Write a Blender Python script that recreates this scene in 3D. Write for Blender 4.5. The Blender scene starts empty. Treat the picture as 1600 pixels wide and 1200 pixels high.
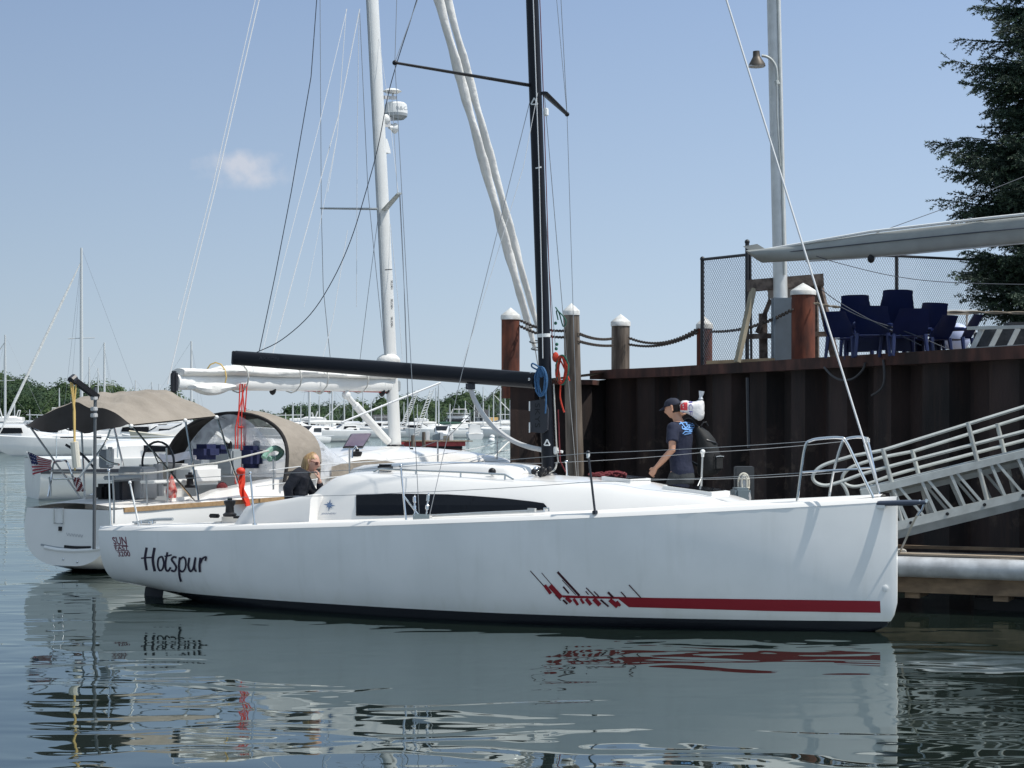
import bpy, bmesh, math, random
from mathutils import Vector, Matrix
from mathutils.bvhtree import BVHTree
from mathutils.geometry import delaunay_2d_cdt
V = Vector
random.seed(7)
R = math.radians
# ------------------------------------------------------------------ camera, sky, sun, exposure
sc = bpy.context.scene
F, HC, HZ = 2900.0, 2.2, 657.0          # focal length in photo pixels, eye height, horizon row
cd = bpy.data.cameras.new('camera'); cam = bpy.data.objects.new('camera', cd)
sc.collection.objects.link(cam); sc.camera = cam
cam.location = (0, 0, HC); cam.rotation_euler = (R(90), 0, 0)
cd.sensor_width = 36; cd.lens = F / 1600 * 36; cd.shift_y = (HZ - 600) / 1600
cd.clip_start = .1; cd.clip_end = 9000
SUN_EL, SUN_AZ = R(60), R(107)           # azimuth from +Y towards +X
w = bpy.data.worlds.new('World'); sc.world = w; w.use_nodes = True
nt = w.node_tree; nt.nodes.clear()
out = nt.nodes.new('ShaderNodeOutputWorld'); bg = nt.nodes.new('ShaderNodeBackground')
sky = nt.nodes.new('ShaderNodeTexSky'); sky.sky_type = 'NISHITA'; sky.sun_disc = False
sky.sun_elevation = SUN_EL; sky.sun_rotation = SUN_AZ
sky.air_density = 1.0; sky.dust_density = 0.3; sky.ozone_density = 2.0; sky.altitude = 0
bg.inputs['Strength'].default_value = .10
# one small fair-weather cloud low in the sky plus a pale veil
tc = nt.nodes.new('ShaderNodeTexCoord'); sx = nt.nodes.new('ShaderNodeSeparateXYZ')
nt.links.new(tc.outputs['Generated'], sx.inputs[0])
def wm(op, a, b=None, clamp=False):
    n = nt.nodes.new('ShaderNodeMath'); n.operation = op; n.use_clamp = clamp
    for i, q in enumerate((a, b)):
        if q is None: continue
        if isinstance(q, (int, float)): n.inputs[i].default_value = q
        else: nt.links.new(q, n.inputs[i])
    return n.outputs[0]
yy = wm('MAXIMUM', sx.outputs[1], .001)
az = wm('DIVIDE', sx.outputs[0], yy); el = wm('DIVIDE', sx.outputs[2], yy)
cn = nt.nodes.new('ShaderNodeTexNoise'); cn.inputs['Scale'].default_value = 75; cn.inputs['Detail'].default_value = 4
nt.links.new(tc.outputs['Generated'], cn.inputs['Vector'])
jit = wm('MULTIPLY', wm('SUBTRACT', cn.outputs[0], .54), 2.2)
dx = wm('DIVIDE', wm('SUBTRACT', az, -.1425), .030)
dz = wm('DIVIDE', wm('SUBTRACT', el, .1345), .0135)
d2 = wm('ADD', wm('MULTIPLY', dx, dx), wm('MULTIPLY', dz, dz))
cm = wm('SUBTRACT', wm('ADD', 1.0, jit), d2, True)
cm = wm('MULTIPLY', wm('POWER', cm, 1.5), .42, True)
fr = wm('GREATER_THAN', sx.outputs[1], .05)
cm = wm('MULTIPLY', cm, fr)
mx = nt.nodes.new('ShaderNodeMix'); mx.data_type = 'RGBA'
# pale veil over the clear-sky model, made brighter overhead to lift the shaded hull
vr = nt.nodes.new('ShaderNodeValToRGB'); nt.links.new(sx.outputs[2], vr.inputs[0]); ve = vr.color_ramp.elements
ve[0].position = 0; ve[0].color = (.30, .37, .455, 1); ve[1].position = .22; ve[1].color = (.190, .262, .395, 1)
vk = ve.new(.5); vk.color = (.34, .425, .515, 1)
vs_ = nt.nodes.new('ShaderNodeVectorMath'); vs_.operation = 'SCALE'; vs_.inputs['Scale'].default_value = 10; nt.links.new(vr.outputs[0], vs_.inputs[0])
hz = nt.nodes.new('ShaderNodeMix'); hz.data_type = 'RGBA'; hz.inputs[0].default_value = .84
nt.links.new(wm('ADD', 11.6, wm('MULTIPLY', sx.outputs[0], 6.0)), vs_.inputs['Scale'])          # brighter towards the sun's side
nt.links.new(vs_.outputs[0], hz.inputs[7]); nt.links.new(sky.outputs[0], hz.inputs[6])
nt.links.new(cm, mx.inputs[0]); nt.links.new(hz.outputs[2], mx.inputs[6]); mx.inputs[7].default_value = (6.2, 5.8, 5.7, 1)
nt.links.new(mx.outputs[2], bg.inputs['Color']); nt.links.new(bg.outputs[0], out.inputs[0])
sd = bpy.data.lights.new('sun', 'SUN'); sun = bpy.data.objects.new('sun', sd); sc.collection.objects.link(sun)
sd.energy = 3.0; sd.angle = R(.5); sd.color = (1, .95, .87)
SDIR = V((math.cos(SUN_EL) * math.sin(SUN_AZ), math.cos(SUN_EL) * math.cos(SUN_AZ), math.sin(SUN_EL)))
sun.rotation_euler = SDIR.to_track_quat('Z', 'Y').to_euler(); sun.location = SDIR * 60
sc.view_settings.view_transform = 'Standard'; sc.view_settings.look = 'None'
sc.view_settings.exposure = 0.5; sc.view_settings.gamma = 1
sc.cycles.max_bounces = 6; sc.cycles.transparent_max_bounces = 8
sc.cycles.caustics_reflective = True; sc.cycles.blur_glossy = 0.4; sc.cycles.caustics_refractive = False

# ------------------------------------------------------------------ helpers
C = sc.collection
ORG = {}
def W(px, py, D): return V(((px - 800) * D / F, D, HC - (py - HZ) * D / F))
def px_of(p): return (800 + F * p.x / p.y, HZ - (p.z - HC) * F / p.y)
def lerp(tab, x):
    if x <= tab[0][0]: return tab[0][1]
    for (x0, y0), (x1, y1) in zip(tab, tab[1:]):
        if x <= x1:
            return y0 + (y1 - y0) * (x - x0) / (x1 - x0)
    return tab[-1][1]
def smooth(tab, x):                       # Catmull-Rom style interpolation of a table
    n = len(tab)
    if x <= tab[0][0]: return tab[0][1]
    if x >= tab[-1][0]: return tab[-1][1]
    for i in range(n - 1):
        x0, y0 = tab[i]; x1, y1 = tab[i + 1]
        if x <= x1:
            sl = lambda j: 0 if j <= 0 or j >= n - 1 else (tab[j + 1][1] - tab[j - 1][1]) / (tab[j + 1][0] - tab[j - 1][0])
            m0 = sl(i) if i > 0 else (y1 - y0) / (x1 - x0)
            m1 = sl(i + 1) if i + 1 < n - 1 else (y1 - y0) / (x1 - x0)
            h = x1 - x0; t = (x - x0) / h
            return (2*t**3 - 3*t*t + 1)*y0 + (t**3 - 2*t*t + t)*h*m0 + (-2*t**3 + 3*t*t)*y1 + (t**3 - t*t)*h*m1
def tag(o, label=None, cat=None, group=None, kind=None):
    if label: o['label'] = label
    if cat: o['category'] = cat
    if group: o['group'] = group
    if kind: o['kind'] = kind
    return o
def thing(name, loc, label, cat, group=None):
    o = bpy.data.objects.new(name, None); C.objects.link(o); o.location = loc
    o.empty_display_size = .2
    ORG[o] = V(loc); return tag(o, label, cat, group)
class MB:
    def __init__(s): s.bm = bmesh.new()
    def loft(s, rings, closed=True, cap=True, mi=0):
        vs = [[s.bm.verts.new(p) for p in r] for r in rings]; n = len(vs[0])
        for a, b in zip(vs, vs[1:]):
            for i in range(n if closed else n - 1):
                j = (i + 1) % n
                try: s.bm.faces.new((a[i], a[j], b[j], b[i])).material_index = mi
                except ValueError: pass
        if cap and closed:
            for r in (vs[0][::-1], vs[-1]):
                try: s.bm.faces.new(r).material_index = mi
                except ValueError: pass
        return s
    def tube(s, pts, r, seg=7, closed=False, mi=0):
        pts = [V(p) for p in pts]; n = len(pts)
        rs = r if isinstance(r, (list, tuple)) else [r] * n
        up = None; rings = []
        for i, p in enumerate(pts):
            if closed: d = pts[(i + 1) % n] - pts[i - 1]
            else: d = pts[min(i + 1, n - 1)] - pts[max(i - 1, 0)]
            d.normalize()
            if up is None:
                up = V((0, 0, 1)) if abs(d.z) < .9 else V((1, 0, 0))
            up = (up - d * up.dot(d)).normalized(); sd_ = d.cross(up)
            rings.append([p + (up * math.cos(k * 2 * math.pi / seg) + sd_ * math.sin(k * 2 * math.pi / seg)) * rs[i] for k in range(seg)])
        if closed: rings.append(rings[0])
        return s.loft(rings, True, not closed, mi)
    def cyl(s, p0, p1, r0, r1=None, seg=10, mi=0):
        return s.tube([p0, p1], [r0, r0 if r1 is None else r1], seg, mi=mi)
    def oval(s, pts, rx, ry, ax, seg=14, mi=0):       # loft with an oval section, long axis along ax
        rings = []
        pts = [V(p) for p in pts]
        rx = rx if isinstance(rx, (list, tuple)) else [rx] * len(pts)
        ry = ry if isinstance(ry, (list, tuple)) else [ry] * len(pts)
        for i, p in enumerate(pts):
            d = (pts[min(i + 1, len(pts) - 1)] - pts[max(i - 1, 0)]).normalized()
            a = V(ax); a = (a - d * a.dot(d)).normalized(); b = d.cross(a)
            rings.append([p + a * rx[i] * math.cos(k * 2 * math.pi / seg) + b * ry[i] * math.sin(k * 2 * math.pi / seg) for k in range(seg)])
        return s.loft(rings, mi=mi)
    def box(s, c, sx, sy, sz, ax=None, az=None, mi=0, bev=0):   # ax: x direction, az: up
        x = V(ax or (1, 0, 0)).normalized(); z = V(az or (0, 0, 1)); z = (z - x * z.dot(x)).normalized(); y = z.cross(x)
        c = V(c); before = set(s.bm.verts) if bev else None
        v = [s.bm.verts.new(c + x * sx * i / 2 + y * sy * j / 2 + z * sz * k / 2) for i in (-1, 1) for j in (-1, 1) for k in (-1, 1)]
        fs = []
        for q in ((0, 1, 3, 2), (4, 6, 7, 5), (0, 4, 5, 1), (2, 3, 7, 6), (0, 2, 6, 4), (1, 5, 7, 3)):
            f = s.bm.faces.new([v[i] for i in q]); f.material_index = mi; fs.append(f)
        if bev:
            es = list({e for f in fs for e in f.edges})
            bmesh.ops.bevel(s.bm, geom=es, offset=bev, segments=2, affect='EDGES', clamp_overlap=True)
        return s
    def beam(s, p0, p1, wd, ht, up=(0, 0, 1), mi=0):
        p0, p1 = V(p0), V(p1); d = p1 - p0
        return s.box((p0 + p1) / 2, d.length, wd, ht, d, up, mi)
    def grid(s, fn, nu, nv, mi=0, mfn=None):
        vs = [[s.bm.verts.new(fn(i / nu, j / nv)) for j in range(nv + 1)] for i in range(nu + 1)]
        for i in range(nu):
            for j in range(nv):
                f = s.bm.faces.new((vs[i][j], vs[i + 1][j], vs[i + 1][j + 1], vs[i][j + 1]))
                f.material_index = mfn(i, j) if mfn else mi
        return s
    def poly(s, pts, mi=0):
        s.bm.faces.new([s.bm.verts.new(p) for p in pts]).material_index = mi; return s
    def slab(s, pts, th, mi=0):               # polygon extruded along its normal
        pts = [V(p) for p in pts]
        n = V((0, 0, 0))
        for a, b in zip(pts, pts[1:] + pts[:1]): n += a.cross(b)
        n.normalize()
        return s.loft([[p for p in pts], [p + n * th for p in pts]], mi=mi)
    def sphere(s, c, rx, ry=None, rz=None, seg=12, rg=8, mi=0):
        ry = ry or rx; rz = rz or rx; c = V(c)
        rings = []
        for i in range(rg + 1):
            th = math.pi * (.03 + .94 * i / rg)
            rings.append([c + V((rx * math.sin(th) * math.cos(2 * math.pi * k / seg), ry * math.sin(th) * math.sin(2 * math.pi * k / seg), rz * math.cos(th))) for k in range(seg)])
        return s.loft(rings, mi=mi)
    def lathe(s, c, prof, seg=16, ax=(0, 0, 1), mi=0):   # prof: (radius, height)
        z = V(ax).normalized(); x = z.orthogonal().normalized(); y = z.cross(x); c = V(c)
        return s.loft([[c + z * h + (x * math.cos(2 * math.pi * k / seg) + y * math.sin(2 * math.pi * k / seg)) * max(r, .0005) for k in range(seg)] for r, h in prof], mi=mi)
    def build(s, name, m, parent=None, sharp=35, flat=False, off=None):
        me = bpy.data.meshes.new(name)
        bmesh.ops.recalc_face_normals(s.bm, faces=s.bm.faces[:])
        vs = s.bm.verts
        if off is None:
            if parent is not None: off = ORG[parent]
            else:
                xs = [v.co for v in vs]
                off = V(((min(p.x for p in xs) + max(p.x for p in xs)) / 2, (min(p.y for p in xs) + max(p.y for p in xs)) / 2, min(p.z for p in xs)))
        for v in vs: v.co = v.co - off
        s.bm.to_mesh(me); s.bm.free()
        for mm in (m if isinstance(m, (list, tuple)) else [m]): me.materials.append(mm)
        if not flat:
            me.polygons.foreach_set('use_smooth', [True] * len(me.polygons)); me.set_sharp_from_angle(angle=R(sharp))
        o = bpy.data.objects.new(name, me); C.objects.link(o); ORG[o] = V(off)
        if parent is not None: o.parent = parent
        else: o.location = off
        return o
def sag(p0, p1, drop, n=14):
    p0, p1 = V(p0), V(p1)
    return [p0.lerp(p1, i / n) - V((0, 0, 4 * drop * (i / n) * (1 - i / n))) for i in range(n + 1)]
def curve(pts, n=8):                          # Catmull-Rom through points
    pts = [V(p) for p in pts]; q = [pts[0] * 2 - pts[1]] + pts + [pts[-1] * 2 - pts[-2]]; o = []
    for i in range(1, len(q) - 2):
        a, b, c, d = q[i - 1:i + 3]
        for k in range(n):
            t = k / n
            o.append(.5 * (2*b + (c - a)*t + (2*a - 5*b + 4*c - d)*t*t + (3*b - a - 3*c + d)*t**3))
    return o + [pts[-1]]
def copy_tree(o, parent=None):
    c = o.copy(); C.objects.link(c); ORG[c] = ORG[o]
    if parent is not None: c.parent = parent
    for ch in [k for k in KIDS.get(o, [])]: copy_tree(ch, c)
    return c
KIDS = {}
# ------------------------------------------------------------------ materials
def mat(name, col, rough=.5, metal=0, var=0, vscale=4, bump=0, bscale=40, coat=0, col2=None, spec=.5, stretch=None, detail=4):
    m = bpy.data.materials.new(name); m.use_nodes = True; n = m.node_tree; b = n.nodes['Principled BSDF']
    b.inputs['Base Color'].default_value = (*col, 1); b.inputs['Roughness'].default_value = rough
    b.inputs['Metallic'].default_value = metal; b.inputs['Coat Weight'].default_value = coat; b.inputs['Coat Roughness'].default_value = .08
    b.inputs['Specular IOR Level'].default_value = spec
    if var or col2 or bump:
        t = n.nodes.new('ShaderNodeTexCoord'); mp = n.nodes.new('ShaderNodeMapping')
        n.links.new(t.outputs['Object'], mp.inputs[0])
        if stretch: mp.inputs['Scale'].default_value = stretch
    if var or col2:
        z = n.nodes.new('ShaderNodeTexNoise'); z.inputs['Scale'].default_value = vscale; z.inputs['Detail'].default_value = detail
        n.links.new(mp.outputs[0], z.inputs['Vector'])
        rp = n.nodes.new('ShaderNodeValToRGB'); c2 = col2 or tuple(c * (1 - var) for c in col)
        rp.color_ramp.elements[0].color = (*c2, 1); rp.color_ramp.elements[1].color = (*col, 1)
        rp.color_ramp.elements[0].position = .35; rp.color_ramp.elements[1].position = .65
        n.links.new(z.outputs[0], rp.inputs[0]); n.links.new(rp.outputs[0], b.inputs['Base Color'])
        rm = n.nodes.new('ShaderNodeMapRange'); rm.inputs['To Min'].default_value = rough * 1.25; rm.inputs['To Max'].default_value = rough * .8
        n.links.new(z.outputs[0], rm.inputs[0]); n.links.new(rm.outputs[0], b.inputs['Roughness'])
    if bump:
        z2 = n.nodes.new('ShaderNodeTexNoise'); z2.inputs['Scale'].default_value = bscale; z2.inputs['Detail'].default_value = 5
        n.links.new(mp.outputs[0], z2.inputs['Vector'])
        bp = n.nodes.new('ShaderNodeBump'); bp.inputs['Strength'].default_value = 1; bp.inputs['Distance'].default_value = bump
        n.links.new(z2.outputs[0], bp.inputs['Height']); n.links.new(bp.outputs[0], b.inputs['Normal'])
    return m
GEL = mat('gelcoat', (.76, .745, .72), .22, var=.03, vscale=1.5, coat=.3)
GELOLD = mat('old_gelcoat', (.78, .77, .74), .35, var=.06, vscale=2)
DECK = mat('nonskid_deck', (.72, .705, .68), .6, var=.04, vscale=6, bump=.0008, bscale=250)
ALU = mat('brushed_aluminium', (.62, .63, .62), .38, .85, var=.12, vscale=8)
ALUM = mat('mill_aluminium', (.50, .52, .50), .5, .3, var=.18, vscale=7)
STEEL = mat('stainless', (.75, .75, .75), .12, 1)
WHITE = mat('white_paint', (.80, .80, .78), .35, var=.05)
MASTW = mat('white_mast_paint', (.74, .74, .72), .35, var=.05)
CREAM = mat('cream_paint', (.72, .68, .58), .4, var=.05)
BLACK = mat('black_plastic', (.014, .014, .016), .45, spec=.3)
CARBON = mat('carbon_spar', (.010, .011, .016), .38, spec=.3)
CARBON2 = mat('satin_dark_fitting', (.03, .032, .04), .4)
GLASS = mat('tinted_pane', (.005, .006, .009), .08, spec=.25)
NAVY = mat('navy_vinyl', (.022, .014, .035), .4)
RED = mat('red_vinyl', (.26, .012, .022), .35)
DKRED = mat('dark_red_vinyl', (.05, .008, .015), .35)
SFRED = mat('faded_maroon_vinyl', (.16, .035, .06), .4)
WROPE = mat('white_rope', (.55, .54, .50), .8, var=.25, vscale=60)
WIRE = mat('rigging_wire', (.34, .35, .36), .35, .6)
WIREL = mat('pale_rope', (.62, .63, .64), .6)
DKLINE = mat('dark_line', (.05, .06, .08), .6)
REDROPE = mat('red_rope', (.55, .03, .02), .8, var=.3, vscale=80)
ORROPE = mat('orange_red_rope', (.55, .045, .02), .8, var=.35, vscale=80)
MAROPE = mat('maroon_rope', (.16, .02, .025), .85, var=.3, vscale=60)
BLUROPE = mat('blue_rope', (.04, .13, .28), .8, var=.4, vscale=90)
GRNROPE = mat('green_rope', (.02, .12, .08), .8, var=.3, vscale=80)
PALEGRN = mat('pale_green_rope', (.25, .45, .36), .8, var=.3, vscale=80)
YELROPE = mat('yellow_rope', (.6, .42, .15), .8)
SAIL = mat('white_dacron', (.74, .73, .70), .8, var=.10, vscale=3, bump=.03, bscale=6)
BEIGE = mat('beige_canvas', (.29, .252, .21), .85, var=.16, vscale=3, bump=.03, bscale=7)
DKCANV_SHADE = mat('dark_canvas_and_shade', (.022, .02, .02), .9, var=.2)  # dark canvas parts, and the shade painted inside bimini and dodger
NAVYC = mat('navy_canvas', (.018, .025, .09), .85, var=.3, vscale=5, bump=.01, bscale=9)
TEAK = mat('weathered_teak', (.42, .27, .14), .7, var=.25, vscale=20)
ANTI = mat('antifouling', (.012, .013, .018), .6)
GREY = mat('grey_plastic', (.33, .36, .38), .5, var=.1)
LGREY = mat('light_grey_plastic', (.48, .48, .48), .5)
ORANGE = mat('orange_vinyl', (.75, .05, .02), .6)
def vinyl():
    m = bpy.data.materials.new('clear_vinyl'); m.use_nodes = True; n = m.node_tree; b = n.nodes['Principled BSDF']; o = n.nodes['Material Output']
    b.inputs['Base Color'].default_value = (.62, .64, .68, 1); b.inputs['Roughness'].default_value = .12
    t = n.nodes.new('ShaderNodeBsdfTransparent'); x = n.nodes.new('ShaderNodeMixShader')
    nz = n.nodes.new('ShaderNodeTexNoise'); nz.inputs['Scale'].default_value = 3.5; nz.inputs['Distortion'].default_value = 1.5
    tcx = n.nodes.new('ShaderNodeTexCoord'); n.links.new(tcx.outputs['Object'], nz.inputs['Vector'])
    mr = n.nodes.new('ShaderNodeMapRange'); mr.inputs['From Min'].default_value = .35; mr.inputs['From Max'].default_value = .7
    mr.inputs['To Min'].default_value = .35; mr.inputs['To Max'].default_value = .8
    n.links.new(nz.outputs[0], mr.inputs[0]); n.links.new(mr.outputs[0], x.inputs[0])
    n.links.new(t.outputs[0], x.inputs[1]); n.links.new(b.outputs[0], x.inputs[2]); n.links.new(x.outputs[0], o.inputs[0]); return m
VINYL = vinyl()
def rust(name, c1, c2, c3, vs=3, rough=.85, stretch=(1, 1, .35)):
    m = mat(name, c1, rough, var=.1, vscale=vs, bump=.004, bscale=30, stretch=stretch); n = m.node_tree
    r = [k for k in n.nodes if k.type == 'VALTORGB'][0].color_ramp
    r.elements[0].color = (*c3, 1); r.elements[1].color = (*c1, 1); e = r.elements.new(.5); e.color = (*c2, 1)
    return m
RUST = rust('rusty_steel', (.17, .046, .022), (.105, .031, .018), (.045, .018, .014), 5)
RUSTCAP = rust('rusty_cap_rail', (.095, .036, .026), (.052, .022, .017), (.025, .014, .012), 3)
PILEWALL = rust('sheet_pile_steel', (.034, .018, .0155), (.020, .0118, .0108), (.009, .0068, .007), 1.3)
WOODP = mat('weathered_pile_wood', (.20, .165, .135), .9, col2=(.065, .05, .04), vscale=9, bump=.01, bscale=25, stretch=(1, 1, .12))
PLANK = mat('dock_timber', (.27, .19, .12), .8, col2=(.15, .105, .07), vscale=8, bump=.004, bscale=30, stretch=(.3, 1, 1))
OLDWOOD = mat('grey_old_timber', (.16, .125, .105), .9, col2=(.06, .045, .04), vscale=9, bump=.006, bscale=30)
GRATING = mat('dock_grating', (.20, .185, .17), .8, col2=(.09, .085, .08), vscale=22, bump=.004, bscale=60)
GALV = mat('galvanised_pipe', (.62, .63, .64), .42, .35, var=.3, vscale=5, bump=.002, bscale=30)
POLEP = mat('pale_painted_pole', (.66, .67, .66), .4, .2, var=.15, vscale=5)
CHAINM = mat('rusty_chain', (.10, .085, .075), .7, .4, var=.4, vscale=30)
SKIN = mat('skin', (.50, .27, .18), .5, var=.08, vscale=12)
SKINF = mat('fair_skin', (.60, .34, .25), .5, var=.08, vscale=12)
SHIRT = mat('navy_cotton', (.014, .019, .045), .9, var=.25, vscale=6, bump=.02, bscale=9)
TROUS = mat('charcoal_cotton', (.04, .045, .05), .9, var=.3, vscale=6, bump=.02, bscale=9)
JACKET = mat('black_fleece', (.010, .012, .02), .85, var=.2, vscale=6, bump=.025, bscale=9)
JEANS = mat('pale_denim', (.30, .33, .40), .9, var=.15, vscale=10)
HAIRB = mat('dark_hair', (.012, .009, .008), .55)
HAIRY = mat('blonde_hair', (.42, .27, .12), .5, col2=(.22, .13, .06), vscale=40, stretch=(1, 1, .2))
PRINT = mat('sky_blue_print', (.16, .36, .72), .8)
PACK = mat('black_backpack', (.012, .013, .014), .75, var=.3, vscale=8, bump=.01, bscale=12)
PBLUE = mat('blue_chair_plastic', (.011, .022, .095), .45, var=.15, vscale=4)
# ------------------------------------------------------------------ decals laid on a surface along the view rays
def bvh_of(*objs):
    vs, fs = [], []
    for o in objs:
        k = len(vs); vs += [v.co + ORG[o] for v in o.data.vertices]; fs += [[i + k for i in p.vertices] for p in o.data.polygons]
    return BVHTree.FromPolygons(vs, fs)
EYE = V((0, 0, HC))
def hit(bv, px, py, off):
    d = (W(px, py, 10) - EYE).normalized(); p, n, i, dist = bv.ray_cast(EYE, d)
    if p is None: return None
    if n.dot(d) > 0: n = -n
    return p + n * off
def ribbon(mb, bv, pts, wd, off, mi=0, n=6):
    pts = [V((x, y, 0)) for x, y in pts]
    pts = curve(pts, n) if len(pts) > 2 else [pts[0].lerp(pts[1], k / 4) for k in range(5)]
    L, Rr = [], []
    for i, p in enumerate(pts):
        d = (pts[min(i + 1, len(pts) - 1)] - pts[max(i - 1, 0)]).normalized(); q = V((-d.y, d.x, 0)) * wd / 2
        a = hit(bv, p.x + q.x, p.y + q.y, off); b = hit(bv, p.x - q.x, p.y - q.y, off)
        if a is None or b is None: continue
        L.append(mb.bm.verts.new(a)); Rr.append(mb.bm.verts.new(b))
    for i in range(len(L) - 1): mb.bm.faces.new((L[i], L[i + 1], Rr[i + 1], Rr[i])).material_index = mi
def fill(mb, bv, pts, off, mi=0, step=12):
    xs = [p[0] for p in pts]; ys = [p[1] for p in pts]
    pp = []
    for a, b in zip(pts, pts[1:] + pts[:1]):
        k = max(1, int(math.hypot(a[0] - b[0], a[1] - b[1]) / step))
        pp += [V((a[0] + (b[0] - a[0]) * i / k, a[1] + (b[1] - a[1]) * i / k)) for i in range(k)]
    n = len(pp); ed = [(i, (i + 1) % n) for i in range(n)]
    def inside(x, y):
        c = False
        for (x0, y0), (x1, y1) in zip(pts, pts[1:] + pts[:1]):
            if (y0 > y) != (y1 > y) and x < (x1 - x0) * (y - y0) / (y1 - y0) + x0: c = not c
        return c
    y = min(ys) + step / 2
    while y < max(ys):
        x = min(xs) + step / 2
        while x < max(xs):
            if inside(x, y): pp.append(V((x, y)))
            x += step
        y += step
    r = delaunay_2d_cdt(pp, ed, [], 1, 1e-4)
    vs = [hit(bv, p.x, p.y, off) for p in r[0]]
    bv_ = [mb.bm.verts.new(v) if v is not None else None for v in vs]
    for f in r[2]:
        if all(bv_[i] is not None for i in f):
            try: mb.bm.faces.new([bv_[i] for i in f]).material_index = mi
            except ValueError: pass
def text2d(s, shear=0, bold=0):
    cu = bpy.data.curves.new('t', 'FONT'); cu.body = s; cu.shear = shear; cu.offset = bold; cu.resolution_u = 3
    o = bpy.data.objects.new('t', cu); C.objects.link(o); dg = bpy.context.evaluated_depsgraph_get(); dg.update()
    me = bpy.data.meshes.new_from_object(o.evaluated_get(dg))
    vs = [(v.co.x, v.co.y) for v in me.vertices]; fs = [list(p.vertices) for p in me.polygons]
    bpy.data.objects.remove(o); bpy.data.curves.remove(cu); bpy.data.meshes.remove(me)
    x0, x1 = min(v[0] for v in vs), max(v[0] for v in vs); y0, y1 = min(v[1] for v in vs), max(v[1] for v in vs)
    return [((x - x0) / (x1 - x0), (y - y0) / (y1 - y0)) for x, y in vs], fs
def quad_map(q, u, v):                         # q: TL, TR, BL, BR
    tl, tr, bl, br = [V((*p, 0)) for p in q]
    return bl.lerp(br, u).lerp(tl.lerp(tr, u), v)
def text_px(mb, bv, s, q, off, mi=0, shear=0, bold=0):
    vs, fs = text2d(s, shear, bold); P = [quad_map(q, *p) for p in vs]; hv = [hit(bv, p.x, p.y, off) for p in P]
    bvv = [mb.bm.verts.new(h) if h is not None else None for h in hv]
    for f in fs:
        if all(bvv[i] is not None for i in f):
            try: mb.bm.faces.new([bvv[i] for i in f]).material_index = mi
            except ValueError: pass
def text_3d(mb, s, tl, tr, bl, mi=0):
    vs, fs = text2d(s); tl, tr, bl = V(tl), V(tr), V(bl)
    b = [mb.bm.verts.new(bl + (tr - tl) * u + (tl - bl) * v) for u, v in vs]
    for f in fs:
        try: mb.bm.faces.new([b[i] for i in f]).material_index = mi
        except ValueError: pass
# ------------------------------------------------------------------ water
def water_mat():
    m = bpy.data.materials.new('harbour_water'); m.use_nodes = True; n = m.node_tree; n.nodes.clear()
    o = n.nodes.new('ShaderNodeOutputMaterial'); df = n.nodes.new('ShaderNodeBsdfDiffuse'); gl = n.nodes.new('ShaderNodeBsdfGlossy')
    df.inputs['Color'].default_value = (.009, .015, .012, 1); gl.inputs['Roughness'].default_value = .015
    gl.inputs['Color'].default_value = (.87, .94, .93, 1)
    fz = n.nodes.new('ShaderNodeFresnel'); fz.inputs['IOR'].default_value = 2.3
    x = n.nodes.new('ShaderNodeMixShader'); tcx = n.nodes.new('ShaderNodeTexCoord')
    hsum = None
    for (sx_, sy_, sc_, det, amp, dist) in ((.30, .85, .50, 1, .024, .4), (.75, 1.5, 1.0, 1, .0185, 1.0), (.9, 1.8, 3.0, 1, .0007, .3)):
        mp = n.nodes.new('ShaderNodeMapping'); mp.inputs['Scale'].default_value = (sx_, sy_, 1); mp.inputs['Rotation'].default_value = (0, 0, R(-6))
        z = n.nodes.new('ShaderNodeTexNoise'); z.inputs['Scale'].default_value = sc_; z.inputs['Detail'].default_value = det
        z.inputs['Roughness'].default_value = .4; z.inputs['Distortion'].default_value = dist
        n.links.new(tcx.outputs['Object'], mp.inputs[0]); n.links.new(mp.outputs[0], z.inputs['Vector'])
        a = n.nodes.new('ShaderNodeMath'); a.operation = 'MULTIPLY'; a.inputs[1].default_value = amp; n.links.new(z.outputs[0], a.inputs[0])
        if hsum is None: hsum = a.outputs[0]
        else:
            b = n.nodes.new('ShaderNodeMath'); b.operation = 'ADD'; n.links.new(hsum, b.inputs[0]); n.links.new(a.outputs[0], b.inputs[1]); hsum = b.outputs[0]
    pn = n.nodes.new('ShaderNodeTexNoise'); pn.inputs['Scale'].default_value = .16; pn.inputs['Detail'].default_value = 2   # calm and ruffled patches
    n.links.new(tcx.outputs['Object'], pn.inputs['Vector'])
    mr = n.nodes.new('ShaderNodeMapRange'); mr.inputs['From Min'].default_value = .38; mr.inputs['From Max'].default_value = .62; mr.inputs['To Min'].default_value = .45; mr.inputs['To Max'].default_value = 1.1
    n.links.new(pn.outputs[0], mr.inputs[0])
    a = n.nodes.new('ShaderNodeMath'); a.operation = 'MULTIPLY'; n.links.new(hsum, a.inputs[0]); n.links.new(mr.outputs[0], a.inputs[1])
    bp = n.nodes.new('ShaderNodeBump'); bp.inputs['Distance'].default_value = 1; bp.inputs['Strength'].default_value = 1
    n.links.new(a.outputs[0], bp.inputs['Height'])
    for k in (df, gl, fz): n.links.new(bp.outputs[0], k.inputs['Normal'])
    n.links.new(fz.outputs[0], x.inputs[0]); n.links.new(df.outputs[0], x.inputs[1]); n.links.new(gl.outputs[0], x.inputs[2]); n.links.new(x.outputs[0], o.inputs[0])
    return m
mb = MB(); mb.poly([(-2500, -60, 0), (2500, -60, 0), (2500, 5000, 0), (-2500, 5000, 0)])
tag(mb.build('water', water_mat(), off=V((0, 0, 0))), kind='structure')

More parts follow.
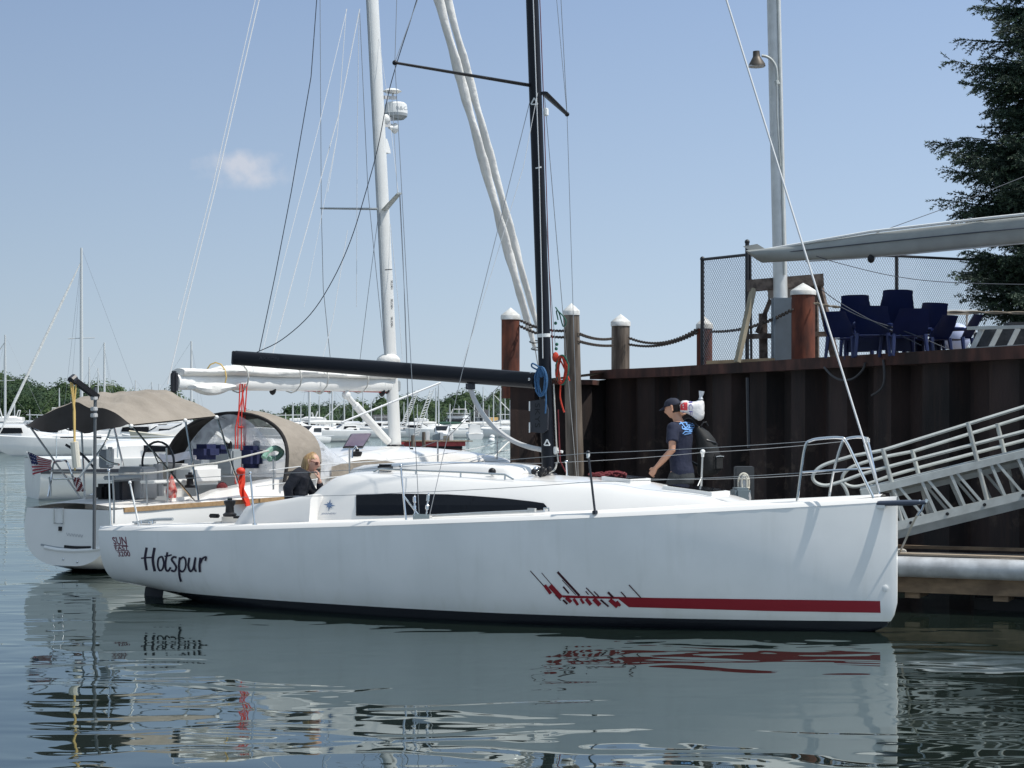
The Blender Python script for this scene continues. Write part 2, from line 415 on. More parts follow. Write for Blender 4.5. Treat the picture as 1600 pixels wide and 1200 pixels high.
# ------------------------------------------------------------------ the white racing yacht in front
BX, BY, UX, UY, NX, NY = 3.97, 19.27, .857, -.515, .515, .857
LOA = 9.8
def P1(a, t, z): return V((BX - UX * a + NX * t, BY - UY * a + NY * t, z))
def a_of(px, t=0):
    r = (px - 800) / F; return (BX + NX * t - r * (BY + NY * t)) / (UX - UY * r)
def H(px, py, t=0):
    p = P1(a_of(px, t), t, 0); p.z = HC - (py - HZ) * p.y / F; return p
U1 = V((UX, UY, 0)); N1 = V((NX, NY, 0))
HB = [(0, .05), (.25, .22), (.5, .38), (1, .68), (2, 1.12), (3, 1.40), (4, 1.58), (5, 1.66), (6, 1.68), (7, 1.66), (8, 1.60), (9, 1.50), (9.8, 1.40)]
ZB = [(-.03, .30), (0, .18), (.06, .07), (.2, 0), (.5, -.08), (1.2, -.2), (3, -.33), (5, -.38), (7, -.3), (8.3, -.10), (8.8, .02), (9.3, .085), (9.8, .13)]
SHY = [(150, 828), (300, 829), (500, 823.5), (700, 817), (900, 809.5), (1100, 800), (1300, 789), (1397, 783)]
def hb(a): return max(.012, smooth(HB, a)) if a >= 0 else .02
def zs(a):
    p = P1(max(a, 0), -hb(a), 0); x = 800 + F * p.x / p.y
    return HC - (smooth(SHY, x) - HZ) * p.y / F
root1 = thing('racing_yacht', P1(5, 0, 0), 'white racing yacht with black mast and boom and red bow stripe in the foreground', 'sailboat')
def hullmat():
    m = mat('hull_gelcoat', (.80, .80, .79), .12, coat=.4); n = m.node_tree; b = n.nodes['Principled BSDF']
    t = n.nodes.new('ShaderNodeTexCoord'); s = n.nodes.new('ShaderNodeSeparateXYZ'); n.links.new(t.outputs['Object'], s.inputs[0])
    g = n.nodes.new('ShaderNodeMath'); g.operation = 'GREATER_THAN'; g.inputs[1].default_value = .112; n.links.new(s.outputs[2], g.inputs[0])
    z = n.nodes.new('ShaderNodeTexNoise'); z.inputs['Scale'].default_value = 1.2; z.inputs['Detail'].default_value = 6; n.links.new(t.outputs['Object'], z.inputs['Vector'])
    wv = n.nodes.new('ShaderNodeValToRGB'); wv.color_ramp.elements[0].color = (.76, .765, .755, 1); wv.color_ramp.elements[1].color = (.82, .82, .81, 1)
    wv.color_ramp.elements[0].position = .4; wv.color_ramp.elements[1].position = .6
    n.links.new(z.outputs[0], wv.inputs[0])
    x = n.nodes.new('ShaderNodeMix'); x.data_type = 'RGBA'; x.inputs[6].default_value = (.012, .013, .018, 1)
    # faint run-off streaks and a yellowish stain above the boot line
    mp = n.nodes.new('ShaderNodeMapping'); mp.inputs['Scale'].default_value = (4, 4, .30); n.links.new(t.outputs['Object'], mp.inputs[0])
    zz = n.nodes.new('ShaderNodeTexNoise'); zz.inputs['Scale'].default_value = 1.6; zz.inputs['Detail'].default_value = 5; n.links.new(mp.outputs[0], zz.inputs['Vector'])
    sr = n.nodes.new('ShaderNodeValToRGB'); sr.color_ramp.elements[0].position = .55; sr.color_ramp.elements[0].color = (1, 1, 1, 1); sr.color_ramp.elements[1].position = .95; sr.color_ramp.elements[1].color = (.88, .88, .86, 1); n.links.new(zz.outputs[0], sr.inputs[0])
    m1 = n.nodes.new('ShaderNodeMix'); m1.data_type = 'RGBA'; m1.blend_type = 'MULTIPLY'; m1.inputs[0].default_value = 1; n.links.new(wv.outputs[0], m1.inputs[6]); n.links.new(sr.outputs[0], m1.inputs[7])
    st_ = n.nodes.new('ShaderNodeMapRange'); st_.inputs['From Min'].default_value = .11; st_.inputs['From Max'].default_value = .30; st_.inputs['To Min'].default_value = .55; st_.inputs['To Max'].default_value = 0; n.links.new(s.outputs[2], st_.inputs[0])
    sm = n.nodes.new('ShaderNodeMath'); sm.operation = 'MULTIPLY'; n.links.new(st_.outputs[0], sm.inputs[0]); n.links.new(zz.outputs[0], sm.inputs[1])
    m2 = n.nodes.new('ShaderNodeMix'); m2.data_type = 'RGBA'; m2.inputs[7].default_value = (.62, .61, .50, 1); n.links.new(sm.outputs[0], m2.inputs[0]); n.links.new(m1.outputs[2], m2.inputs[6])
    n.links.new(g.outputs[0], x.inputs[0]); n.links.new(m2.outputs[2], x.inputs[7]); n.links.new(x.outputs[2], b.inputs['Base Color']); return m
def section(a, n=16):
    Wd, z1, z0 = hb(a), zs(a), lerp(ZB, a)
    k = min(1, max(0, a) / 4); e1 = .80 + (.42 - .80) * k if a < 4 else .42 - .15 * (a - 4) / 5.8
    e2 = 1.0 - .08 * k
    o = []
    for i in range(n + 1):
        th = math.pi / 2 * i / n; c = max(math.cos(th), 0) ** e1; s = math.sin(th) ** e2
        o.append((Wd * c * (1 if i < n else 0), z1 - (z1 - z0) * s))
    return o
st = [-.03, 0, .03, .08, .15, .25, .4, .6, .85, 1.15] + [1.5 + .4 * i for i in range(21)] + [9.8]
mb = MB(); rings = []
for a in st:
    s = section(a)
    rings.append([P1(a, -w_, z) for w_, z in s] + [P1(a, w_, z) for w_, z in s[-2::-1]])
mb.loft(rings, closed=False)
for r in (rings[-1],): mb.poly(r)
mb.poly(rings[0])
hull = mb.build('hull', hullmat(), root1, sharp=50)
bvh = bvh_of(hull)
# deck
def dz(a, t): return zs(a) + .03 + .05 * (1 - (t / hb(a)) ** 2)
CK0 = 7.05
mb = MB(); rows = []
sa = [.12, .2, .3, .45, .65, .9, 1.2] + [1.5 + .37 * i for i in range(15)] + [CK0] + [7.5, 8, 8.5, 9, 9.4, 9.8]
for a in sa:
    h = hb(a) - min(.06, hb(a) * .4); c = min(.95, h * .6)
    ts = [-h, -(h + c) / 2, -c, -c / 2, 0, c / 2, c, (h + c) / 2, h]
    rows.append([mb.bm.verts.new(P1(a, t, dz(a, t))) for t in ts])
for i in range(len(sa) - 1):
    for j in range(8):
        if sa[i] >= CK0 and 2 <= j <= 5: continue
        mb.bm.faces.new((rows[i][j], rows[i + 1][j], rows[i + 1][j + 1], rows[i][j + 1]))
mb.build('deck', DECK, root1)
for sgn in (-1, 1):                        # raised gunwale strip
    mb = MB(); rg = []
    for a in [-.03, .03, .1] + sa[1:]:
        W_ = hb(a); d = min(.06, W_ * .45)
        rg.append([P1(a, sgn * (W_ + .004), zs(a) - .004), P1(a, sgn * (W_ - d * .35), zs(a) + .035), P1(a, sgn * (W_ - d * .6), zs(a) + .048), P1(a, sgn * (W_ - d), zs(a) + .045), P1(a, sgn * (W_ - d - .004), zs(a) + .01)])
    mb.loft(rg, closed=False); mb.build('toe_rail', GEL, root1, sharp=60)
mb = MB()                                  # cockpit well
def ckp(a):
    z = dz(a, .9)
    return [P1(a, t, z + q) for t, q in ((-.95, 0), (-.95, -.28), (-.5, -.28), (-.5, -.62), (.5, -.62), (.5, -.28), (.95, -.28), (.95, 0))]
rg = [ckp(a) for a in (CK0, 8, 9, 9.79)]
mb.loft(rg, closed=False); mb.poly(rg[0]); mb.build('cockpit', DECK, root1)
# cabin
WB = [(1.66, .2), (1.9, .42), (2.4, .64), (3, .82), (4, 1.0), (5, 1.1), (6, 1.12), (7, 1.08)]
ZC = [(1.66, 1.30), (1.85, 1.36), (2.05, 1.405), (2.72, 1.47), (3.04, 1.525), (4.13, 1.575), (5.3, 1.63), (6.4, 1.63), (6.6, 1.59), (6.8, 1.48), (6.9, 1.34), (6.97, 1.0)]
def cab(a):
    wb = lerp(WB, a); zc = smooth(ZC, a); zd = dz(a, wb) - .04; hgt = zc - zd
    k = min(1, max(0.05, hgt / .5)); zr = zc - .06 * k; wt = wb - .26 * k
    half = [(wb, zd), (wb - .05 * k, zd + .35 * (zr - zd)), (wb - .17 * k, zr - .13 * k), (wt + .02 * k, zr - .045 * k), (wt - .04 * k, zr - .008), (wt * .55, zr + .035 * k), (0, zc)]
    return half
mb = MB(); rg = []
sac = [1.66, 1.75, 1.85, 1.95, 2.1, 2.3, 2.5, 2.72, 2.9, 3.05, 3.3, 3.7, 4.13, 4.6, 5.1, 5.6, 6, 6.3, 6.45, 6.55, 6.65, 6.75, 6.82, 6.88, 6.93, 6.97]
for a in sac:
    h = cab(a); rg.append([P1(a, -w_, z) for w_, z in h] + [P1(a, w_, z) for w_, z in h[-2::-1]])
mb.loft(rg, closed=False); mb.poly(rg[-1]); mb.poly(rg[0])
cabin = mb.build('cabin', GEL, root1, sharp=40)
bvc = bvh_of(cabin)
mb = MB(); rg = []                          # raised companionway garage
for i, (px, top, hw) in enumerate(((577, 736, .42), (581, 729, .47), (600, 724, .5), (650, 721.5, .5), (720, 721.5, .49), (780, 723, .47), (815, 726, .44), (828, 730, .40), (833, 737, .34))):
    a = a_of(px); p = P1(a, 0, 0); z = HC - (top - HZ) * p.y / F; zb = smooth(ZC, a) - .06
    rg.append([P1(a, -hw, zb), P1(a, -hw + .02, z - .05), P1(a, -hw + .09, z - .012), P1(a, 0, z), P1(a, hw - .09, z - .012), P1(a, hw - .02, z - .05), P1(a, hw, zb)])
mb.loft(rg, closed=False); mb.poly(rg[0]); mb.poly(rg[-1]); mb.build('companionway_garage', GEL, root1, sharp=50)
mb = MB(); fill(mb, bvc, [(557, 773), (600, 772), (640, 772), (700, 773), (740, 775.5), (790, 779.5), (830, 784), (850, 787), (854, 791), (856, 795), (850, 797), (800, 799), (720, 802), (660, 804.5), (600, 806), (557, 806)], .010, step=5)
mb.build('cabin_window', GLASS, root1, flat=True)
for pts in (((584, 737, -.72), (592, 733, -.72), (650, 735.5, -.72), (720, 738, -.72), (789, 741.5, -.72), (803, 749.5, -.72)), ((600, 731, .6), (700, 733, .6), (800, 738, .6))):
    mb = MB(); mb.tube([H(*p) for p in pts], .012, 6)
    for px, py, t in pts[1:-1]: q = H(px, py, t); mb.cyl(q, q - V((0, 0, .06)), .012, seg=6)
    mb.build('grab_rail', STEEL, root1)
for sgn in (-1, 1):                         # cockpit coamings
    mb = MB(); rg = []
    for px, y in ((372, 812), (378, 801), (386, 791), (410, 785.5), (440, 781), (470, 776), (490, 772)):
        a = a_of(px, -1.15); z = HC - (y - HZ) * P1(a, -1.15, 0).y / F; zd = dz(a, 1.15) - .02
        rg.append([P1(a, sgn * t, q) for t, q in ((1.24, zd), (1.21, z - .06 if z - .06 > zd else zd + .005), (1.15, z), (1.02, z), (.96, z - .03), (.96, zd - .1))])
    mb.loft(rg, closed=False); mb.poly(rg[0]); mb.poly(rg[-1]); mb.build('coaming', GEL, root1, sharp=40)
# emblem on the cabin side
mb = MB(); cx, cy = 515, 789.5
for k in range(8):
    r = 9.5 if k % 2 == 0 else 6; an = R(45 * k + 8)
    pts = [(cx + math.sin(an) * r, cy - math.cos(an) * r)] + [(cx + math.sin(an + s * R(45)) * 2.4, cy - math.cos(an + s * R(45)) * 2.4) for s in (1,)] + [(cx, cy)] + [(cx + math.sin(an - R(45)) * 2.4, cy - math.cos(an - R(45)) * 2.4)]
    fill(mb, bvc, pts, .004 + .0002 * k, step=30)
text_px(mb, bvc, 'JEANNEAU', ((502, 801.5), (526, 801), (501, 805), (525, 804.5)), .004, shear=.3)
emb = mat('slate_blue_print', (.10, .16, .28), .5)
mb.build('emblem', emb, cabin, flat=True)
# lettering and stripe on the hull
def zc_(pts): return [(165 + x / 8.889, 820 + y / 8.889) for x, y in pts]
mb = MB(); k = 0
for wd, pts in ((34, [(572, 315), (550, 470), (572, 630)]), (36, [(682, 318), (658, 480), (684, 645)]), (20, [(495, 464), (580, 455), (660, 452)]),
        (25, [(775, 440), (738, 470), (727, 560), (752, 632), (795, 610), (812, 530), (792, 450), (772, 442)]),
        (27, [(862, 380), (836, 520), (840, 615), (872, 638), (908, 590)]), (20, [(822, 436), (870, 430), (922, 415)]),
        (27, [(990, 452), (948, 446), (922, 482), (955, 530), (985, 588), (962, 640), (912, 632)]),
        (28, [(1036, 450), (1024, 560), (1030, 700), (1052, 788)]), (24, [(1036, 480), (1085, 448), (1118, 500), (1110, 600), (1072, 648), (1034, 628)]),
        (27, [(1168, 455), (1155, 570), (1180, 642), (1222, 605), (1250, 470)]), (26, [(1254, 450), (1240, 590), (1264, 650)]),
        (32, [(1324, 455), (1312, 560), (1316, 655)]), (25, [(1324, 530), (1356, 465), (1402, 446), (1392, 500)])):
    ribbon(mb, bvh, zc_(pts), wd / 8.889, .003 + .0006 * k); k += 1
mb.build('name_lettering', NAVY, hull, flat=True)
mb = MB()
text_px(mb, bvh, 'SUN', zc_([(85, 170), (285, 165), (120, 275), (300, 280)]), .003, bold=.02)
text_px(mb, bvh, 'FAST', zc_([(122, 298), (315, 292), (142, 352), (322, 350)]), .003, bold=.02)
text_px(mb, bvh, '3200', zc_([(165, 372), (335, 366), (180, 440), (350, 440)]), .003, bold=.02)
ribbon(mb, bvh, zc_([(115, 286), (303, 288)]), 1.3, .003); ribbon(mb, bvh, zc_([(150, 360), (322, 358)]), 1.2, .003)
mb.build('class_lettering', SFRED, hull, flat=True)
def zs_(pts): return [(820 + x / 8, 880 + y / 8) for x, y in pts]
mb = MB()
fill(mb, bvh, zs_([(455, 400), (900, 412), (1600, 432)]) + [(1200, 936.5), (1375, 939), (1376, 957.5), (1200, 954.5)] + zs_([(1600, 556), (1300, 548), (1215, 480), (1170, 445), (900, 440), (600, 436), (480, 428)]), .003, step=10)
k = 0
for wd, pts, dk in ((11, [(70, 95), (240, 285)], 1), (8, [(212, 120), (335, 265)], 1), (28, [(410, 108), (685, 405)], 1), (8, [(470, 210), (640, 395)], 1), (20, [(482, 292), (552, 375)], 1),
        (14, [(768, 305), (875, 412)], 1), (14, [(865, 350), (928, 415)], 1), (26, [(1040, 360), (1105, 425)], 1), (14, [(1203, 355), (1268, 427)], 1), (13, [(1303, 268), (1455, 432)], 1), (12, [(762, 348), (800, 390)], 1),
        (40, [(250, 272), (328, 378)], 0), (58, [(318, 275), (458, 430)], 0), (11, [(385, 392), (450, 462)], 1), (24, [(482, 455), (535, 506)], 1), (44, [(520, 425), (582, 482)], 0), (34, [(612, 440), (668, 518)], 0),
        (30, [(700, 440), (740, 500)], 0), (44, [(770, 440), (830, 515)], 0), (54, [(865, 440), (942, 520)], 0), (22, [(950, 450), (1050, 537)], 1), (54, [(1065, 450), (1162, 537)], 0), (34, [(1150, 470), (1195, 528)], 0)):
    ribbon(mb, bvh, zs_(pts), wd / 8, .004 + .0004 * k, mi=dk); k += 1
mb.build('bow_stripe', [RED, DKRED], hull, flat=True)
mb = MB(); q = hit(bvh, 1383, 919, 0); mb.lathe(q, [(.03, -.01), (.035, .006), (.02, .012), (.001, .012)], 10, ax=-N1 + V((.3, 0, 0))); mb.build('bow_fitting', WHITE, hull)
# rudders
for t in (-.95, .95):
    mb = MB(); a0 = 9.28
    rg = [[P1(a0 + x - .0 + (.1 - z) * .10, t * (1 + .1 * (.1 - z)) + y, z) for x, y in ((-.15, 0), (-.08, .028), (.05, .022), (.16, .003), (.05, -.022), (-.08, -.028))] for z in (.30, -.2, -.7, -1.1)]
    mb.loft(rg); mb.build('rudder', ANTI, root1)
mb = MB(); rg = [[P1(5.0 + x, y, z) for x, y in ((-.5, 0), (-.25, .08), (.2, .07), (.5, .005), (.2, -.07), (-.25, -.08))] for z in (-.3, -1.2, -1.9)]
mb.loft(rg); mb.build('keel', ANTI, root1)
# mast, spreaders, boom
m0 = H(857, 737, 0); m1 = H(831.5, 0, 0); MD = (m1 - m0) / (m1.z - m0.z)
def mast1(z): return m0 + MD * (z - m0.z)
mb = MB(); mb.oval([mast1(z) for z in (1.45, 3, 6, 9, 12, 14.3)], [.08, .08, .08, .077, .065, .05], [.052, .052, .052, .05, .044, .036], U1, 18)
mast = mb.build('mast', CARBON, root1)
bvm = bvh_of(mast)
mb = MB(); mb.lathe(mast1(1.5), [(.16, 0), (.17, .03), (.11, .06), (.09, .09)], 14); mb.build('mast_collar', CARBON2, root1)
for (px, py), (tx, ty), t in (((829, 133.5), (617, 98), -1.45), ((850, 145), (886, 178.5), 1.45)):
    mb = MB(); mb.oval([H(px, py), H(px, py).lerp(H(tx, ty, t), .5), H(tx, ty, t)], [.05, .042, .03], [.018, .016, .014], U1, 10)
    mb.sphere(H(tx, ty, t), .03, seg=8, rg=6); mb.build('spreader', CARBON, root1)
def wire(name, pts, r, m, root=None):
    mb = MB(); mb.tube(pts, r, 5); return mb.build(name, m, root or root1)
tn, tf = H(617, 98, -1.45), H(886, 178.5, 1.45)
cpn, cpf = H(655, 806, -1.52), H(671, 806, -1.52)
fpn = P1(a_of(905, 1.52), 1.52, 0); fpn.z = dz(a_of(905, 1.52), 1.4)
for pts in ((tn, cpn), (H(832, 142), H(720, 590, -.7), cpf), (tn, H(621, -40, -1.35), H(626, -260, -1.2)), (tn, H(667, -40, -1.0), H(715, -200, -.5)), (tf, fpn), (H(851, 152), fpn),
            (tf, H(868, -20, 1.3), H(858, -200, 1.1)), (tf, H(876, -10, 1.0), H(850, -250, .2))):
    wire('shroud', pts, .0042, WIRE)
for (x0, y0), (x1, y1) in (((648, 806), (648, 773)), ((666, 806), (670, 770))):
    mb = MB(); p, q = H(x0, y0, -1.52), H(x1, y1, -1.50); d = q - p
    mb.tube([p, p + d * .25, p + d * .3, p + d * .45, p + d * .5, p + d * .62, p + d * .66, p + d * .9, p + d * .93, q], [.008, .008, .02, .02, .01, .01, .02, .02, .008, .006], 8); mb.build('turnbuckle', STEEL, root1)
mb = MB(); mb.box(H(660, 808, -1.5), .22, .05, .07, U1); mb.build('chainplate', STEEL, root1)
b0, b1 = H(836, 594.5), H(368, 559)
mb = MB(); mb.oval([b1, b1.lerp(b0, .5), b0], [.092, .098, .094], [.06, .064, .06], (0, 0, 1), 16)
boom = mb.build('boom', CARBON, root1); bvb = bvh_of(boom)
mb = MB(); text_px(mb, bvb, 'AXXON', ((405, 556.5), (436, 558.5), (404.7, 561.5), (435.7, 563.5)), .003); mb.build('boom_lettering', CARBON2, boom, flat=True)
mb = MB(); mb.tube([b1 + V((0, 0, -.082)), b0 + V((0, 0, -.082))], .012, 6); mb.build('sail_track', ALU, boom)
mb = MB(); mb.box(b1 - V((UX, UY, 0)) * .01, .04, .11, .175, b0 - b1, bev=.01); mb.build('boom_cap', CARBON2, boom)
mb = MB(); mb.box(H(842, 595), .16, .05, .13, U1, bev=.01); mb.box(H(845, 610), .1, .06, .05, U1); mb.build('gooseneck', CARBON2, root1)
mb = MB(); mb.sphere(H(827, 592.5, -.06), .018, seg=8, rg=6); mb.sphere(H(829, 582, -.05), .012, seg=6, rg=5); mb.build('rivet', STEEL, boom)
mb = MB(); pts = curve([H(x, y) for x, y in ((733, 601), (742, 626), (757, 651), (776, 671), (800, 688), (825, 698), (848, 703))], 5); mb.tube(pts, [.036] * 2 + [.03] * (len(pts) - 2), 8); mb.build('boom_vang', LGREY, root1)
mb = MB(); mb.box(H(735, 604), .09, .07, .07, U1); mb.build('vang_bracket', CARBON2, root1)
# panel of mast displays, bands and stickers
mb = MB(); mb.slab([H(828, 627, -.10), H(850, 623, -.10), H(856, 640, -.10), H(855, 672, -.10), H(848, 677, -.10), H(828, 675, -.10)], .03); panel = mb.build('mast_panel', CARBON2, root1)
bvp = bvh_of(panel)
mb = MB()
for y0, y1 in ((627, 642), (660, 676)): mb.poly([H(826.3, y0, -.135), H(828.3, y0, -.135), H(828.3, y1, -.135), H(826.3, y1, -.135)])
mb.build('reflective_mark', WHITE, panel, flat=True)
mb = MB(); text_px(mb, bvp, 'SKYS', ((844, 630), (844, 668), (836, 630), (836, 668)), .003)
mb.build('panel_lettering', BLACK, panel, flat=True)
mb = MB(); z0, z1 = mast1(3.16), mast1(3.20); mb.oval([z0, z1], .084, .056, U1, 18); mb.build('mast_band', WHITE, mast)
mb = MB()
for cx, cy, s in ((855, 691, 4.6), (835, 158, 5)):
    o3 = [(cx, cy - s), (cx + s, cy + s), (cx - s, cy + s)]
    for i in range(3):
        a_, b_ = o3[i], o3[(i + 1) % 3]; ribbon(mb, bvm, [a_, b_], 2.0, .003 + .0005 * i)
    mb.build('mast_sticker', WHITE, mast, flat=True); mb = MB()
ribbon(mb, bvm, [(837, 263), (846, 261)], 2.2, .004)
mb.build('mast_label', WHITE, mast, flat=True)
mb = MB(); mb.box(H(853, 175, .05), .05, .06, .09, U1, bev=.01); mb.build('steaming_light', WHITE, mast)
# halyards along the mast
for pts, r, m in ((((833, 0, -.075), (842, 260, -.075), (847, 480, -.075), (848, 560, -.09)), .006, WIREL), (((843, -10, .09), (849, 150, .09), (857, 400, .09), (864, 560, .05)), .006, MAROPE),
        (((848, 260, .1), (858, 420, .12), (868, 545, .06)), .004, WIRE), (((865, 600, .02), (869, 690, .02), (872, 722, .02)), .009, WROPE), (((872, 640, 0), (875, 720, 0), (884, 738, .02)), .008, MAROPE)):
    wire('halyard', [H(*p) for p in pts], r, m)
wire('halyard', curve([H(*p) for p in ((870, 722, .02), (867, 733, 0), (858, 740, -.05))], 5), .011, WROPE)
mb = MB(); mb.box(H(868, 704, .02), .06, .05, .09, U1, bev=.012); mb.cyl(H(872, 705, .02), H(879, 706, .02), .016); mb.build('rope_clutch', WHITE, mast)
mb = MB()
for i in range(14): mb.sphere(H(833 + 26 * random.random(), 733 + 9 * random.random(), -.35 + .25 * random.random()), .035, .03, .035, 7, 5, mi=0 if random.random() < .8 else 1)
mb.build('mast_base_block', [BLACK, STEEL], root1)
topl = curve([H(x, y) for x, y in ((380, 561), (400, 551), (440, 531), (485, 491), (520, 437), (548, 375), (570, 305), (590, 232), (606, 150), (622, 92), (645, 20), (665, -50))], 5)
wire('topping_lift', topl, .006, DKLINE)
wire('backstay', [H(497, -30, .35), H(486, 120, .3), H(455, 300, .2), H(430, 430, .1), H(405, 549, .02)], .006, DKLINE)
wire('shroud', [H(840, 145, -.1), H(818, 260, -.3), H(770, 420, -.6), H(722, 572, -.9)], .0035, WIREL)
# forestay
f0, f1 = P1(.16, 0, 1.46), H(1132, -10)
mb = MB(); mb.tube([f0, f0.lerp(f1, .02), f0.lerp(f1, .022), f0.lerp(f1, .09), f0.lerp(f1, .092), f1, f1 + (f1 - f0) * 1.2], [.008, .01, .018, .016, .011, .011, .011], 7); mb.build('forestay', WIREL, root1)
# pulpit
mb = MB(); T = .015
def pul(pts, t, r=T): mb.tube(curve([H(x, y, tt if tt is not None else t) for x, y, tt in pts], 6), r, 7)
pul([(1245, 787, None), (1251, 740, None), (1258, 698, None), (1268, 688, None), (1290, 684.5, None), (1312, 684, None), (1322, 690, None), (1343, 733, None), (1365, 778, None)], -.42)
pul([(1295, 780, None), (1303, 735, None), (1315, 694, None), (1322, 686, None), (1340, 683, None), (1352, 685, None), (1357, 694, None), (1366, 735, None), (1375, 779, None)], .40)
pul([(1254, 738, -.42), (1300, 735, -.42), (1343, 733, -.42)], 0, .011); pul([(1304, 737, .4), (1335, 733, .4), (1365, 731, .4)], 0, .011)
mb.build('pulpit', STEEL, root1)
mb = MB(); mb.box(H(1355, 688, .4), .05, .05, .07, U1, bev=.015); mb.build('bow_light', WHITE, root1)
# stanchions and lifelines
mb_l = []
for x0, y0, x1, y1, t, m in ((398, 822, 391, 739, -1.48, STEEL), (635, 818, 626, 728, -1.56, STEEL), (930, 803, 919, 707, -1.33, CARBON2), (1095, 778, 1098, 706, 1.1, ALU), (886, 744, 885, 722, 1.5, STEEL), (218, 826, 203, 754, -1.38, WHITE), (173, 826, 170, 735, -1.35, STEEL)):
    mb = MB(); p, q = H(x0, y0, t), H(x1, y1, t); mb.tube([p, p.lerp(q, .05), p.lerp(q, .06), q], [.03, .03, .013, .011], 8); mb.sphere(q, .022, seg=8, rg=6)
    if x0 == 635: mb.tube([p.lerp(q, .48), H(655, 806, -1.5)], .009, 6)
    if x0 == 1095: mb.tube([p.lerp(q, .45), H(1083, 776, .9)], .009, 6)
    if x0 in (930, 1095): pass
    mb.build('stanchion', m, root1)
    if x0 in (930, 1095):
        mb = MB(); mb.sphere(q, .03 if x0 == 1095 else .02, seg=10, rg=8); mb.lathe(q - V((0, 0, .03)), [(.016, -.03), (.02, .02)], 8); mb.build('stanchion_cap', WHITE, root1)
for pts in (((170, 752, -1.35), (391, 741, -1.48), (626, 729, -1.56), (919, 708, -1.33), (1260, 690, -.42)), ((172, 788, -1.35), (394, 776, -1.48), (630, 770, -1.56), (922, 753, -1.33), (1253, 739, -.42)),
            ((800, 723, 1.55), (886, 722, 1.5), (1098, 707, 1.1), (1316, 690, .4)), ((886, 744, 1.5), (1097, 749, 1.1), (1303, 739, .4))):
    P = []
    for p, q in zip(pts, pts[1:]): P += sag(H(*p), H(*q), .012, 6)[:-1]
    wire('lifeline', P + [H(*pts[-1])], .0035, WIRE)
# bowsprit with its tip fitting
mb = MB(); s0, s1 = H(1335, 787.5, -.12), H(1446, 785, -.12); mb.tube([s0, s0.lerp(s1, .8), s1], [.028, .03, .022], 10); spr = mb.build('bowsprit', mat('blue_grey_carbon', (.05, .06, .09), .3, coat=.4), root1)
mb = MB(); mb.tube([s1, s1 + V((.02, 0, .03))], .018, 6); mb.tube([H(1444, 787, -.12), H(1441, 796, -.12), H(1434, 806, -.12)], .012, 6); mb.sphere(H(1437, 784, -.12), .022, seg=7, rg=5); mb.build('sprit_fitting', STEEL, spr)
mb = MB(); mb.box(H(1362, 791, -.12), .3, .06, .05, U1, bev=.01); mb.build('sprit_bracket', WHITE, root1)
# hatches
def hatch(x0, x1, y0, y1, t0, t1, name='deck_hatch'):
    c = [H(x0, y0, t0), H(x1, y1, t0), H(x1, y1, t1), H(x0, y0, t1)]
    a0, a1 = a_of(x0, t0), a_of(x1, t0)
    def top(a, t): return P1(a, t, smooth(ZC, a) + .012)
    q = [top(a0, t0), top(a1, t0), top(a1, t1), top(a0, t1)]
    mb = MB(); mb.slab(q[::-1], -.03) if False else mb.loft([[p - V((0, 0, .06)) for p in q], [p + V((0, 0, .02)) for p in q]]); fr_ = mb.build(name, WHITE, root1)
    cc = sum(q, V()) / 4; r = [cc + (p - cc) * .86 + V((0, 0, .024)) for p in q]; mb = MB(); mb.loft([r, [p + V((0, 0, .008)) for p in r]]); mb.build('hatch_glass', GLASS, fr_)
hatch(1035, 1112, 0, 0, -.24, .24); hatch(940, 985, 0, 0, -.25, .25)
# winches and small deck gear
def winch(mb, p, s=1): mb.lathe(p, [(.08 * s, 0), (.085 * s, .03 * s), (.055 * s, .05 * s), (.05 * s, .12 * s), (.07 * s, .16 * s), (.075 * s, .19 * s), (.03 * s, .2 * s), (.028 * s, .23 * s), (.001, .23 * s)], 14)
mb = MB(); winch(mb, H(359, 807, -.98), 1.0); mb.build('winch', BLACK, root1)
mb = MB(); mb.box(H(335, 806, -.98), .13, .07, .05, U1, bev=.012); mb.box(H(370, 808, -1.0), .07, .05, .03, U1); mb.build('cam_cleat', BLACK, root1)
mb = MB(); mb.box(H(602, 731, -.62), .20, .07, .085, U1, bev=.02); mb.build('line_clutch', BLACK, root1)
mb = MB(); mb.sphere(H(769, 737, -.55), .045, seg=8, rg=6); mb.cyl(H(769, 741, -.55), H(769, 737, -.55), .04); mb.build('turning_block', BLACK, root1)
mb = MB(); mb.tube(curve([H(210, 817, -1.1), H(240, 812, -1.0), H(270, 811, -.98)], 4), .02, 6); mb.box(H(225, 816, -1.05), .3, .1, .02, U1); mb.build('deck_pad', GREY, root1)
for x in (215, 233, 850): 
    mb = MB(); p = H(x, 818 if x < 300 else 798.5, -1.38 if x < 300 else -1.2); mb.tube([p, p + V((0, 0, .03)), p + U1 * .06 + V((0, 0, .03)), p + U1 * .06], .01, 6); mb.build('deck_eye', STEEL, root1)
mb = MB(); mb.tube([H(672, 806, -1.35), H(745, 802, -1.3), H(828, 798.5, -1.25)], .014, 6); mb.box(H(831, 797, -1.25), .09, .04, .04, U1); mb.build('genoa_track', ALU, root1)
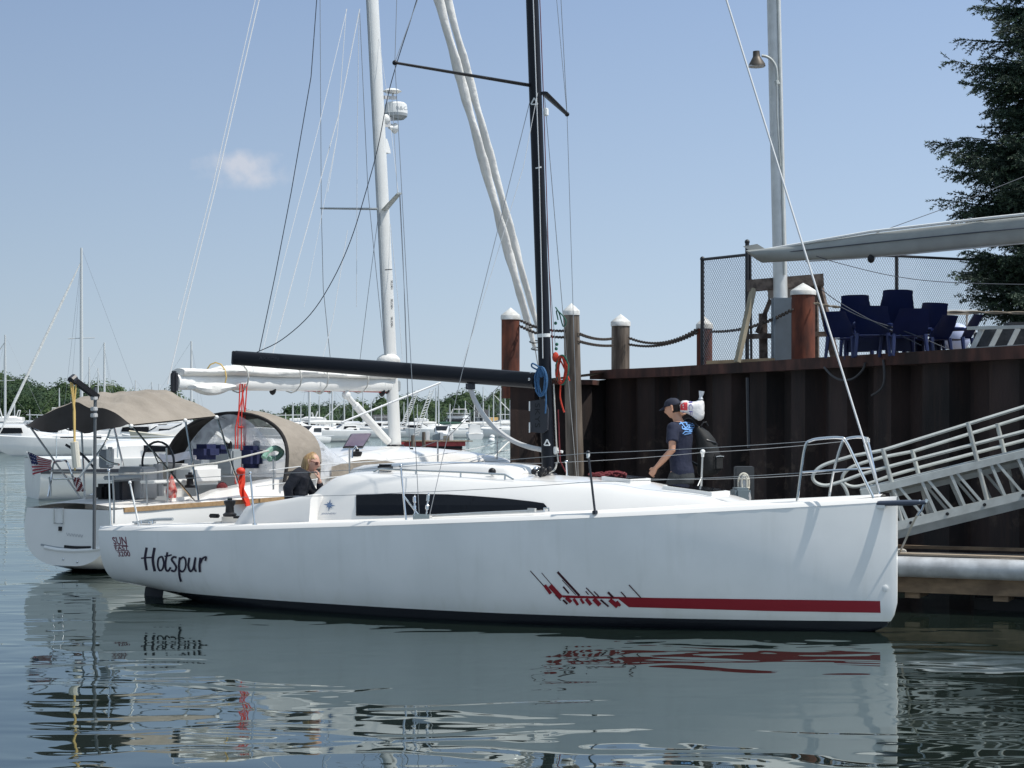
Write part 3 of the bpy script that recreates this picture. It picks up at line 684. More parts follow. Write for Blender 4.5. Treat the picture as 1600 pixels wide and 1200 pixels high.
# rope coils lying on or hanging from the yacht
def coil(name, c, rx, rz, n, r, m, label, ax, tails=(), knot=None, m2=None):
    mb = MB(); a = V(ax).normalized()
    for i in range(n):
        k = 1 - .55 * i / n; ph = random.random() * .5; mi = 1 if (m2 and i % 3 == 0) else 0
        cc = c + N1 * (.012 * (i % 4) - .03) + a * random.uniform(-.015, .015)
        mb.tube([cc + a * math.cos(2 * math.pi * q / 18) * rx * k * random.uniform(.94, 1.06) + V((0, 0, math.sin(2 * math.pi * q / 18) * rz * (.8 + .2 * k))) + N1 * random.uniform(-.01, .01) for q in range(18)], r, 5, closed=True, mi=mi)
    for t in tails: mb.tube(curve([H(*p) for p in t], 5), r, 5)
    if knot: mb.sphere(H(*knot), .04, .03, .06, 8, 6)
    return tag(mb.build(name, [m, m2] if m2 else m), label, 'rope')
coil('rope_coil', H(846, 596, -.14), .075, .17, 6, .010, BLUROPE, 'coiled blue rope hanging on the black mast beside the boom end', U1, [((847, 578, -.14), (840, 572, -.14), (832, 568, -.14), (831, 573, -.14), (840, 578, -.14)), ((851, 598, -.14), (853, 625, -.14), (852, 646, -.14))], (846, 582, -.14))
coil('rope_coil', H(879, 578, .02), .08, .17, 8, .010, ORROPE, 'coiled orange-red rope hanging on the front of the black mast', U1, [((865, 556, .02), (875, 562, .02), (886, 585, .02), (890, 595, .02)), ((876, 600, .02), (875, 620, .02), (880, 640, .02), (882, 644, .02))], (868, 558, .02), GRNROPE)
mb = MB()
for i in range(9):
    p = H(952 + random.uniform(-14, 14), 743.5 - random.random() * 5, random.uniform(-.15, .15)); pr = random.uniform(.08, .16)
    mb.tube([p + U1 * math.cos(2 * math.pi * q / 16) * pr + N1 * math.sin(2 * math.pi * q / 16) * pr * .7 + V((0, 0, random.uniform(-.012, .02))) for q in range(16)], .013, 5, closed=True)
tag(mb.build('rope_coil', MAROPE), 'heap of dark red rope lying on the white foredeck hatch', 'rope')
mb = MB(); g = curve([H(*p) for p in ((868, 480, .05), (874, 490, .05), (880, 510, .05), (884, 500, .05), (870, 485, .05), (872, 500, .06))], 5); mb.tube(g, .008, 5)
for p in ((868, 505, .05), (870, 538, .05), (869, 545, .05)): mb.sphere(H(*p), .02, seg=7, rg=5)
mb.build('halyard_tail', GRNROPE, root1)
# ------------------------------------------------------------------ the cruising yacht moored behind it
SX, SY, VX, VY, MX_, MY_ = -6.47, 26.8, .52, .854, .854, -.52
def P2(b, w_, z): return V((SX + VX * b + MX_ * w_, SY + VY * b + MY_ * w_, z))
def b_of(px, w_=0):
    r = (px - 800) / F; return (r * (SY + MY_ * w_) - SX - MX_ * w_) / (VX - r * VY)
def G(px, py, w_=0):
    p = P2(b_of(px, w_), w_, 0); p.z = HC - (py - HZ) * p.y / F; return p
U2 = V((VX, VY, 0)); N2 = V((MX_, MY_, 0))
HB2 = [(0, .82), (.7, .98), (2, 1.33), (4, 1.72), (6, 1.88), (8, 1.82), (10, 1.45), (12, .85), (13.3, .36), (14.25, .03)]
SH2 = [(0, .92), (1, .95), (3, 1.0), (8, 1.08), (14.25, 1.34)]
ZB2 = [(0, .10), (.5, -.02), (2, -.2), (5, -.38), (10, -.32), (13, -.05), (13.8, .4), (14.25, 1.0)]
def hb2(b): return smooth(HB2, b)
def zs2(b): return smooth(SH2, b)
def sec2(b, n=14):
    o = []; W_, z1, z0 = hb2(b), zs2(b), lerp(ZB2, b); k = min(1, b / 12)
    for i in range(n + 1):
        th = math.pi / 2 * i / n; o.append((W_ * max(math.cos(th), 0) ** (.55 + .3 * k) if i < n else 0, z1 - (z1 - z0) * math.sin(th) ** .95))
    # tumblehome bulge at the stern
    return [(w_ * (1 + .10 * math.sin(math.pi * min(1, i / n * 1.25)) * max(0, 1 - b / 3)), z) for i, (w_, z) in enumerate(o)]
def skew(b, z): return b + .08 * (z / .95) * max(0, 1 - b / 2.6)
root2 = thing('cruising_yacht', P2(5, 0, 0), 'white cruising yacht with furled white mainsail, beige bimini and radar on its pale mast', 'sailboat')
mb = MB(); rings = []
for b in [0, .3, .7, 1.2, 2, 3, 4, 5, 6, 7, 8, 9, 10, 11, 12, 12.7, 13.3, 13.7, 14, 14.25]:
    s = sec2(b); rings.append([P2(skew(b, z), w_, z) for w_, z in s] + [P2(skew(b, z), -w_, z) for w_, z in s[-2::-1]])
mb.loft(rings, closed=False)
def hull2mat():
    m = mat('cruiser_gelcoat', (.78, .77, .75), .25, coat=.3); n = m.node_tree; b = n.nodes['Principled BSDF']
    t = n.nodes.new('ShaderNodeTexCoord'); s = n.nodes.new('ShaderNodeSeparateXYZ'); n.links.new(t.outputs['Object'], s.inputs[0])
    g = n.nodes.new('ShaderNodeMath'); g.operation = 'GREATER_THAN'; g.inputs[1].default_value = .05; n.links.new(s.outputs[2], g.inputs[0])
    x = n.nodes.new('ShaderNodeMix'); x.data_type = 'RGBA'; x.inputs[6].default_value = (.02, .025, .03, 1); x.inputs[7].default_value = (.78, .77, .75, 1)
    n.links.new(g.outputs[0], x.inputs[0]); n.links.new(x.outputs[2], b.inputs['Base Color']); return m
hull2 = mb.build('hull', hull2mat(), root2, sharp=50)
mb = MB(); mb.poly(rings[0]); tr = mb.build('transom', GELOLD, root2)
bvt = bvh_of(tr)
mb = MB()                                    # swim step lip, dark seam above it, two drains
lip = [hit(bvt, x, y, .0) for x, y in ((70, 855), (90, 859), (115, 860.5), (140, 859.5), (158, 857))]
lip = [p for p in lip if p]
mb.tube(lip, .028, 8); mb.build('swim_step', WHITE, tr)
mb = MB(); ribbon(mb, bvt, [(64, 851), (85, 855), (102, 857)], 3, .006); mb.build('step_seam', GREY, tr)
mb = MB(); ribbon(mb, bvt, [(101, 854), (120, 855.5), (143, 855.5)], 4.5, .012); mb.build('step_hinge', BLACK, tr)
for x, y in ((99, 874), (121, 878)):
    mb = MB(); q = hit(bvt, x, y, 0)
    if q: mb.sphere(q, .02, seg=8, rg=6); mb.build('drain', STEEL, tr)
mb = MB(); q = hit(bvt, 95, 826, 0); mb.box(q, .05, .05, .06, N2); mb.build('exhaust_outlet', BLACK, tr)
mb = MB(); p = hit(bvt, 94, 806, .03); mb.tube([p + N2 * s * .09 + V((0, 0, h)) for s, h in ((-1, .11), (1, .11), (1, -.11), (-1, -.11))], .012, 6, closed=True); mb.build('boarding_ladder', STEEL, tr)
mb = MB()
tq = [(103, 831), (130, 834), (103, 836.5), (130, 839.5)]
for k in range(6): ribbon(mb, bvt, [(104 + k * 4.4, 832.5 + k * .5), (106 + k * 4.4, 837 + k * .5), (107.5 + k * 4.4, 833 + k * .5)], .8, .004 + .0004 * k)
mb.build('faded_lettering', LGREY, tr, flat=True)
# deck with cockpit well
mb = MB(); rows = []
sb = [.24, .8, 1.3, 1.8, 2.4, 3, 3.6, 4.4, 5.5, 7, 8.5, 10, 11.2, 12.2, 13, 13.6, 14.1]
for b in sb:
    h = hb2(b) - .03; c = min(.85, h * .6); rows.append([mb.bm.verts.new(P2(b, t, zs2(b) + .02 + .05 * (1 - (t / h) ** 2))) for t in (-h, -c, -c / 2, 0, c / 2, c, h)])
for i in range(len(sb) - 1):
    for j in range(6):
        if .9 < sb[i] < 4.3 and 1 <= j <= 4: continue
        mb.bm.faces.new((rows[i][j], rows[i + 1][j], rows[i + 1][j + 1], rows[i][j + 1]))
mb.build('deck', DECK, root2)
mb = MB(); rg = [[P2(b, t, z) for t, z in ((-.85, 1.06), (-.85, .85), (-.45, .85), (-.45, .5), (.45, .5), (.45, .85), (.85, .85), (.85, 1.06))] for b in (1.3, 4.4)]
mb.loft(rg, closed=False); mb.poly(rg[1]); mb.build('cockpit', GELOLD, root2)
mb = MB(); mb.loft([[P2(b, hb2(b) + .012, zs2(b) + .02), P2(b, hb2(b) + .012, zs2(b) - .045), P2(b, hb2(b) - .02, zs2(b) - .045), P2(b, hb2(b) - .02, zs2(b) + .02)] for b in (.3, 1, 2, 3, 4, 6, 8, 10, 12, 13.3)]); mb.build('rub_rail', TEAK, root2)
for sgn in (-1, 1):                          # coaming
    mb = MB(); rg = []
    for b, h in ((1.6, .05), (2.1, .16), (3.2, .25), (4.2, .30), (5.0, .30)):
        z = zs2(b); rg.append([P2(b, sgn * t, q) for t, q in ((1.22, z), (1.17, z + h), (.95, z + h + .01), (.86, z + h * .8), (.85, z - .1))])
    mb.loft(rg, closed=False); mb.poly(rg[0]); mb.poly(rg[-1]); mb.build('coaming', GEL, root2)
# coachroof: top line read against the photograph's rows
CT = [(405, 745), (425, 735), (450, 722), (480, 712), (520, 703), (560, 699), (600, 697), (640, 698.5), (690, 703), (740, 710), (770, 717), (790, 726)]
mb = MB(); rg = []
for x, y in CT:
    b = b_of(x); z = HC - (y - HZ) * P2(b, 0, 0).y / F; zd = zs2(b) - .02; wb = lerp([(4, 1.2), (7, 1.3), (9, 1.2), (11, .85), (13, .3)], b)
    h = max(z - zd, .05)
    half = [(wb, zd), (wb - .06, zd + .62 * h), (wb - .14, zd + .82 * h), (wb - .32, zd + .93 * h), (wb * .35, zd + .99 * h), (0, z)]
    rg.append([P2(b, w_, q) for w_, q in half] + [P2(b, -w_, q) for w_, q in half[-2::-1]])
mb.loft(rg, closed=False); mb.poly(rg[0]); mb.poly(rg[-1]); cab2 = mb.build('cabin', GEL, root2)
bv2 = bvh_of(cab2)
for q in ([(520, 733), (640, 729), (700, 731), (640, 737), (520, 741)],):
    mb = MB(); fill(mb, bv2, q, .006); 
    if len(mb.bm.faces): mb.build('cabin_window', GLASS, root2, flat=True)
    else: mb.bm.free()
# open deck hatch, winches, rope clutch on the roof
mb = MB(); q = [G(537, 699, .3), G(566, 699, .3), G(579, 679, .0), G(549, 679.5, .0)]; mb.slab(q, .03); mb.build('open_hatch', mat('smoky_hatch', (.10, .075, .12), .2, coat=.3), root2)
mb = MB(); mb.tube([p + V((0, -.02, 0)) for p in q], .018, 6, closed=True); mb.build('hatch_frame', BLACK, root2)
for x, y, s in ((558, 727, 1.2), (643, 722, 1.1), (357 - 60, 762, 1)):
    mb = MB(); winch(mb, G(x, y, .85 if x > 400 else 1.0), s); mb.build('winch', BLACK, root2)
mb = MB(); mb.tube([G(549, 735, .9), G(551, 704, .9), G(556, 697, .85), G(560, 704, .8), G(562, 712, .8)], .014, 6); mb.build('grab_hoop', STEEL, root2)
for x, y in ((502, 702), (526, 712)):
    mb = MB(); p = G(x, y, .3); mb.box(p, .12, .09, .06, U2, bev=.015); mb.build('roof_block', BLACK, root2)
# mast
g0, g1 = G(617.5, 697, 0), G(582, 0, 0); GD = (g1 - g0) / (g1.z - g0.z)
def mast2(z): return g0 + GD * (z - g0.z)
mb = MB(); mb.oval([mast2(z) for z in (1.6, 4, 8, 12, 15.5)], [.14, .14, .14, .13, .1], [.095, .095, .095, .09, .07], U2, 18); mst2 = mb.build('mast', MASTW, root2); bvm2 = bvh_of(mst2)
mb = MB(); mb.tube([mast2(z) - U2 * .15 for z in (3.2, 8, 15)], .03, 6); mb.build('mast_track', GREY, mst2)
mb = MB(); mb.lathe(mast2(1.62), [(.2, 0), (.2, .05), (.16, .12), (.15, .14)], 14); mb.build('mast_collar', BLACK, root2)
mb = MB()
for y0, y1 in ((438, 452), (467, 483), (495, 511)):
    text_px(mb, bvm2, 'SELDEN', ((613.5, y0), (613.5, y1), (610.5, y0), (610.5, y1)), .004)
ribbon(mb, bvm2, [(601.5, 421.5), (612.5, 421)], 1.2, .004)
mb.build('mast_lettering', BLACK, mst2, flat=True)
for (px, py), (tx, ty), t in (((591, 326.5), (502, 325.5), -1.15), ((600, 329), (624, 302), 1.15)):
    mb = MB(); a_, b_ = G(px, py), G(tx, ty, t); mb.oval([a_, b_], [.07, .05], [.022, .018], U2, 8); mb.build('spreader', GREY if t < 0 else ALUM, root2)
# boom and flaked mainsail
h0, h1 = G(612, 601), G(275, 597); BD = h1 - h0
mb = MB(); mb.oval([h0, h0 + BD * .5, h1], [.13, .13, .12], [.08, .08, .08], (0, 0, 1), 14); bm2 = mb.build('boom', WHITE, root2)
mb = MB(); mb.box(h1 - U2 * .04, .1, .12, .34, BD, bev=.03); mb.build('boom_cap', CARBON2, bm2)
mb = MB(); rg = []; N = 60; rnd = [random.uniform(-1, 1) for _ in range(400)]
top = [(272, 576), (290, 575), (330, 577), (345, 572), (375, 570), (410, 573), (430, 576), (445, 576), (470, 578), (520, 580), (570, 582), (590, 584), (605, 586), (618, 588)]
for i in range(N + 1):
    x = 279 + (612 - 279) * i / N; b = b_of(x); D = P2(b, 0, 0).y; zt = HC - (lerp(top, x) - HZ) * D / F; zb_ = (h0 + BD * ((612 - x) / 337)).z + .10
    hh = max(.05, zt - zb_); wd = .17 + .025 * math.sin(x * .06) + .012 * rnd[i]; ring = []
    for k in range(18):
        th = 2 * math.pi * k / 18; rr = 1 + .10 * math.sin(3 * th + x * .04) + .05 * math.sin(7 * th + x * .09) + .03 * rnd[(i * 7 + k * 13) % 400]
        ring.append(P2(b, wd * math.cos(th) * rr, zb_ + hh / 2 + hh / 2 * math.sin(th) * (rr if math.sin(th) < .4 else 1 + .05 * rnd[(i * 3 + k) % 400])))
    rg.append(ring)
mb.loft(rg); mb.build('mainsail', SAIL, root2, sharp=80)
mb = MB(); rg = []
for i in range(13):                          # lower bag of loose sail hanging under the aft boom
    x = 300 + 62 * i / 12; b = b_of(x, .2); D = P2(b, .2, 0).y; z = HC - (605 + 3 * math.sin(i * .3) - HZ) * D / F; hh = .02 + .085 * math.sin(math.pi * (i + .6) / 13.2)
    rg.append([P2(b, .2 + .1 * math.cos(2 * math.pi * k / 10), z + hh * math.sin(2 * math.pi * k / 10)) for k in range(10)])
mb.loft(rg); mb.build('sail_fold', SAIL, root2)
for x in (337, 372, 455, 497, 560):
    mb = MB(); b = b_of(x); p = P2(b, 0, (h0 + BD * ((612 - x) / 337)).z + .08)
    mb.tube([p + N2 * .22 * math.cos(2 * math.pi * k / 12) + V((0, 0, .24 * math.sin(2 * math.pi * k / 12))) for k in range(12)], .012, 5, closed=True); mb.build('sail_tie', WROPE if x != 337 else YELROPE, root2)
mb = MB(); mb.sphere(G(607, 564), .22, .16, .14, 12, 8); mb.build('sail_headboard', SAIL, root2)
mb = MB(); mb.box(G(618, 603), .22, .1, .2, U2, bev=.02); mb.build('gooseneck', GREY, root2)
mb = MB(); p, q = G(541, 617), G(606, 690); mb.tube([p, p.lerp(q, .2), p.lerp(q, .21), q], [.05, .05, .07, .07], 10); mb.sphere(p, .08, seg=8, rg=6); mb.build('boom_vang', WHITE, root2)
mb = MB(); mb.tube([G(420, 607), G(480, 610), G(515, 611)], .02, 5); mb.tube([G(430, 608), G(610, 613)], .012, 5); mb.build('reefing_line', REDROPE, root2)
mb = MB(); mb.tube(curve([G(x, y) for x, y in ((492, 610), (500, 615), (508, 608), (515, 614), (519, 604))], 4), .018, 5); mb.tube(curve([G(x, y) for x, y in ((496, 605), (505, 612), (513, 604))], 4), .016, 5); mb.build('rope_bundle', WROPE, root2)
for x, y in ((382, 598), (426, 609), (597, 612), (604, 608)):
    mb = MB(); p = G(x, y); mb.sphere(p, .06, .05, .09, 8, 6); mb.build('boom_block', BLACK, root2)
# radar, lights and horn on the front of the mast
p = G(618.5, 173.5, .0); s = p.y / F
mb = MB(); mb.lathe(p, [(.0, .15), (.16, .15), (.20, .12), (.215, .0), (.215, -.05), (.001, -.05)], 24); rad = mb.build('radar_dome', WHITE, root2)
mb = MB(); mb.lathe(p - V((0, 0, .05)), [(.214, 0), (.21, -.05), (.15, -.10), (.001, -.10)], 24); mb.build('radar_base', GREY, rad)
bvr = bvh_of(rad); mb = MB(); text_px(mb, bvr, 'B&G', ((619, 165.5), (636.5, 166.5), (619, 171), (636.5, 172)), .004); mb.build('radar_lettering', GREY, rad, flat=True)
mb = MB(); q = G(613, 141); mb.lathe(q, [(.001, .03), (.1, .02), (.175, -.02), (.12, -.05), (.001, -.05)], 18); mb.build('antenna_disc', WHITE, root2)
for x0, y0, x1, y1, wd in ((600, 152, 618, 153, .05), (601, 186, 616, 186, .05), (600, 196, 612, 196, .045)):
    mb = MB(); mb.beam(G(x0, y0), G(x1, y1), wd, .06, (0, 0, 1)); mb.cyl(G(x1 - 4, y0 - 8), G(x1 - 4, y1), .014); mb.build('mast_bracket', LGREY, root2)
mb = MB(); mb.sphere(G(603, 186), .07, .06, .09, 10, 8); mb.build('deck_light', WHITE, root2)
mb = MB(); mb.lathe(G(608, 199), [(.03, 0), (.05, .08), (.10, .15), (.001, .155)], 14, ax=U2 + V((.25, 0, 0))); mb.build('horn', WHITE, root2)
mb = MB(); mb.loft([[mast2(z) + U2 * (.14 + d) + N2 * t for t in (-.05, .05)] + [mast2(z) + U2 * .12 + N2 * t for t in (.05, -.05)] for z, d in ((7.05, .12), (7.12, .11), (7.3, .03))]); mb.build('mast_step', WHITE, root2)
# furled headsails on the two stays
for x0, y0, x1, y1, w0, w1, r in ((680, -20, 836, 545, 0, 0, .085), (694, -20, 842, 520, -.25, -.1, .075)):
    mb = MB(); a_, b_ = G(x0, y0, w0), G(x1, y1, w1); A2 = a_ + (a_ - b_) * .9; n = 70; rg = []
    d = (b_ - A2).normalized(); e1 = d.orthogonal().normalized(); e2 = d.cross(e1)
    for i in range(n + 1):
        f = i / n; c = A2.lerp(b_, f); rad_ = r * (1 if f < .90 else max(.4, 1 - (f - .90) * 5.5)) * (1 + .05 * math.sin(i * 1.9))
        rg.append([c + (e1 * math.cos(2 * math.pi * k / 12) + e2 * math.sin(2 * math.pi * k / 12)) * rad_ * (1 + .17 * math.sin(2 * math.pi * k / 12 * 2 + i * .75) + .06 * math.sin(2 * math.pi * k / 12 * 3 - i * 1.7)) for k in range(12)])
    mb.loft(rg); mb.build('furled_headsail', SAIL, root2, sharp=80)
    wire('stay', [b_, P2(14.1, 0, 1.45)], .012, WIRE, root2)
mb = MB()
for y in (510, 534, 545): mb.tube([G(829 + (y - 510) * .25, y) + V((math.cos(k) * .1, math.sin(k) * .1, .03 * math.sin(k))) for k in [2 * math.pi * j / 10 for j in range(10)]], .012, 5, closed=True)
mb.build('sail_lashing', BLACK, root2)
# standing rigging and lazy jacks
for pts, r, m in ((((407, -10, 0), (335, 300, 0), (290, 480, 0), (262, 600, 0)), .010, WIREL), (((401, -10, .3), (330, 300, .3), (278, 500, .3)), .007, WIREL),
        (((542, 14, 0), (500, 190, .1), (440, 420, .2), (408, 560, .3)), .006, WIREL), (((541, 14, 0), (527, 210, .15), (512, 300, .2)), .006, WIREL), (((527, 210, .15), (475, 480, .3)), .004, WIREL), (((562, 14, 0), (529, 180, 0), (462, 420, 0), (420, 575, 0)), .009, WIREL),
        (((561, 14, -.1), (558, 218, -.1), (557, 480, -.1)), .005, WIREL), (((543, 360, .2), (520, 500, .2), (500, 575, .2)), .006, WIREL), (((500, -10, -1.2), (502, 325, -1.15), (505, 450, -1.3), (518, 580, -1.5)), .006, WIRE),
        (((562, 20, -.4), (575, 300, -.5), (600, 545, -.6)), .006, WIRE), (((590, 345, 0), (575, 460, -.3), (559, 590, -.8)), .005, WIRE), (((624, 302, 1.15), (633, 480, 1.3), (640, 700, 1.6)), .006, WIRE), (((612, 140, .4), (621, 302, 1.12)), .005, WIRE),
        (((592, 60, .1), (605, 150, .3), (622, 300, 1.1)), .004, WIREL), (((610, 350, .1), (622, 470, .3), (629, 565, .4)), .005, WIREL), (((625, 302, 1.1), (630, 410, 1.2), (637, 620, 1.4)), .005, DKLINE)):
    wire('rigging_line', [G(*p) for p in pts], r, m, root2)
wire('whisker_pole', [G(534, 660, 1.0), G(688, 598, 1.2)], .018, WIREL, root2)
for pts in (((640, 705, .2), (700, 683, .4), (782, 601, .3)),): wire('rigging_line', [G(*p) for p in pts], .007, DKLINE, root2)
# mainsheet tackle in red
mb = MB()
for x0, x1 in ((375, 372), (379, 377), (383, 368), (386, 381), (378, 384)): mb.tube([G(x0, 600, .1), G(x1, 668, .25), G(x1 + random.uniform(-6, 2), 756, .45)], .011, 5)
mb.tube([G(372, 668, .25), G(384, 668, .25)], .02, 5); mb.build('mainsheet', REDROPE, root2)
mb = MB(); mb.sphere(G(347, 763, .95), .09, .07, .10, 8, 6); mb.build('sheet_block', MAROPE, root2)
# bimini
def bim(u, v):                                 # u fore-aft, v athwart
    b = .30 + 1.80 * u; w_ = (v - .5) * 2 * (1.02 + .05 * u)
    hump = lerp([(0, .0), (.12, .10), (.38, .26), (.60, .20), (.72, .10), (.86, .22), (1, .10)], u)
    e = 1 - abs(2 * v - 1) ** 2.2
    sagv = .035 * math.sin(9 * u + 3 * v) + .025 * math.sin(17 * v + 4 * u) + .015 * math.sin(31 * u - 13 * v) + .012 * math.sin(23 * u + 29 * v)
    return P2(b, w_, 2.17 + .10 * u - .03 * (1 - u) + e * (.26 + hump * .72) + sagv * e)
mb = MB(); mb.grid(bim, 26, 26); mb.build('bimini_canopy', BEIGE, root2, sharp=80)
mb = MB(); mb.grid(lambda u, v: bim(u, v) - V((0, 0, .02)) + (P2(0, 0, 0) - P2(0, 0, 0)), 26, 26); mb.build('canopy_shade_layer', DKCANV_SHADE, root2, sharp=80)  # dark layer painting in the shade under the beige canopy
mb = MB(); mb.grid(lambda u, v: bim(0, v) - V((0, 0, 1)) * u * .38 * (1 - abs(2 * v - 1) ** 2.5) - U2 * .10 * u, 5, 20); mb.build('bimini_valance', DKCANV_SHADE, root2, sharp=80)
for u, bb in ((.0, 1.5), (.62, 1.6), (1.0, 2.6)):
    for sgn in (0, 1):
        mb = MB(); p = bim(u, sgn); q = P2(bb, (sgn - .5) * 2.3, zs2(bb) + .05); mb.tube([p, q], .016, 6); mb.build('bimini_frame', STEEL, root2)
        if sgn == 1 or u == 0:
            mb = MB(); mb.sphere(p - V((0, 0, .02)), .035, .035, .03, 8, 6); mb.build('frame_joint', WHITE, root2)
mb = MB(); mb.beam(G(338, 676, 1.05), G(358, 690, 1.1), .04, .05); mb.build('frame_strut', WHITE, root2)
# dodger
B0 = b_of(352)
def dod(u, v):                                  # u: 0 aft hoop .. 1 foot of windscreen
    w_ = math.cos(math.pi * v) * (1.28 - .02 * u); s = math.sin(math.pi * v) ** .62
    b = B0 + .20 + 1.75 * u - .30 * (1 - s) * (1 - u)
    hgt = lerp([(0, 1.10), (.2, 1.12), (.46, .98), (.8, .45), (1, .14)], u)
    return P2(b, w_, 1.22 + .12 * u + s * hgt)
mb = MB(); mb.grid(lambda u, v: dod(u * .46, v), 14, 28); dd = mb.build('dodger_canvas', BEIGE, root2, sharp=80)
mb = MB(); mb.grid(lambda u, v: dod(u * .45, .01 + .98 * v) - V((0, 0, .025)), 14, 28); mb.build('dodger_shade_layer', DKCANV_SHADE, root2, sharp=80)  # dark inner layer, the dodger's inside shade put into colour
mb = MB(); mb.grid(lambda u, v: dod(.46 + u * .54, v), 8, 28); mb.build('dodger_windscreen', VINYL, root2, sharp=80)
mb = MB(); mb.tube([dod(0, i / 30) for i in range(31)], .03, 7); mb.build('dodger_hoop', DKCANV_SHADE, root2)
mb = MB(); mb.grid(lambda u, v: P2(B0 + 1.1 + 2.0 * u, 1.30, 1.17 + v * (.28 + .1 * math.sin(math.pi * u))), 10, 4); mb.build('dodger_skirt', BEIGE, root2)
# clear storm panel slung across the dodger opening
mb = MB(); mb.grid(lambda u, v: P2(B0 + .1, (v - .5) * 1.9, 1.3 + u * 1.0 * math.sin(math.pi * (.08 + .84 * v)) ** .7), 10, 20); mb.build('storm_panel', VINYL, root2, sharp=80)
# cockpit furniture
def bx(name, px, py, w_, sx_, sy_, sz_, m, bev=.03, root=None):
    mb = MB(); mb.box(G(px, py, w_), sx_, sy_, sz_, U2, bev=bev); return mb.build(name, m, root or root2)
bx('companionway_hatch', 352, 722, .2, .25, .5, .42, GREY); bx('instrument_pod', 272, 742, .2, .2, .5, .35, LGREY); bx('helm_seat', 232, 742, -.1, .3, .3, .32, CREAM, .05)
bx('cockpit_cushion', 310, 742, .5, .7, .4, .30, WHITE, .06); bx('cockpit_table', 262, 752, .75, .9, .3, .05, WHITE, .015)
for px, py, sx_, sz_ in ((322, 706, .35, .24), (393, 714, .30, .36), (342, 702, .3, .14)): bx('folded_canvas', px, py, .5, sx_, .35, sz_, NAVYC, .07)
for px, py in ((357, 697), (401, 696)): bx('instrument', px, py, .3, .1, .1, .16, BLACK, .02)
mb = MB(); p = G(247, 723, .2); mb.tube([p + N2 * math.cos(2 * math.pi * k / 24) * .32 + V((0, 0, math.sin(2 * math.pi * k / 24) * .32)) for k in range(24)], .018, 6, closed=True)
for k in range(3): mb.tube([p, p + N2 * math.cos(2.1 * k) * .32 + V((0, 0, math.sin(2.1 * k) * .32))], .01, 5)
mb.build('steering_wheel', CARBON2, root2)
mb = MB(); mb.cyl(G(247, 775, .2), G(247, 725, .2), .09, .07); mb.build('pedestal', LGREY, root2)
mb = MB(); mb.lathe(G(268, 778, .9), [(.07, 0), (.085, .1), (.05, .22), (.02, .34), (.001, .35)], 10); mb.build('danbuoy', mat('red_white_float', (.50, .04, .03), .6, col2=(.6, .45, .4), vscale=14), root2)
bx('cockpit_locker', 215, 755, .1, .35, .5, .5, LGREY); bx('grill_lid', 192, 746, .3, .6, .25, .06, GREY, .02); bx('outboard_bracket', 192, 770, .1, .3, .2, .4, CARBON2); bx('outboard_engine', 165, 769, -.3, .3, .22, .26, BLACK, .05)
bx('helm_display', 166, 717, -.2, .12, .22, .28, GREY, .02); bx('antenna_dome', 172, 714, -.1, .1, .12, .30, WHITE, .03)
mb = MB(); mb.tube(curve([G(x, y, .9) for x, y in ((412, 715), (418, 706), (430, 700), (440, 706), (434, 715), (420, 717))], 5), .045, 6); mb.build('line_bag', PALEGRN, root2)
# pushpit, gate stanchions, guard lines
def rail2(pts, r=.016, m=STEEL, name='pushpit_rail'):
    mb = MB(); mb.tube(curve([G(*p) for p in pts], 6), r, 6); return mb.build(name, m, root2)
rail2([(75, 776, -.9), (80, 748, -.9), (84, 724, -.85), (95, 720, -.6), (104, 721, -.3), (112, 740, -.2), (118, 760, -.2)]); rail2([(80, 749, -.9), (115, 748, -.3)], .012)
rail2([(122, 748, -.1), (150, 712, .2), (165, 690, .5), (172, 672, .6)]); rail2([(155, 712, .0), (170, 722, .2), (186, 726, .4)]); rail2([(103, 695, -.6), (130, 712, -.3), (150, 735, .1)], .02, CARBON2)
for x, y0, y1 in ((79, 776, 745), (178, 818, 744), (230, 805, 740), (262, 800, 700)): rail2([(x, y0, .9 if x > 120 else -.85), (x, (y0 + y1) / 2, .9 if x > 120 else -.85), (x - 2, y1, .9 if x > 120 else -.85)], .014, ALU, 'stanchion')
rail2([(78, 736, -.9), (220, 740, .9), (300, 728, 1.2), (345, 722, 1.5), (420, 704, 1.6)], .014, WROPE, 'guard_line')
rail2([(420, 735, 1.7), (480, 728, 1.75), (640, 716, 1.8), (740, 701, 1.3), (800, 685, .7)], .007, WIREL, 'guard_line'); rail2([(400, 760, 1.7), (550, 742, 1.8), (700, 722, 1.5), (800, 702, .7)], .007, WIREL, 'guard_line')
for x, y0, y1, w_ in ((427, 765, 718, 1.7), (546, 752, 700, 1.8), (684, 735, 690, 1.5), (777, 722, 682, .8)): rail2([(x, y0, w_), (x, (y0 + y1) / 2, w_), (x, y1, w_)], .014, ALU, 'stanchion')
rail2([(765, 722, .6), (790, 695, .6), (806, 684, .4)], .016, WHITE, 'pulpit_rail')
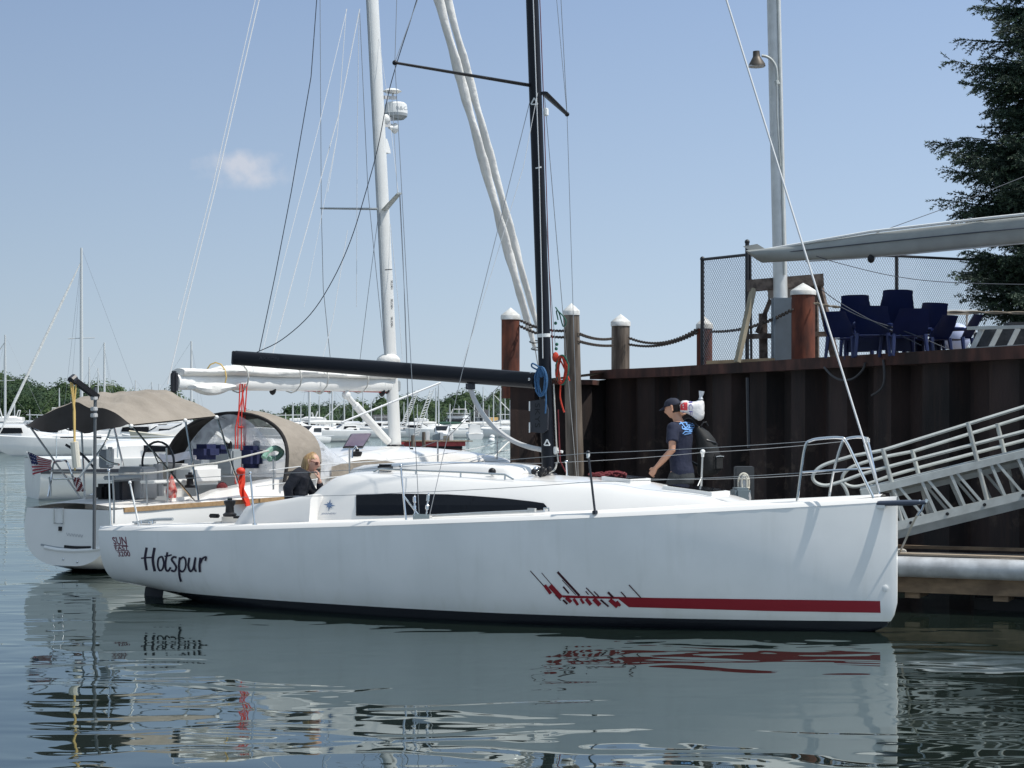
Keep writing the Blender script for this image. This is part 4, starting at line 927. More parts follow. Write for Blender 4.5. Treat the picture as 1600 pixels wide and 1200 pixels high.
# aft davit post with its lifting arm
mb = MB(); pz = lambda x, y, w_=.70: G(x, y, w_)
mb.tube([pz(147, 858), pz(149, 605)], .024, 9); post = mb.build('davit_post', mat('dark_grey_tube', (.12, .13, .14), .45, .4), root2)
mb = MB(); mb.beam(pz(113, 592), pz(152, 621), .07, .08); mb.build('davit_arm', BLACK, root2)
mb = MB(); mb.cyl(pz(111, 595), pz(117, 590), .06); mb.build('davit_head', CARBON2, root2)
for y in (622, 639, 649): 
    mb = MB(); mb.box(pz(147, y), .085, .08, .06, U2, bev=.01); mb.build('davit_clamp', LGREY, root2)
for x0, x1 in ((110, 116), (113, 117), (119, 115)): wire('davit_fall', [pz(x0, 597), pz(x1, 645), pz(117, 735)], .012, YELROPE, root2)
mb = MB(); mb.cyl(pz(116, 690), pz(120, 730), .06); mb.build('davit_strap', CREAM, root2)
mb = MB(); mb.tube([pz(x, y, -.9) for x, y in ((42, 706), (47, 724), (53, 745))], .012, 6); mb.build('flag_staff', WHITE, root2)
# stars and stripes flag
FB, FWH, FRD = mat('flag_blue', (.02, .025, .09), .8), mat('flag_white', (.62, .58, .58), .8), mat('flag_red', (.38, .03, .05), .8)
def flg(u, v):
    p = V((43 + 34 * u + 9 * v * (1 - u) + 4 * u * u, 706 + 36 * v + 14 * u * (1 - v) - 3 * u * v - 6 * v * u, 0))
    q = G(p.x, p.y, -.9); return q + V((0, .05 * math.sin(9 * u + 4 * v), 0))
mb = MB(); mb.grid(flg, 26, 26, mfn=lambda i, j: (1 if (i % 3 == 1 and j % 4 == 1) else 0) if (i < 11 and j < 14) else (2 if (j // 2) % 2 == 0 else 1))
tag(mb.build('ensign_flag', [FB, FWH, FRD], sharp=80), 'small red, white and blue striped flag drooping from the stern staff', 'flag')
mb = MB(); mb.grid(lambda u, v: G(113 + 12 * u + 8 * v, 746 + 22 * v + 3 * u * math.sin(3 * v), -.1) + V((0, .04 * math.sin(6 * u + 5 * v), 0)), 6, 16, mfn=lambda i, j: 1 if (i + j // 2) % 3 == 0 else 0)
tag(mb.build('pennant', [MAROPE, FWH], sharp=80), 'small maroon pennant hanging from the stern rail right of the flag', 'flag')
# red streamer hanging in the cockpit
mb = MB(); n = 22
for kk in range(3):
    mb.grid(lambda u, v: G(373 + 7 * u + 9 * v * v + 2 * math.sin(7 * v + kk), 735 + 56 * v, 1.5) + V((0, .05 * math.sin(5 * u + 9 * v + kk) + .03 * kk, 0)), 3, n)
mb.sphere(G(376, 736, 1.5), .07, .06, .055, 10, 7)
tag(mb.build('streamer', ORANGE, sharp=80), 'bright red ribbon streamer hanging between the two sailboats', 'streamer')
mb = MB(); mb.grid(lambda u, v: G(248 + 62 * u, 708 + 12 * v + 3 * math.sin(6 * u), -.4) + V((0, .04 * math.sin(12 * u + 3 * v), 0)), 16, 5)
tag(mb.build('towel', mat('white_towel', (.72, .70, .74), .95), sharp=80), 'white towel drying over a rail beneath the beige bimini', 'towel')
# ------------------------------------------------------------------ quay: sheet-pile bulkhead, land behind it
RISE = .96
CAPROWS = [(930, 579), (1050, 573.5), (1200, 564.5), (1300, 558), (1450, 549), (1600, 540)]
def capD(x): return RISE * F / (HZ - lerp(CAPROWS, x)) if x <= 1600 else RISE * F / (HZ - 540 + (x - 1600) * .066)
def capP(x, dz_=0, back=0):
    p = W(x, 600, capD(x)); p.z = HC + RISE + dz_; return p + V((.9, .43, 0)) * back
ZT = HC + RISE
pts = [V((-.03, 34.5, 0)), V((1.50, 34.75, 0))] + [V((capP(x).x, capP(x).y, 0)) for x in (935, 990, 1050, 1125, 1200, 1300, 1450, 1600)]
d = (pts[-1] - pts[-2]).normalized(); pts += [pts[-1] + d * 3, pts[-1] + d * 9]
def along(pts, step):
    o = []; acc = 0; nxt = 0
    for a, b in zip(pts, pts[1:]):
        L = (b - a).length; t = (b - a) / L
        while nxt <= acc + L: o.append((a + t * (nxt - acc), t)); nxt += step
        acc += L
    return o
mb = MB(); prof = []
fine = along(pts, .02); pos, rw, i, outer = 0, random.Random(21), 0, True
while pos < len(fine):
    wdt = rw.uniform(.42, .72) if outer else rw.uniform(.34, .60)
    for q in (pos, min(len(fine) - 1, pos + int(wdt / .02))):
        p, t = fine[q]; n = V((t.y, -t.x, 0)); n = n if n.y < 0 else -n; prof.append(p - n * (.03 if outer else .29))
    pos += int((wdt + rw.uniform(.10, .20)) / .02); outer = not outer
def wtop(p): return ZT - .16 if p.x > 1.6 else 2.93
rg = [[V((p.x, p.y, -1.2)) for p in prof], [V((p.x, p.y, wtop(p))) for p in prof]]
mb.loft(rg, closed=False)
n0 = prof[0]; mb.poly([n0 + V((0, 0, -1.2)), V((n0.x, n0.y, 2.93)), V((n0.x + .15, n0.y + .5, 2.93)), V((n0.x + .15, n0.y + .5, -1.2))])
def wallmat():
    m = PILEWALL; n = m.node_tree; b = n.nodes['Principled BSDF']; t = n.nodes.new('ShaderNodeTexCoord')
    z = n.nodes.new('ShaderNodeTexNoise'); z.inputs['Scale'].default_value = 3.2; z.inputs['Detail'].default_value = 7; z.inputs['Roughness'].default_value = .7
    n.links.new(t.outputs['Object'], z.inputs['Vector'])
    s = n.nodes.new('ShaderNodeSeparateXYZ'); n.links.new(t.outputs['Object'], s.inputs[0])
    # flaking tide band: metres above the wall's foot
    r = n.nodes.new('ShaderNodeValToRGB'); e = r.color_ramp.elements; e[0].position = .30; e[0].color = (0, 0, 0, 1); e[1].position = .62; e[1].color = (0, 0, 0, 1); k = e.new(.46); k.color = (1, 1, 1, 1)
    mr = n.nodes.new('ShaderNodeMapRange'); mr.inputs['From Max'].default_value = 5.6; n.links.new(s.outputs[2], mr.inputs[0]); n.links.new(mr.outputs[0], r.inputs[0])
    r2 = n.nodes.new('ShaderNodeValToRGB'); r2.color_ramp.elements[0].position = .54; r2.color_ramp.elements[1].position = .64; n.links.new(z.outputs[0], r2.inputs[0])
    f = n.nodes.new('ShaderNodeMath'); f.operation = 'MULTIPLY'; n.links.new(r.outputs[0], f.inputs[0]); n.links.new(r2.outputs[0], f.inputs[1])
    x = n.nodes.new('ShaderNodeMix'); x.data_type = 'RGBA'; old = b.inputs['Base Color'].links[0].from_socket
    n.links.new(f.outputs[0], x.inputs[0]); n.links.new(old, x.inputs[6]); x.inputs[7].default_value = (.085, .058, .044, 1); mp = n.nodes.new('ShaderNodeMapping'); mp.inputs['Scale'].default_value = (2.2, 2.2, .12); n.links.new(t.outputs['Object'], mp.inputs[0])
    zs_n = n.nodes.new('ShaderNodeTexNoise'); zs_n.inputs['Scale'].default_value = 2.4; zs_n.inputs['Detail'].default_value = 8; zs_n.inputs['Roughness'].default_value = .65; n.links.new(mp.outputs[0], zs_n.inputs['Vector'])
    rs = n.nodes.new('ShaderNodeValToRGB'); rs.color_ramp.elements[0].position = .50; rs.color_ramp.elements[1].position = .72; rs.color_ramp.elements[1].color = (.75, .75, .75, 1); n.links.new(zs_n.outputs[0], rs.inputs[0])
    xs_ = n.nodes.new('ShaderNodeMix'); xs_.data_type = 'RGBA'; xs_.inputs[7].default_value = (.042, .021, .015, 1); n.links.new(rs.outputs[0], xs_.inputs[0]); n.links.new(x.outputs[2], xs_.inputs[6])
    n.links.new(xs_.outputs[2], b.inputs['Base Color']); return m
qw = mb.build('quay_wall', wallmat(), flat=True); tag(qw, 'tall dark brown sheet-pile quay wall rising behind the boats', 'quay wall')
mb = MB(); rg = []
cp = [capP(x) for x in (930, 990, 1050, 1125, 1200, 1300, 1450, 1600)]; d = (cp[-1] - cp[-2]).normalized(); cp += [cp[-1] + d * 9]
for p in cp:
    f = V((-.9, -.43, 0)) * .12; g = V((.9, .43, 0)) * .5
    rg.append([p + f + V((0, 0, -.17)), p + f, p + g, p + g + V((0, 0, -.17))])
mb.loft(rg); mb.build('cap_rail', RUSTCAP, qw, sharp=20)
mb = MB(); rg = []
for p in (V((-.05, 34.42, 2.93)), V((1.50, 34.65, 2.93)), V((1.66, 35.2, 2.93))): rg.append([p + V((0, 0, -.06)), p + V((0, -.03, .03)), p + V((0, .45, .03)), p + V((0, .45, -.06))])
mb.loft(rg); mb.build('end_cap', RUSTCAP, qw, sharp=20)
DIRT = mat('quay_ground', (.22, .19, .15), .95, col2=(.14, .12, .10), vscale=1.5)
lp = [V((.0, 34.7, 0)), V((1.66, 35.0, 0))] + [capP(x, back=.4) for x in (935, 1050, 1200, 1450, 1600)] + [cp[-1], V((60, 12, 0)), V((70, 70, 0)), V((14, 62, 0)), V((3.4, 41, 0)), V((1.7, 36.6, 0)), V((.2, 35, 0))]
mb = MB(); mb.poly([V((p.x, p.y, ZT - .05 if p.x > 1.6 else 2.9)) for p in lp]); tag(mb.build('ground', DIRT), kind='structure')

CAPM = mat('weathered_white_cap', (.74, .74, .72), .5, col2=(.50, .49, .46), vscale=7, bump=.003, bscale=20)
def pile(name, x0, x1, ytop, ybase, D, m, label, zbase=None, cap=True, lean=0, taper=1):
    xm = (x0 + x1) / 2; r = (x1 - x0) / 2 * D / F; top = W(xm, ytop + (11 if cap else 0), D); zb = W(xm, ybase, D).z if zbase is None else zbase
    base = V((top.x + lean, D, zb)); root = thing(name, base, label, 'piling', 'mooring piles along the quay')
    mb = MB(); n = 8; mb.loft([[base.lerp(top, i / n) + V((math.cos(a), math.sin(a), 0)) * r * (taper + (1 - taper) * i / n) * (1 + (.02 * math.sin(3 * a + i * .8) if m is WOODP else 0)) for a in [2 * math.pi * k / 22 for k in range(22)]] for i in range(n + 1)]); mb.build('shaft', m, root)
    if cap:
        h = 12 * D / F; mb = MB(); mb.lathe(top - V((0, 0, h * .55)), [(r * 1.06, 0), (r * 1.09, .0), (r * 1.09, h * .5), (r * 1.04, h * .62), (r * .5, h * 1.15), (.001, h * 1.6)], 22); mb.build('cone_cap', CAPM, root)
    return root
pile('steel_pile', 783.5, 812, 482, 604, 35.2, RUST, 'rusty steel pile with white cone cap at the far left end of the quay', zbase=2.62)
pile('wooden_pile', 880.5, 905, 475, 700, 33.6, WOODP, 'tall weathered wooden pile with white cone cap just right of the black mast', zbase=-1, lean=.12, taper=1.25)
pile('wooden_pile', 955.5, 984, 492, 580, 36.3, WOODP, 'short weathered wooden pile with white cone cap behind the quay edge', zbase=1)
pile('steel_pile', 1088.5, 1113, 496, 572, 33.3, RUST, 'slim rusty steel pile with white cone cap beside the chain-link fence', zbase=2)
pile('steel_pile', 1236.5, 1273.5, 443.5, 566, 30.2, RUST, 'thick rusty steel pile with white cone cap in front of the wooden frame', zbase=2)
# rubbing timber on the tall wooden pile's side
def chain(p0, p1, drop, label, link=.085, r=.010):
    L = (V(p1) - V(p0)).length * 1.03; n = max(6, int(L / (link * .74))); P = sag(p0, p1, drop, n); mb = MB()
    for i in range(n):
        a, b = P[i], P[i + 1]; c = (a + b) / 2; d = (b - a).normalized(); s = d.orthogonal().normalized() if i % 2 else d.cross(d.orthogonal()).normalized()
        mb.tube([c + d * math.cos(q) * link / 2 + s * math.sin(q) * link * .30 for q in [2 * math.pi * k / 9 for k in range(9)]], r, 5, closed=True)
    return tag(mb.build('chain', CHAINM), label, 'chain', 'chains slung between the piles')
chain(W(812, 500, 35.2), W(882, 517, 33.5), .06, 'upper rusty chain from the left steel pile to the tall wooden pile')
chain(W(812, 509, 35.2), W(882, 527, 33.5), .06, 'lower rusty chain from the left steel pile to the tall wooden pile')
chain(W(904, 521, 33.5), W(957, 529, 36.1), .05, 'upper rusty chain between the two weathered wooden piles')
chain(W(904, 533, 33.5), W(957, 540, 36.1), .03, 'lower rusty chain between the two weathered wooden piles')
chain(W(983, 528, 36.1), W(1090, 514, 33.2), .17, 'upper rusty chain from short wooden pile to slim steel pile')
chain(W(983, 538, 36.1), W(1090, 519, 33.2), .12, 'lower rusty chain from short wooden pile to slim steel pile')
chain(W(1112, 518, 33.2), W(1238, 484, 30.0), .10, 'rusty chain from the slim steel pile up to the thick steel pile')
mb = MB(); P = curve([W(x, y, D) for x, y, D in ((1272, 474, 30), (1310, 480, 29.5), (1360, 482, 29), (1440, 487, 28), (1520, 488, 27), (1620, 489, 26), (1720, 487, 25))], 10)
for s in (0, 1): mb.tube([p + V((0, .012 * math.cos(i * .9 + s * math.pi), .012 * math.sin(i * .9 + s * math.pi))) for i, p in enumerate(P)], .013, 5)
tag(mb.build('guard_rope', mat('old_rope', (.30, .25, .19), .9, var=.3, vscale=40)), 'thick brown guard rope running in front of the blue chairs', 'rope')

# ------------------------------------------------------------------ chain-link fence
FT = HC + 2.62
fp = [(1097.5, 33.3, 'end'), (1168.5, 31.4, 'mid'), (1401, 35.0, 'mid'), (1640, 40, 'mid')]
fr = thing('chain_link_fence', W(1168, 560, 31.4), 'dark chain-link fence with black posts along the top of the quay', 'fence')
def fpt(x, D, py): return W(x, py, D)
posts = [(W(1097.5, 566, 33.0), W(1097.5, 404.5, 33.0)), (W(1167.5, 566, 31.6), W(1167.5, 378, 31.6)), (W(1401, 552, 34.5), W(1401, 397, 34.5)), (W(1640, 548, 39), W(1640, 410, 39))]
FM = mat('black_fence_coating', (.015, .016, .02), .5); MESH = mat('fence_mesh_wire', (.20, .22, .25), .5, .3)
for a, b in posts:
    a = V((a.x, a.y, ZT - .05)); mb = MB(); mb.cyl(a, b, .035, seg=8); mb.sphere(b, .045, seg=8, rg=5); mb.build('post', FM, fr)
mb = MB(); mb.cyl(W(1174, 566, 31.6), W(1172, 392, 31.6), .022, seg=7); mb.build('post', FM, fr)
for (a0, b0_), (a1, b1_), y0, y1 in ((posts[0], posts[1], 405.5, 398), (posts[1], posts[2], 394, 400), (posts[2], posts[3], 400, 412)):
    x0, D0 = px_of(a0)[0], a0.y; x1, D1 = px_of(a1)[0], a1.y
    t0, t1 = W(x0, y0, D0), W(x1, y1, D1); g0_, g1_ = V((t0.x, t0.y, ZT)), V((t1.x, t1.y, ZT))
    mb = MB(); mb.cyl(t0, t1, .026, seg=7); mb.build('top_rail', FM, fr)
    mb = MB(); Lh = (g1_ - g0_).length; hh = min(t0.z, t1.z) - ZT; st_ = .075; ax = (g1_ - g0_) / Lh; hn = V((-ax.y, ax.x, 0))
    def wv(s0, z0, s1, z1, off):
        f = lambda s, z: g0_ + ax * s + V((0, 0, z * (1 + (t0.z + (t1.z - t0.z) * s / Lh - ZT - hh) / hh))) + hn * off
        p, q = f(s0, z0), f(s1, z1); mb.tube([p, q], .0035, 3)
    k = -hh
    while k < Lh:
        s0, z0 = (k, 0) if k >= 0 else (0, -k); s1, z1 = (k + hh, hh) if k + hh <= Lh else (Lh, Lh - k)
        if z1 > z0: wv(s0, z0, s1, z1, .004); wv(s0, hh - z0, s1, hh - z1, -.004)
        k += st_
    mb.build('wire_mesh', MESH, fr, flat=True)

# ------------------------------------------------------------------ mast-crane pole with its lamp
pl = thing('light_pole', W(1221, 566, 30.8), 'tall pale metal pole with a small lamp, standing on the quay', 'pole')
b_, m_, t_ = W(1221, 566, 30.8), W(1219, 430, 30.8), W(1209, 0, 30.8); ext = t_ + (t_ - m_) * .7
mb = MB(); mb.oval([b_, m_, t_, ext], [.118, .118, .115, .11], [.12, .12, .115, .11], (1, 0, 0), 20); shaft = mb.build('shaft', POLEP, pl)
mb = MB(); mb.tube([m_ + V((.055, -.125, 0)), t_ + V((.055, -.12, 0)), ext + V((.05, -.115, 0))], .02, 6); mb.build('cable_conduit', ALUM, pl)
mb = MB(); mb.box(W(1222, 516, 30.75), .29, .30, 1.06, (1, 0, 0), bev=.015); mb.box(W(1208.5, 516, 30.72), .03, .34, 1.06); mb.build('base_plate', mat('blue_grey_steel', (.16, .20, .24), .6, .2, var=.15), pl)
mb = MB(); mb.tube(curve([W(x, y, 30.6) for x, y in ((1214, 132), (1214, 118), (1212, 104), (1206, 94), (1198, 88.5), (1190, 87))], 6), .024, 8); mb.tube([W(1213, 126, 30.6), W(1215, 132, 30.6)], .04, 7)
mb.tube([W(1213.5, 130, 30.55), W(1213.5, 170, 30.6), W(1219, 260, 30.65)], .014, 5); arm = mb.build('lamp_arm', ALUM, pl)
lc = W(1182, 88, 30.6)
mb = MB(); mb.lathe(lc, [(.001, .085), (.055, .085), (.06, .0), (.075, -.03), (.135, -.13), (.14, -.17), (.001, -.15)], 20, ax=(-.05, 0, 1)); mb.build('lamp_shade', mat('dull_lamp_metal', (.10, .085, .07), .5, .4, var=.3), pl)
mb = MB(); mb.lathe(lc + V((0, 0, -.09)), [(.128, -.05), (.136, -.085), (.06, -.10), (.001, -.10)], 20); mb.build('lamp_glass', LGREY, pl)
# long covered spar lying over the wooden frame
def spar_c(f): return W(1192 + 560 * f, 401 - 58 * f - 10 * math.sin(math.pi * f) * .2, 30.0 - 5.5 * f)
sp = thing('stored_spar', spar_c(.2), 'long grey furled spar lying aslant over the weathered trestle on the quay', 'spar')
mb = MB(); rg = []
for i in range(47):
    f = i / 30; c = spar_c(f); hgt = (.10 + .085 * min(1, f * 3.2)) * 1.0; dcut = 0
    ring = []
    for k in range(16):
        a = 2 * math.pi * k / 16; z = math.sin(a); yv = math.cos(a)
        ring.append(c + V((-.28 * (z * .5 + .5) * max(0, 1 - f * 12) + .0, yv * .13, z * hgt - hgt * .1 * min(1, f * 3))))
    rg.append(ring)
mb.loft(rg); mb.build('spar_body', mat('grey_sail_cover', (.33, .345, .335), .55, .1, var=.12, vscale=3, bump=.004, bscale=8), sp)
mb = MB(); mb.tube([spar_c(f) + V((0, -.06, .10 + .095 * min(1, f * 3.2))) for f in (0, .03, .1, .3, .6, 1, 1.53)], .022, 6); mb.build('luff_track', WHITE, sp)
mb = MB(); mb.tube([spar_c(f) + V((0, -.14, .02 - .03 * f)) for f in (0, .1, .3, .6, 1, 1.53)], .009, 5); mb.build('spar_line', DKLINE, sp)
mb = MB(); mb.tube([spar_c(f) + V((0, 0, -.02 - (.10 + .085 * min(1, f * 3.2)))) for f in (.12, .25, .4, .7, 1, 1.53)], .012, 5); mb.build('spar_line', LGREY, sp)
mb = MB(); mb.poly([spar_c(0) + V(q) for q in ((-.33, -.05, .16), (-.1, -.06, .20), (.05, -.06, .11), (-.12, -.05, .04))]); mb.build('torn_flap', mat('torn_cover', (.34, .34, .32), .9), sp)
mb = MB(); mb.sphere(spar_c(.30) + V((0, -.05, -.22)), .06, .05, .07, 7, 5); mb.build('hanging_block', BLACK, sp)
# weathered wooden trestle
ts_ = thing('wooden_trestle', W(1215, 566, 30.9), 'weathered wooden trestle frame with splayed legs carrying the long spar', 'trestle')
tD = 31.0
def wood(name, p0, p1, wd, ht, m=OLDWOOD): mb = MB(); mb.beam(p0, p1, wd, ht); return mb.build(name, m, ts_)
wood('crossbeam', W(1167, 447, tD), W(1287, 437, tD - .2), .22, .19)
PW = mat('pale_split_wood', (.36, .32, .24), .85, var=.3, vscale=8, stretch=(1, 1, .2))
wood('leg', W(1177, 451, tD - .1), W(1152, 566, tD - .3), .09, .075, PW); wood('leg', W(1181, 458, tD + .15), W(1181, 566, tD + .15), .13, .15); wood('leg', W(1279, 445, tD - .1), W(1306, 566, tD - .3), .09, .12); wood('leg', W(1272, 445, tD + .2), W(1274, 566, tD + .3), .12, .12)
wood('cross_rail', W(1167, 526, tD), W(1290, 522, tD), .06, .085); wood('stub_post', W(1192, 490, tD + .2), W(1193, 566, tD + .2), .13, .13)
wood('brace', W(1204, 468, tD + .1), W(1183, 520, tD + .1), .06, .07); wood('brace_board', W(1200, 459, tD + .1), W(1240, 457, tD + .1), .05, .17, mat('grey_board', (.20, .20, .205), .9, var=.25))
wood('block', W(1277, 458, tD - .2), W(1277, 472, tD - .2), .10, .09, PW); wood('block', W(1164, 533, tD - .2), W(1164, 548, tD - .2), .09, .09, PW)
mb = MB(); mb.beam(W(1108, 566.5, 31.9), W(1206, 562.5, 30.3), .12, .06); tag(mb.build('timber', mat('fresh_timber', (.42, .30, .18), .8, var=.2)), 'pale sawn timber lying on the cap rail by the trestle', 'timber')
# ------------------------------------------------------------------ blue plastic chairs
def chair(x0, x1, ytop, D, yaw, label):
    zb = ZT - .05; h = W(0, ytop, D).z - zb; c = W((x0 + x1) / 2, 500, D); c.z = zb; wd = (x1 - x0) * D / F / 2
    rt = thing('plastic_chair', c, label, 'chair', 'blue plastic chairs stacked on the quay')
    M_ = Matrix.Rotation(yaw, 3, 'Z'); T_ = lambda x, y, z: c + M_ @ V((x, y, z)); s = h / .95
    mb = MB(); mb.grid(lambda u, v: T_((u - .5) * 2 * wd * (.86 + .16 * math.sin(math.pi * min(1, v + .15))) , .22 + .20 * v - .06 * (1 - (2 * u - 1) ** 2), s * (.42 + .53 * (v - .035 * abs(2 * u - 1) ** 4 * (v > .6)))), 10, 8)
    bmesh.ops.solidify(mb.bm, geom=mb.bm.faces[:], thickness=.02); mb.build('backrest', PBLUE, rt)
    mb = MB(); mb.grid(lambda u, v: T_((u - .5) * 2 * wd, -.28 + .5 * v, s * (.45 - .05 * v - .05 * (1 - (2 * u - 1) ** 2) * math.sin(math.pi * v))), 8, 6)
    bmesh.ops.solidify(mb.bm, geom=mb.bm.faces[:], thickness=.02); mb.build('seat', PBLUE, rt)
    for sx_ in (-1, 1):
        mb = MB(); mb.tube(curve([T_(sx_ * wd, .26, .62 * s), T_(sx_ * wd * 1.02, .0, .64 * s), T_(sx_ * wd * 1.02, -.22, .60 * s), T_(sx_ * wd, -.26, .46 * s)], 4), .025, 6); mb.build('armrest', PBLUE, rt)
        for sy_ in (-.26, .24):
            mb = MB(); mb.tube([T_(sx_ * wd * .9, sy_, .44 * s), T_(sx_ * wd * 1.0, sy_ * 1.15, 0)], [.032, .024], 6); mb.build('leg', PBLUE, rt)
    mb = MB(); mb.grid(lambda u, v: T_((u - .5) * 1.8 * wd, -.29, s * (.14 + .30 * v)), 4, 3); bmesh.ops.solidify(mb.bm, geom=mb.bm.faces[:], thickness=.02); mb.build('apron', PBLUE, rt)
chair(1318, 1368, 463, 27.9, R(160), 'blue plastic chair with rounded sloping back, second of the chairs from the left')
chair(1367, 1421, 455, 27.7, R(180), 'tallest blue plastic chair with a square back, in the middle of the stack')
chair(1302, 1350, 488, 27.2, R(140), 'leftmost blue plastic chair, low and turned sideways')
chair(1410, 1464, 475, 27.4, R(200), 'blue plastic chair with slanted back, right of the tallest one')
chair(1470, 1505, 492, 27.0, R(230), 'small blue chair at the right end of the row beside the pale tub')
chair(1336, 1388, 480, 26.6, R(172), 'low blue plastic chair in front of the tallest one')
chair(1384, 1440, 484, 26.4, R(188), 'low blue plastic chair in front of the slanted one')
chair(1428, 1472, 494, 26.8, R(215), 'low blue chair turned sideways between the slanted one and the small one')
tb = thing('folding_table', W(1470, 545, 30), 'white-topped folding table standing behind the blue chairs', 'table')
mb = MB(); mb.box(W(1480, 488, 30), .85, .6, .05, bev=.01); mb.build('tabletop', WHITE, tb)
for x, y in ((-.38, -.25), (.38, -.25), (-.38, .25), (.38, .25)):
    mb = MB(); p = W(1480, 490, 30) + V((x, y, 0)); mb.cyl(p, V((p.x, p.y, ZT - .05)), .02, seg=6); mb.build('leg', LGREY, tb)
mb = MB(); mb.sphere(W(1496, 527, 28.4), .20, .16, .22, 12, 8); mb.box(W(1478, 530, 28.6), .3, .3, .3, bev=.06)
tag(mb.build('storage_tub', mat('pale_blue_tub', (.45, .50, .70), .5), sharp=50), 'pale blue-white plastic tub under the small blue chair', 'tub')
ld = thing('aluminium_ladder', W(1540, 545, 25), 'grey aluminium ladder frame lying on the quay at the right edge', 'ladder')
mb = MB(); mb.beam(W(1512, 513, 25), W(1690, 508, 24), .05, .045); mb.build('rail', ALUM, ld)
mb = MB(); mb.beam(W(1510, 546, 25), W(1690, 536, 24), .05, .045); mb.build('rail', ALUM, ld)
for x in (1521, 1549, 1577, 1605, 1633):
    mb = MB(); mb.beam(W(x + 14, 513, 24.9), W(x - 2, 545, 24.9), .065, .03, (0, 1, 0)); mb.build('rung', ALUM, ld)
mb = MB(); mb.box(W(1570, 530, 25.9) + V((.3, .2, 0)), 1.3, .6, .30, (1, -.2, 0), bev=.05); mb.box(W(1590, 512, 26.0) + V((.2, .2, 0)), .7, .5, .16, (1, -.1, 0), bev=.05)
tag(mb.build('covered_load', mat('dark_tarp', (.035, .037, .042), .7, var=.3, bump=.02, bscale=6)), 'dark tarpaulin-covered load behind the aluminium ladder frame', 'tarpaulin')
for nm, lab, pts in (('overhead_wire', 'thin dark wire sloping up to the spruce at the right', [W(1350, 371, 30), W(1475, 326, 31), W(1720, 228, 33)]),
        ('overhead_wire', 'slack thin wire sagging across the chain-link fence', curve([W(x, y, 29) for x, y in ((1275, 400), (1310, 411), (1400, 432), (1500, 442), (1700, 446))], 6))):
    mb = MB(); mb.tube(pts, .006, 5); tag(mb.build(nm, DKLINE), lab, 'wire')
for lab, pts in (('thin wire running from the trestle down through the blue chairs', ((1283, 452), (1312, 473), (1360, 500), (1440, 540))), ('second thin wire slanting lower through the blue chairs', ((1310, 478), (1350, 497), (1420, 520), (1480, 545)))):
    mb = MB(); mb.tube(curve([W(x, y, 26.2) for x, y in pts], 6), .007, 5); tag(mb.build('slanting_wire', DKLINE), lab, 'wire')
for lab, pts in (('grey hose looped from under the cap rail of the quay', ((1288, 574), (1300, 587), (1316, 594), (1334, 591), (1348, 578), (1352, 567))), ('short grey hose end hanging down the quay wall', ((1380, 562), (1382, 585), (1380, 602), (1372, 612), (1362, 618)))):
    mb = MB(); mb.tube(curve([W(x, y, capD(x) - .25) for x, y in pts], 6), .018, 6); tag(mb.build('hose', mat('dark_hose', (.05, .05, .055), .6)), lab, 'hose')
mb = MB(); mb.tube([W(1168, 590, capD(1168) - .2), W(1170, 700, capD(1168) - .2)], .03, 6); tag(mb.build('drain_pipe', CARBON2), 'thin dark vertical pipe on the quay wall behind the walking man', 'pipe')

# ------------------------------------------------------------------ floating dock, fender pipe
dk = thing('floating_dock', V((6, 21.8, 0)), 'low timber floating dock with grating deck behind the white bow', 'dock')
ZD = .63
A = [V((11, 18.6, 0)), V((5.79, 20.98, 0)), V((4.45, 21.6, 0)), V((3.6, 22.0, 0)), P1(3.0, 1.68, 0), P1(8, 2.0, 0)]
Bk = [P1(8, 3.5, 0), P1(3.2, 3.25, 0), V((4.7, 23.05, 0)), V((6.25, 22.65, 0)), V((11.6, 20.1, 0))]
mb = MB(); mb.slab([p + V((0, 0, ZD - .06)) for p in A + Bk], .06); mb.build('deck_grating', GRATING, dk, flat=True)
mb = MB()
for a, b in zip(A, A[1:]): mb.beam(a + V((0, 0, ZD - .33)), b + V((0, 0, ZD - .33)), .07, .18)
mb.build('fascia_board', PLANK, dk)
mb = MB()
for a, b in zip(A[:4], A[1:4]): o_ = V((.12, .2, 0)); mb.beam(a + o_ + V((0, 0, ZD + .006)), b + o_ + V((0, 0, ZD + .006)), .16, .02)
mb.build('edge_board', mat('pale_edge_board', (.40, .33, .25), .8, var=.3, vscale=8, stretch=(.3, 1, 1)), dk)
mb = MB(); mb.beam(Bk[2] + V((-.4, .1, ZD + .012)), Bk[4] + V((0, 0, ZD + .012)), .06, .04); mb.build('edge_board', PLANK, dk)
o_ = V((-.06, -.13, 0)); mb = MB(); mb.tube([a + o_ + V((0, 0, ZD - .115)) for a in A[:4]], .118, 20); mb.build('fender_pipe', GALV, dk)
for f in (.12, .34, .62, .83, .97):
    mb = MB(); p = A[0].lerp(A[2], f); mb.box(p + V((.1, .25, .19)), .17, .5, .10, (A[1] - A[0])); mb.build('joist_end', PLANK, dk)
for f in (.2, .55, .8):
    mb = MB(); p = A[0].lerp(A[2], f); mb.box(p + V((.3, .8, .02)), 1.1, .9, .34, (A[1] - A[0]), bev=.05); mb.build('float', BLACK, dk)
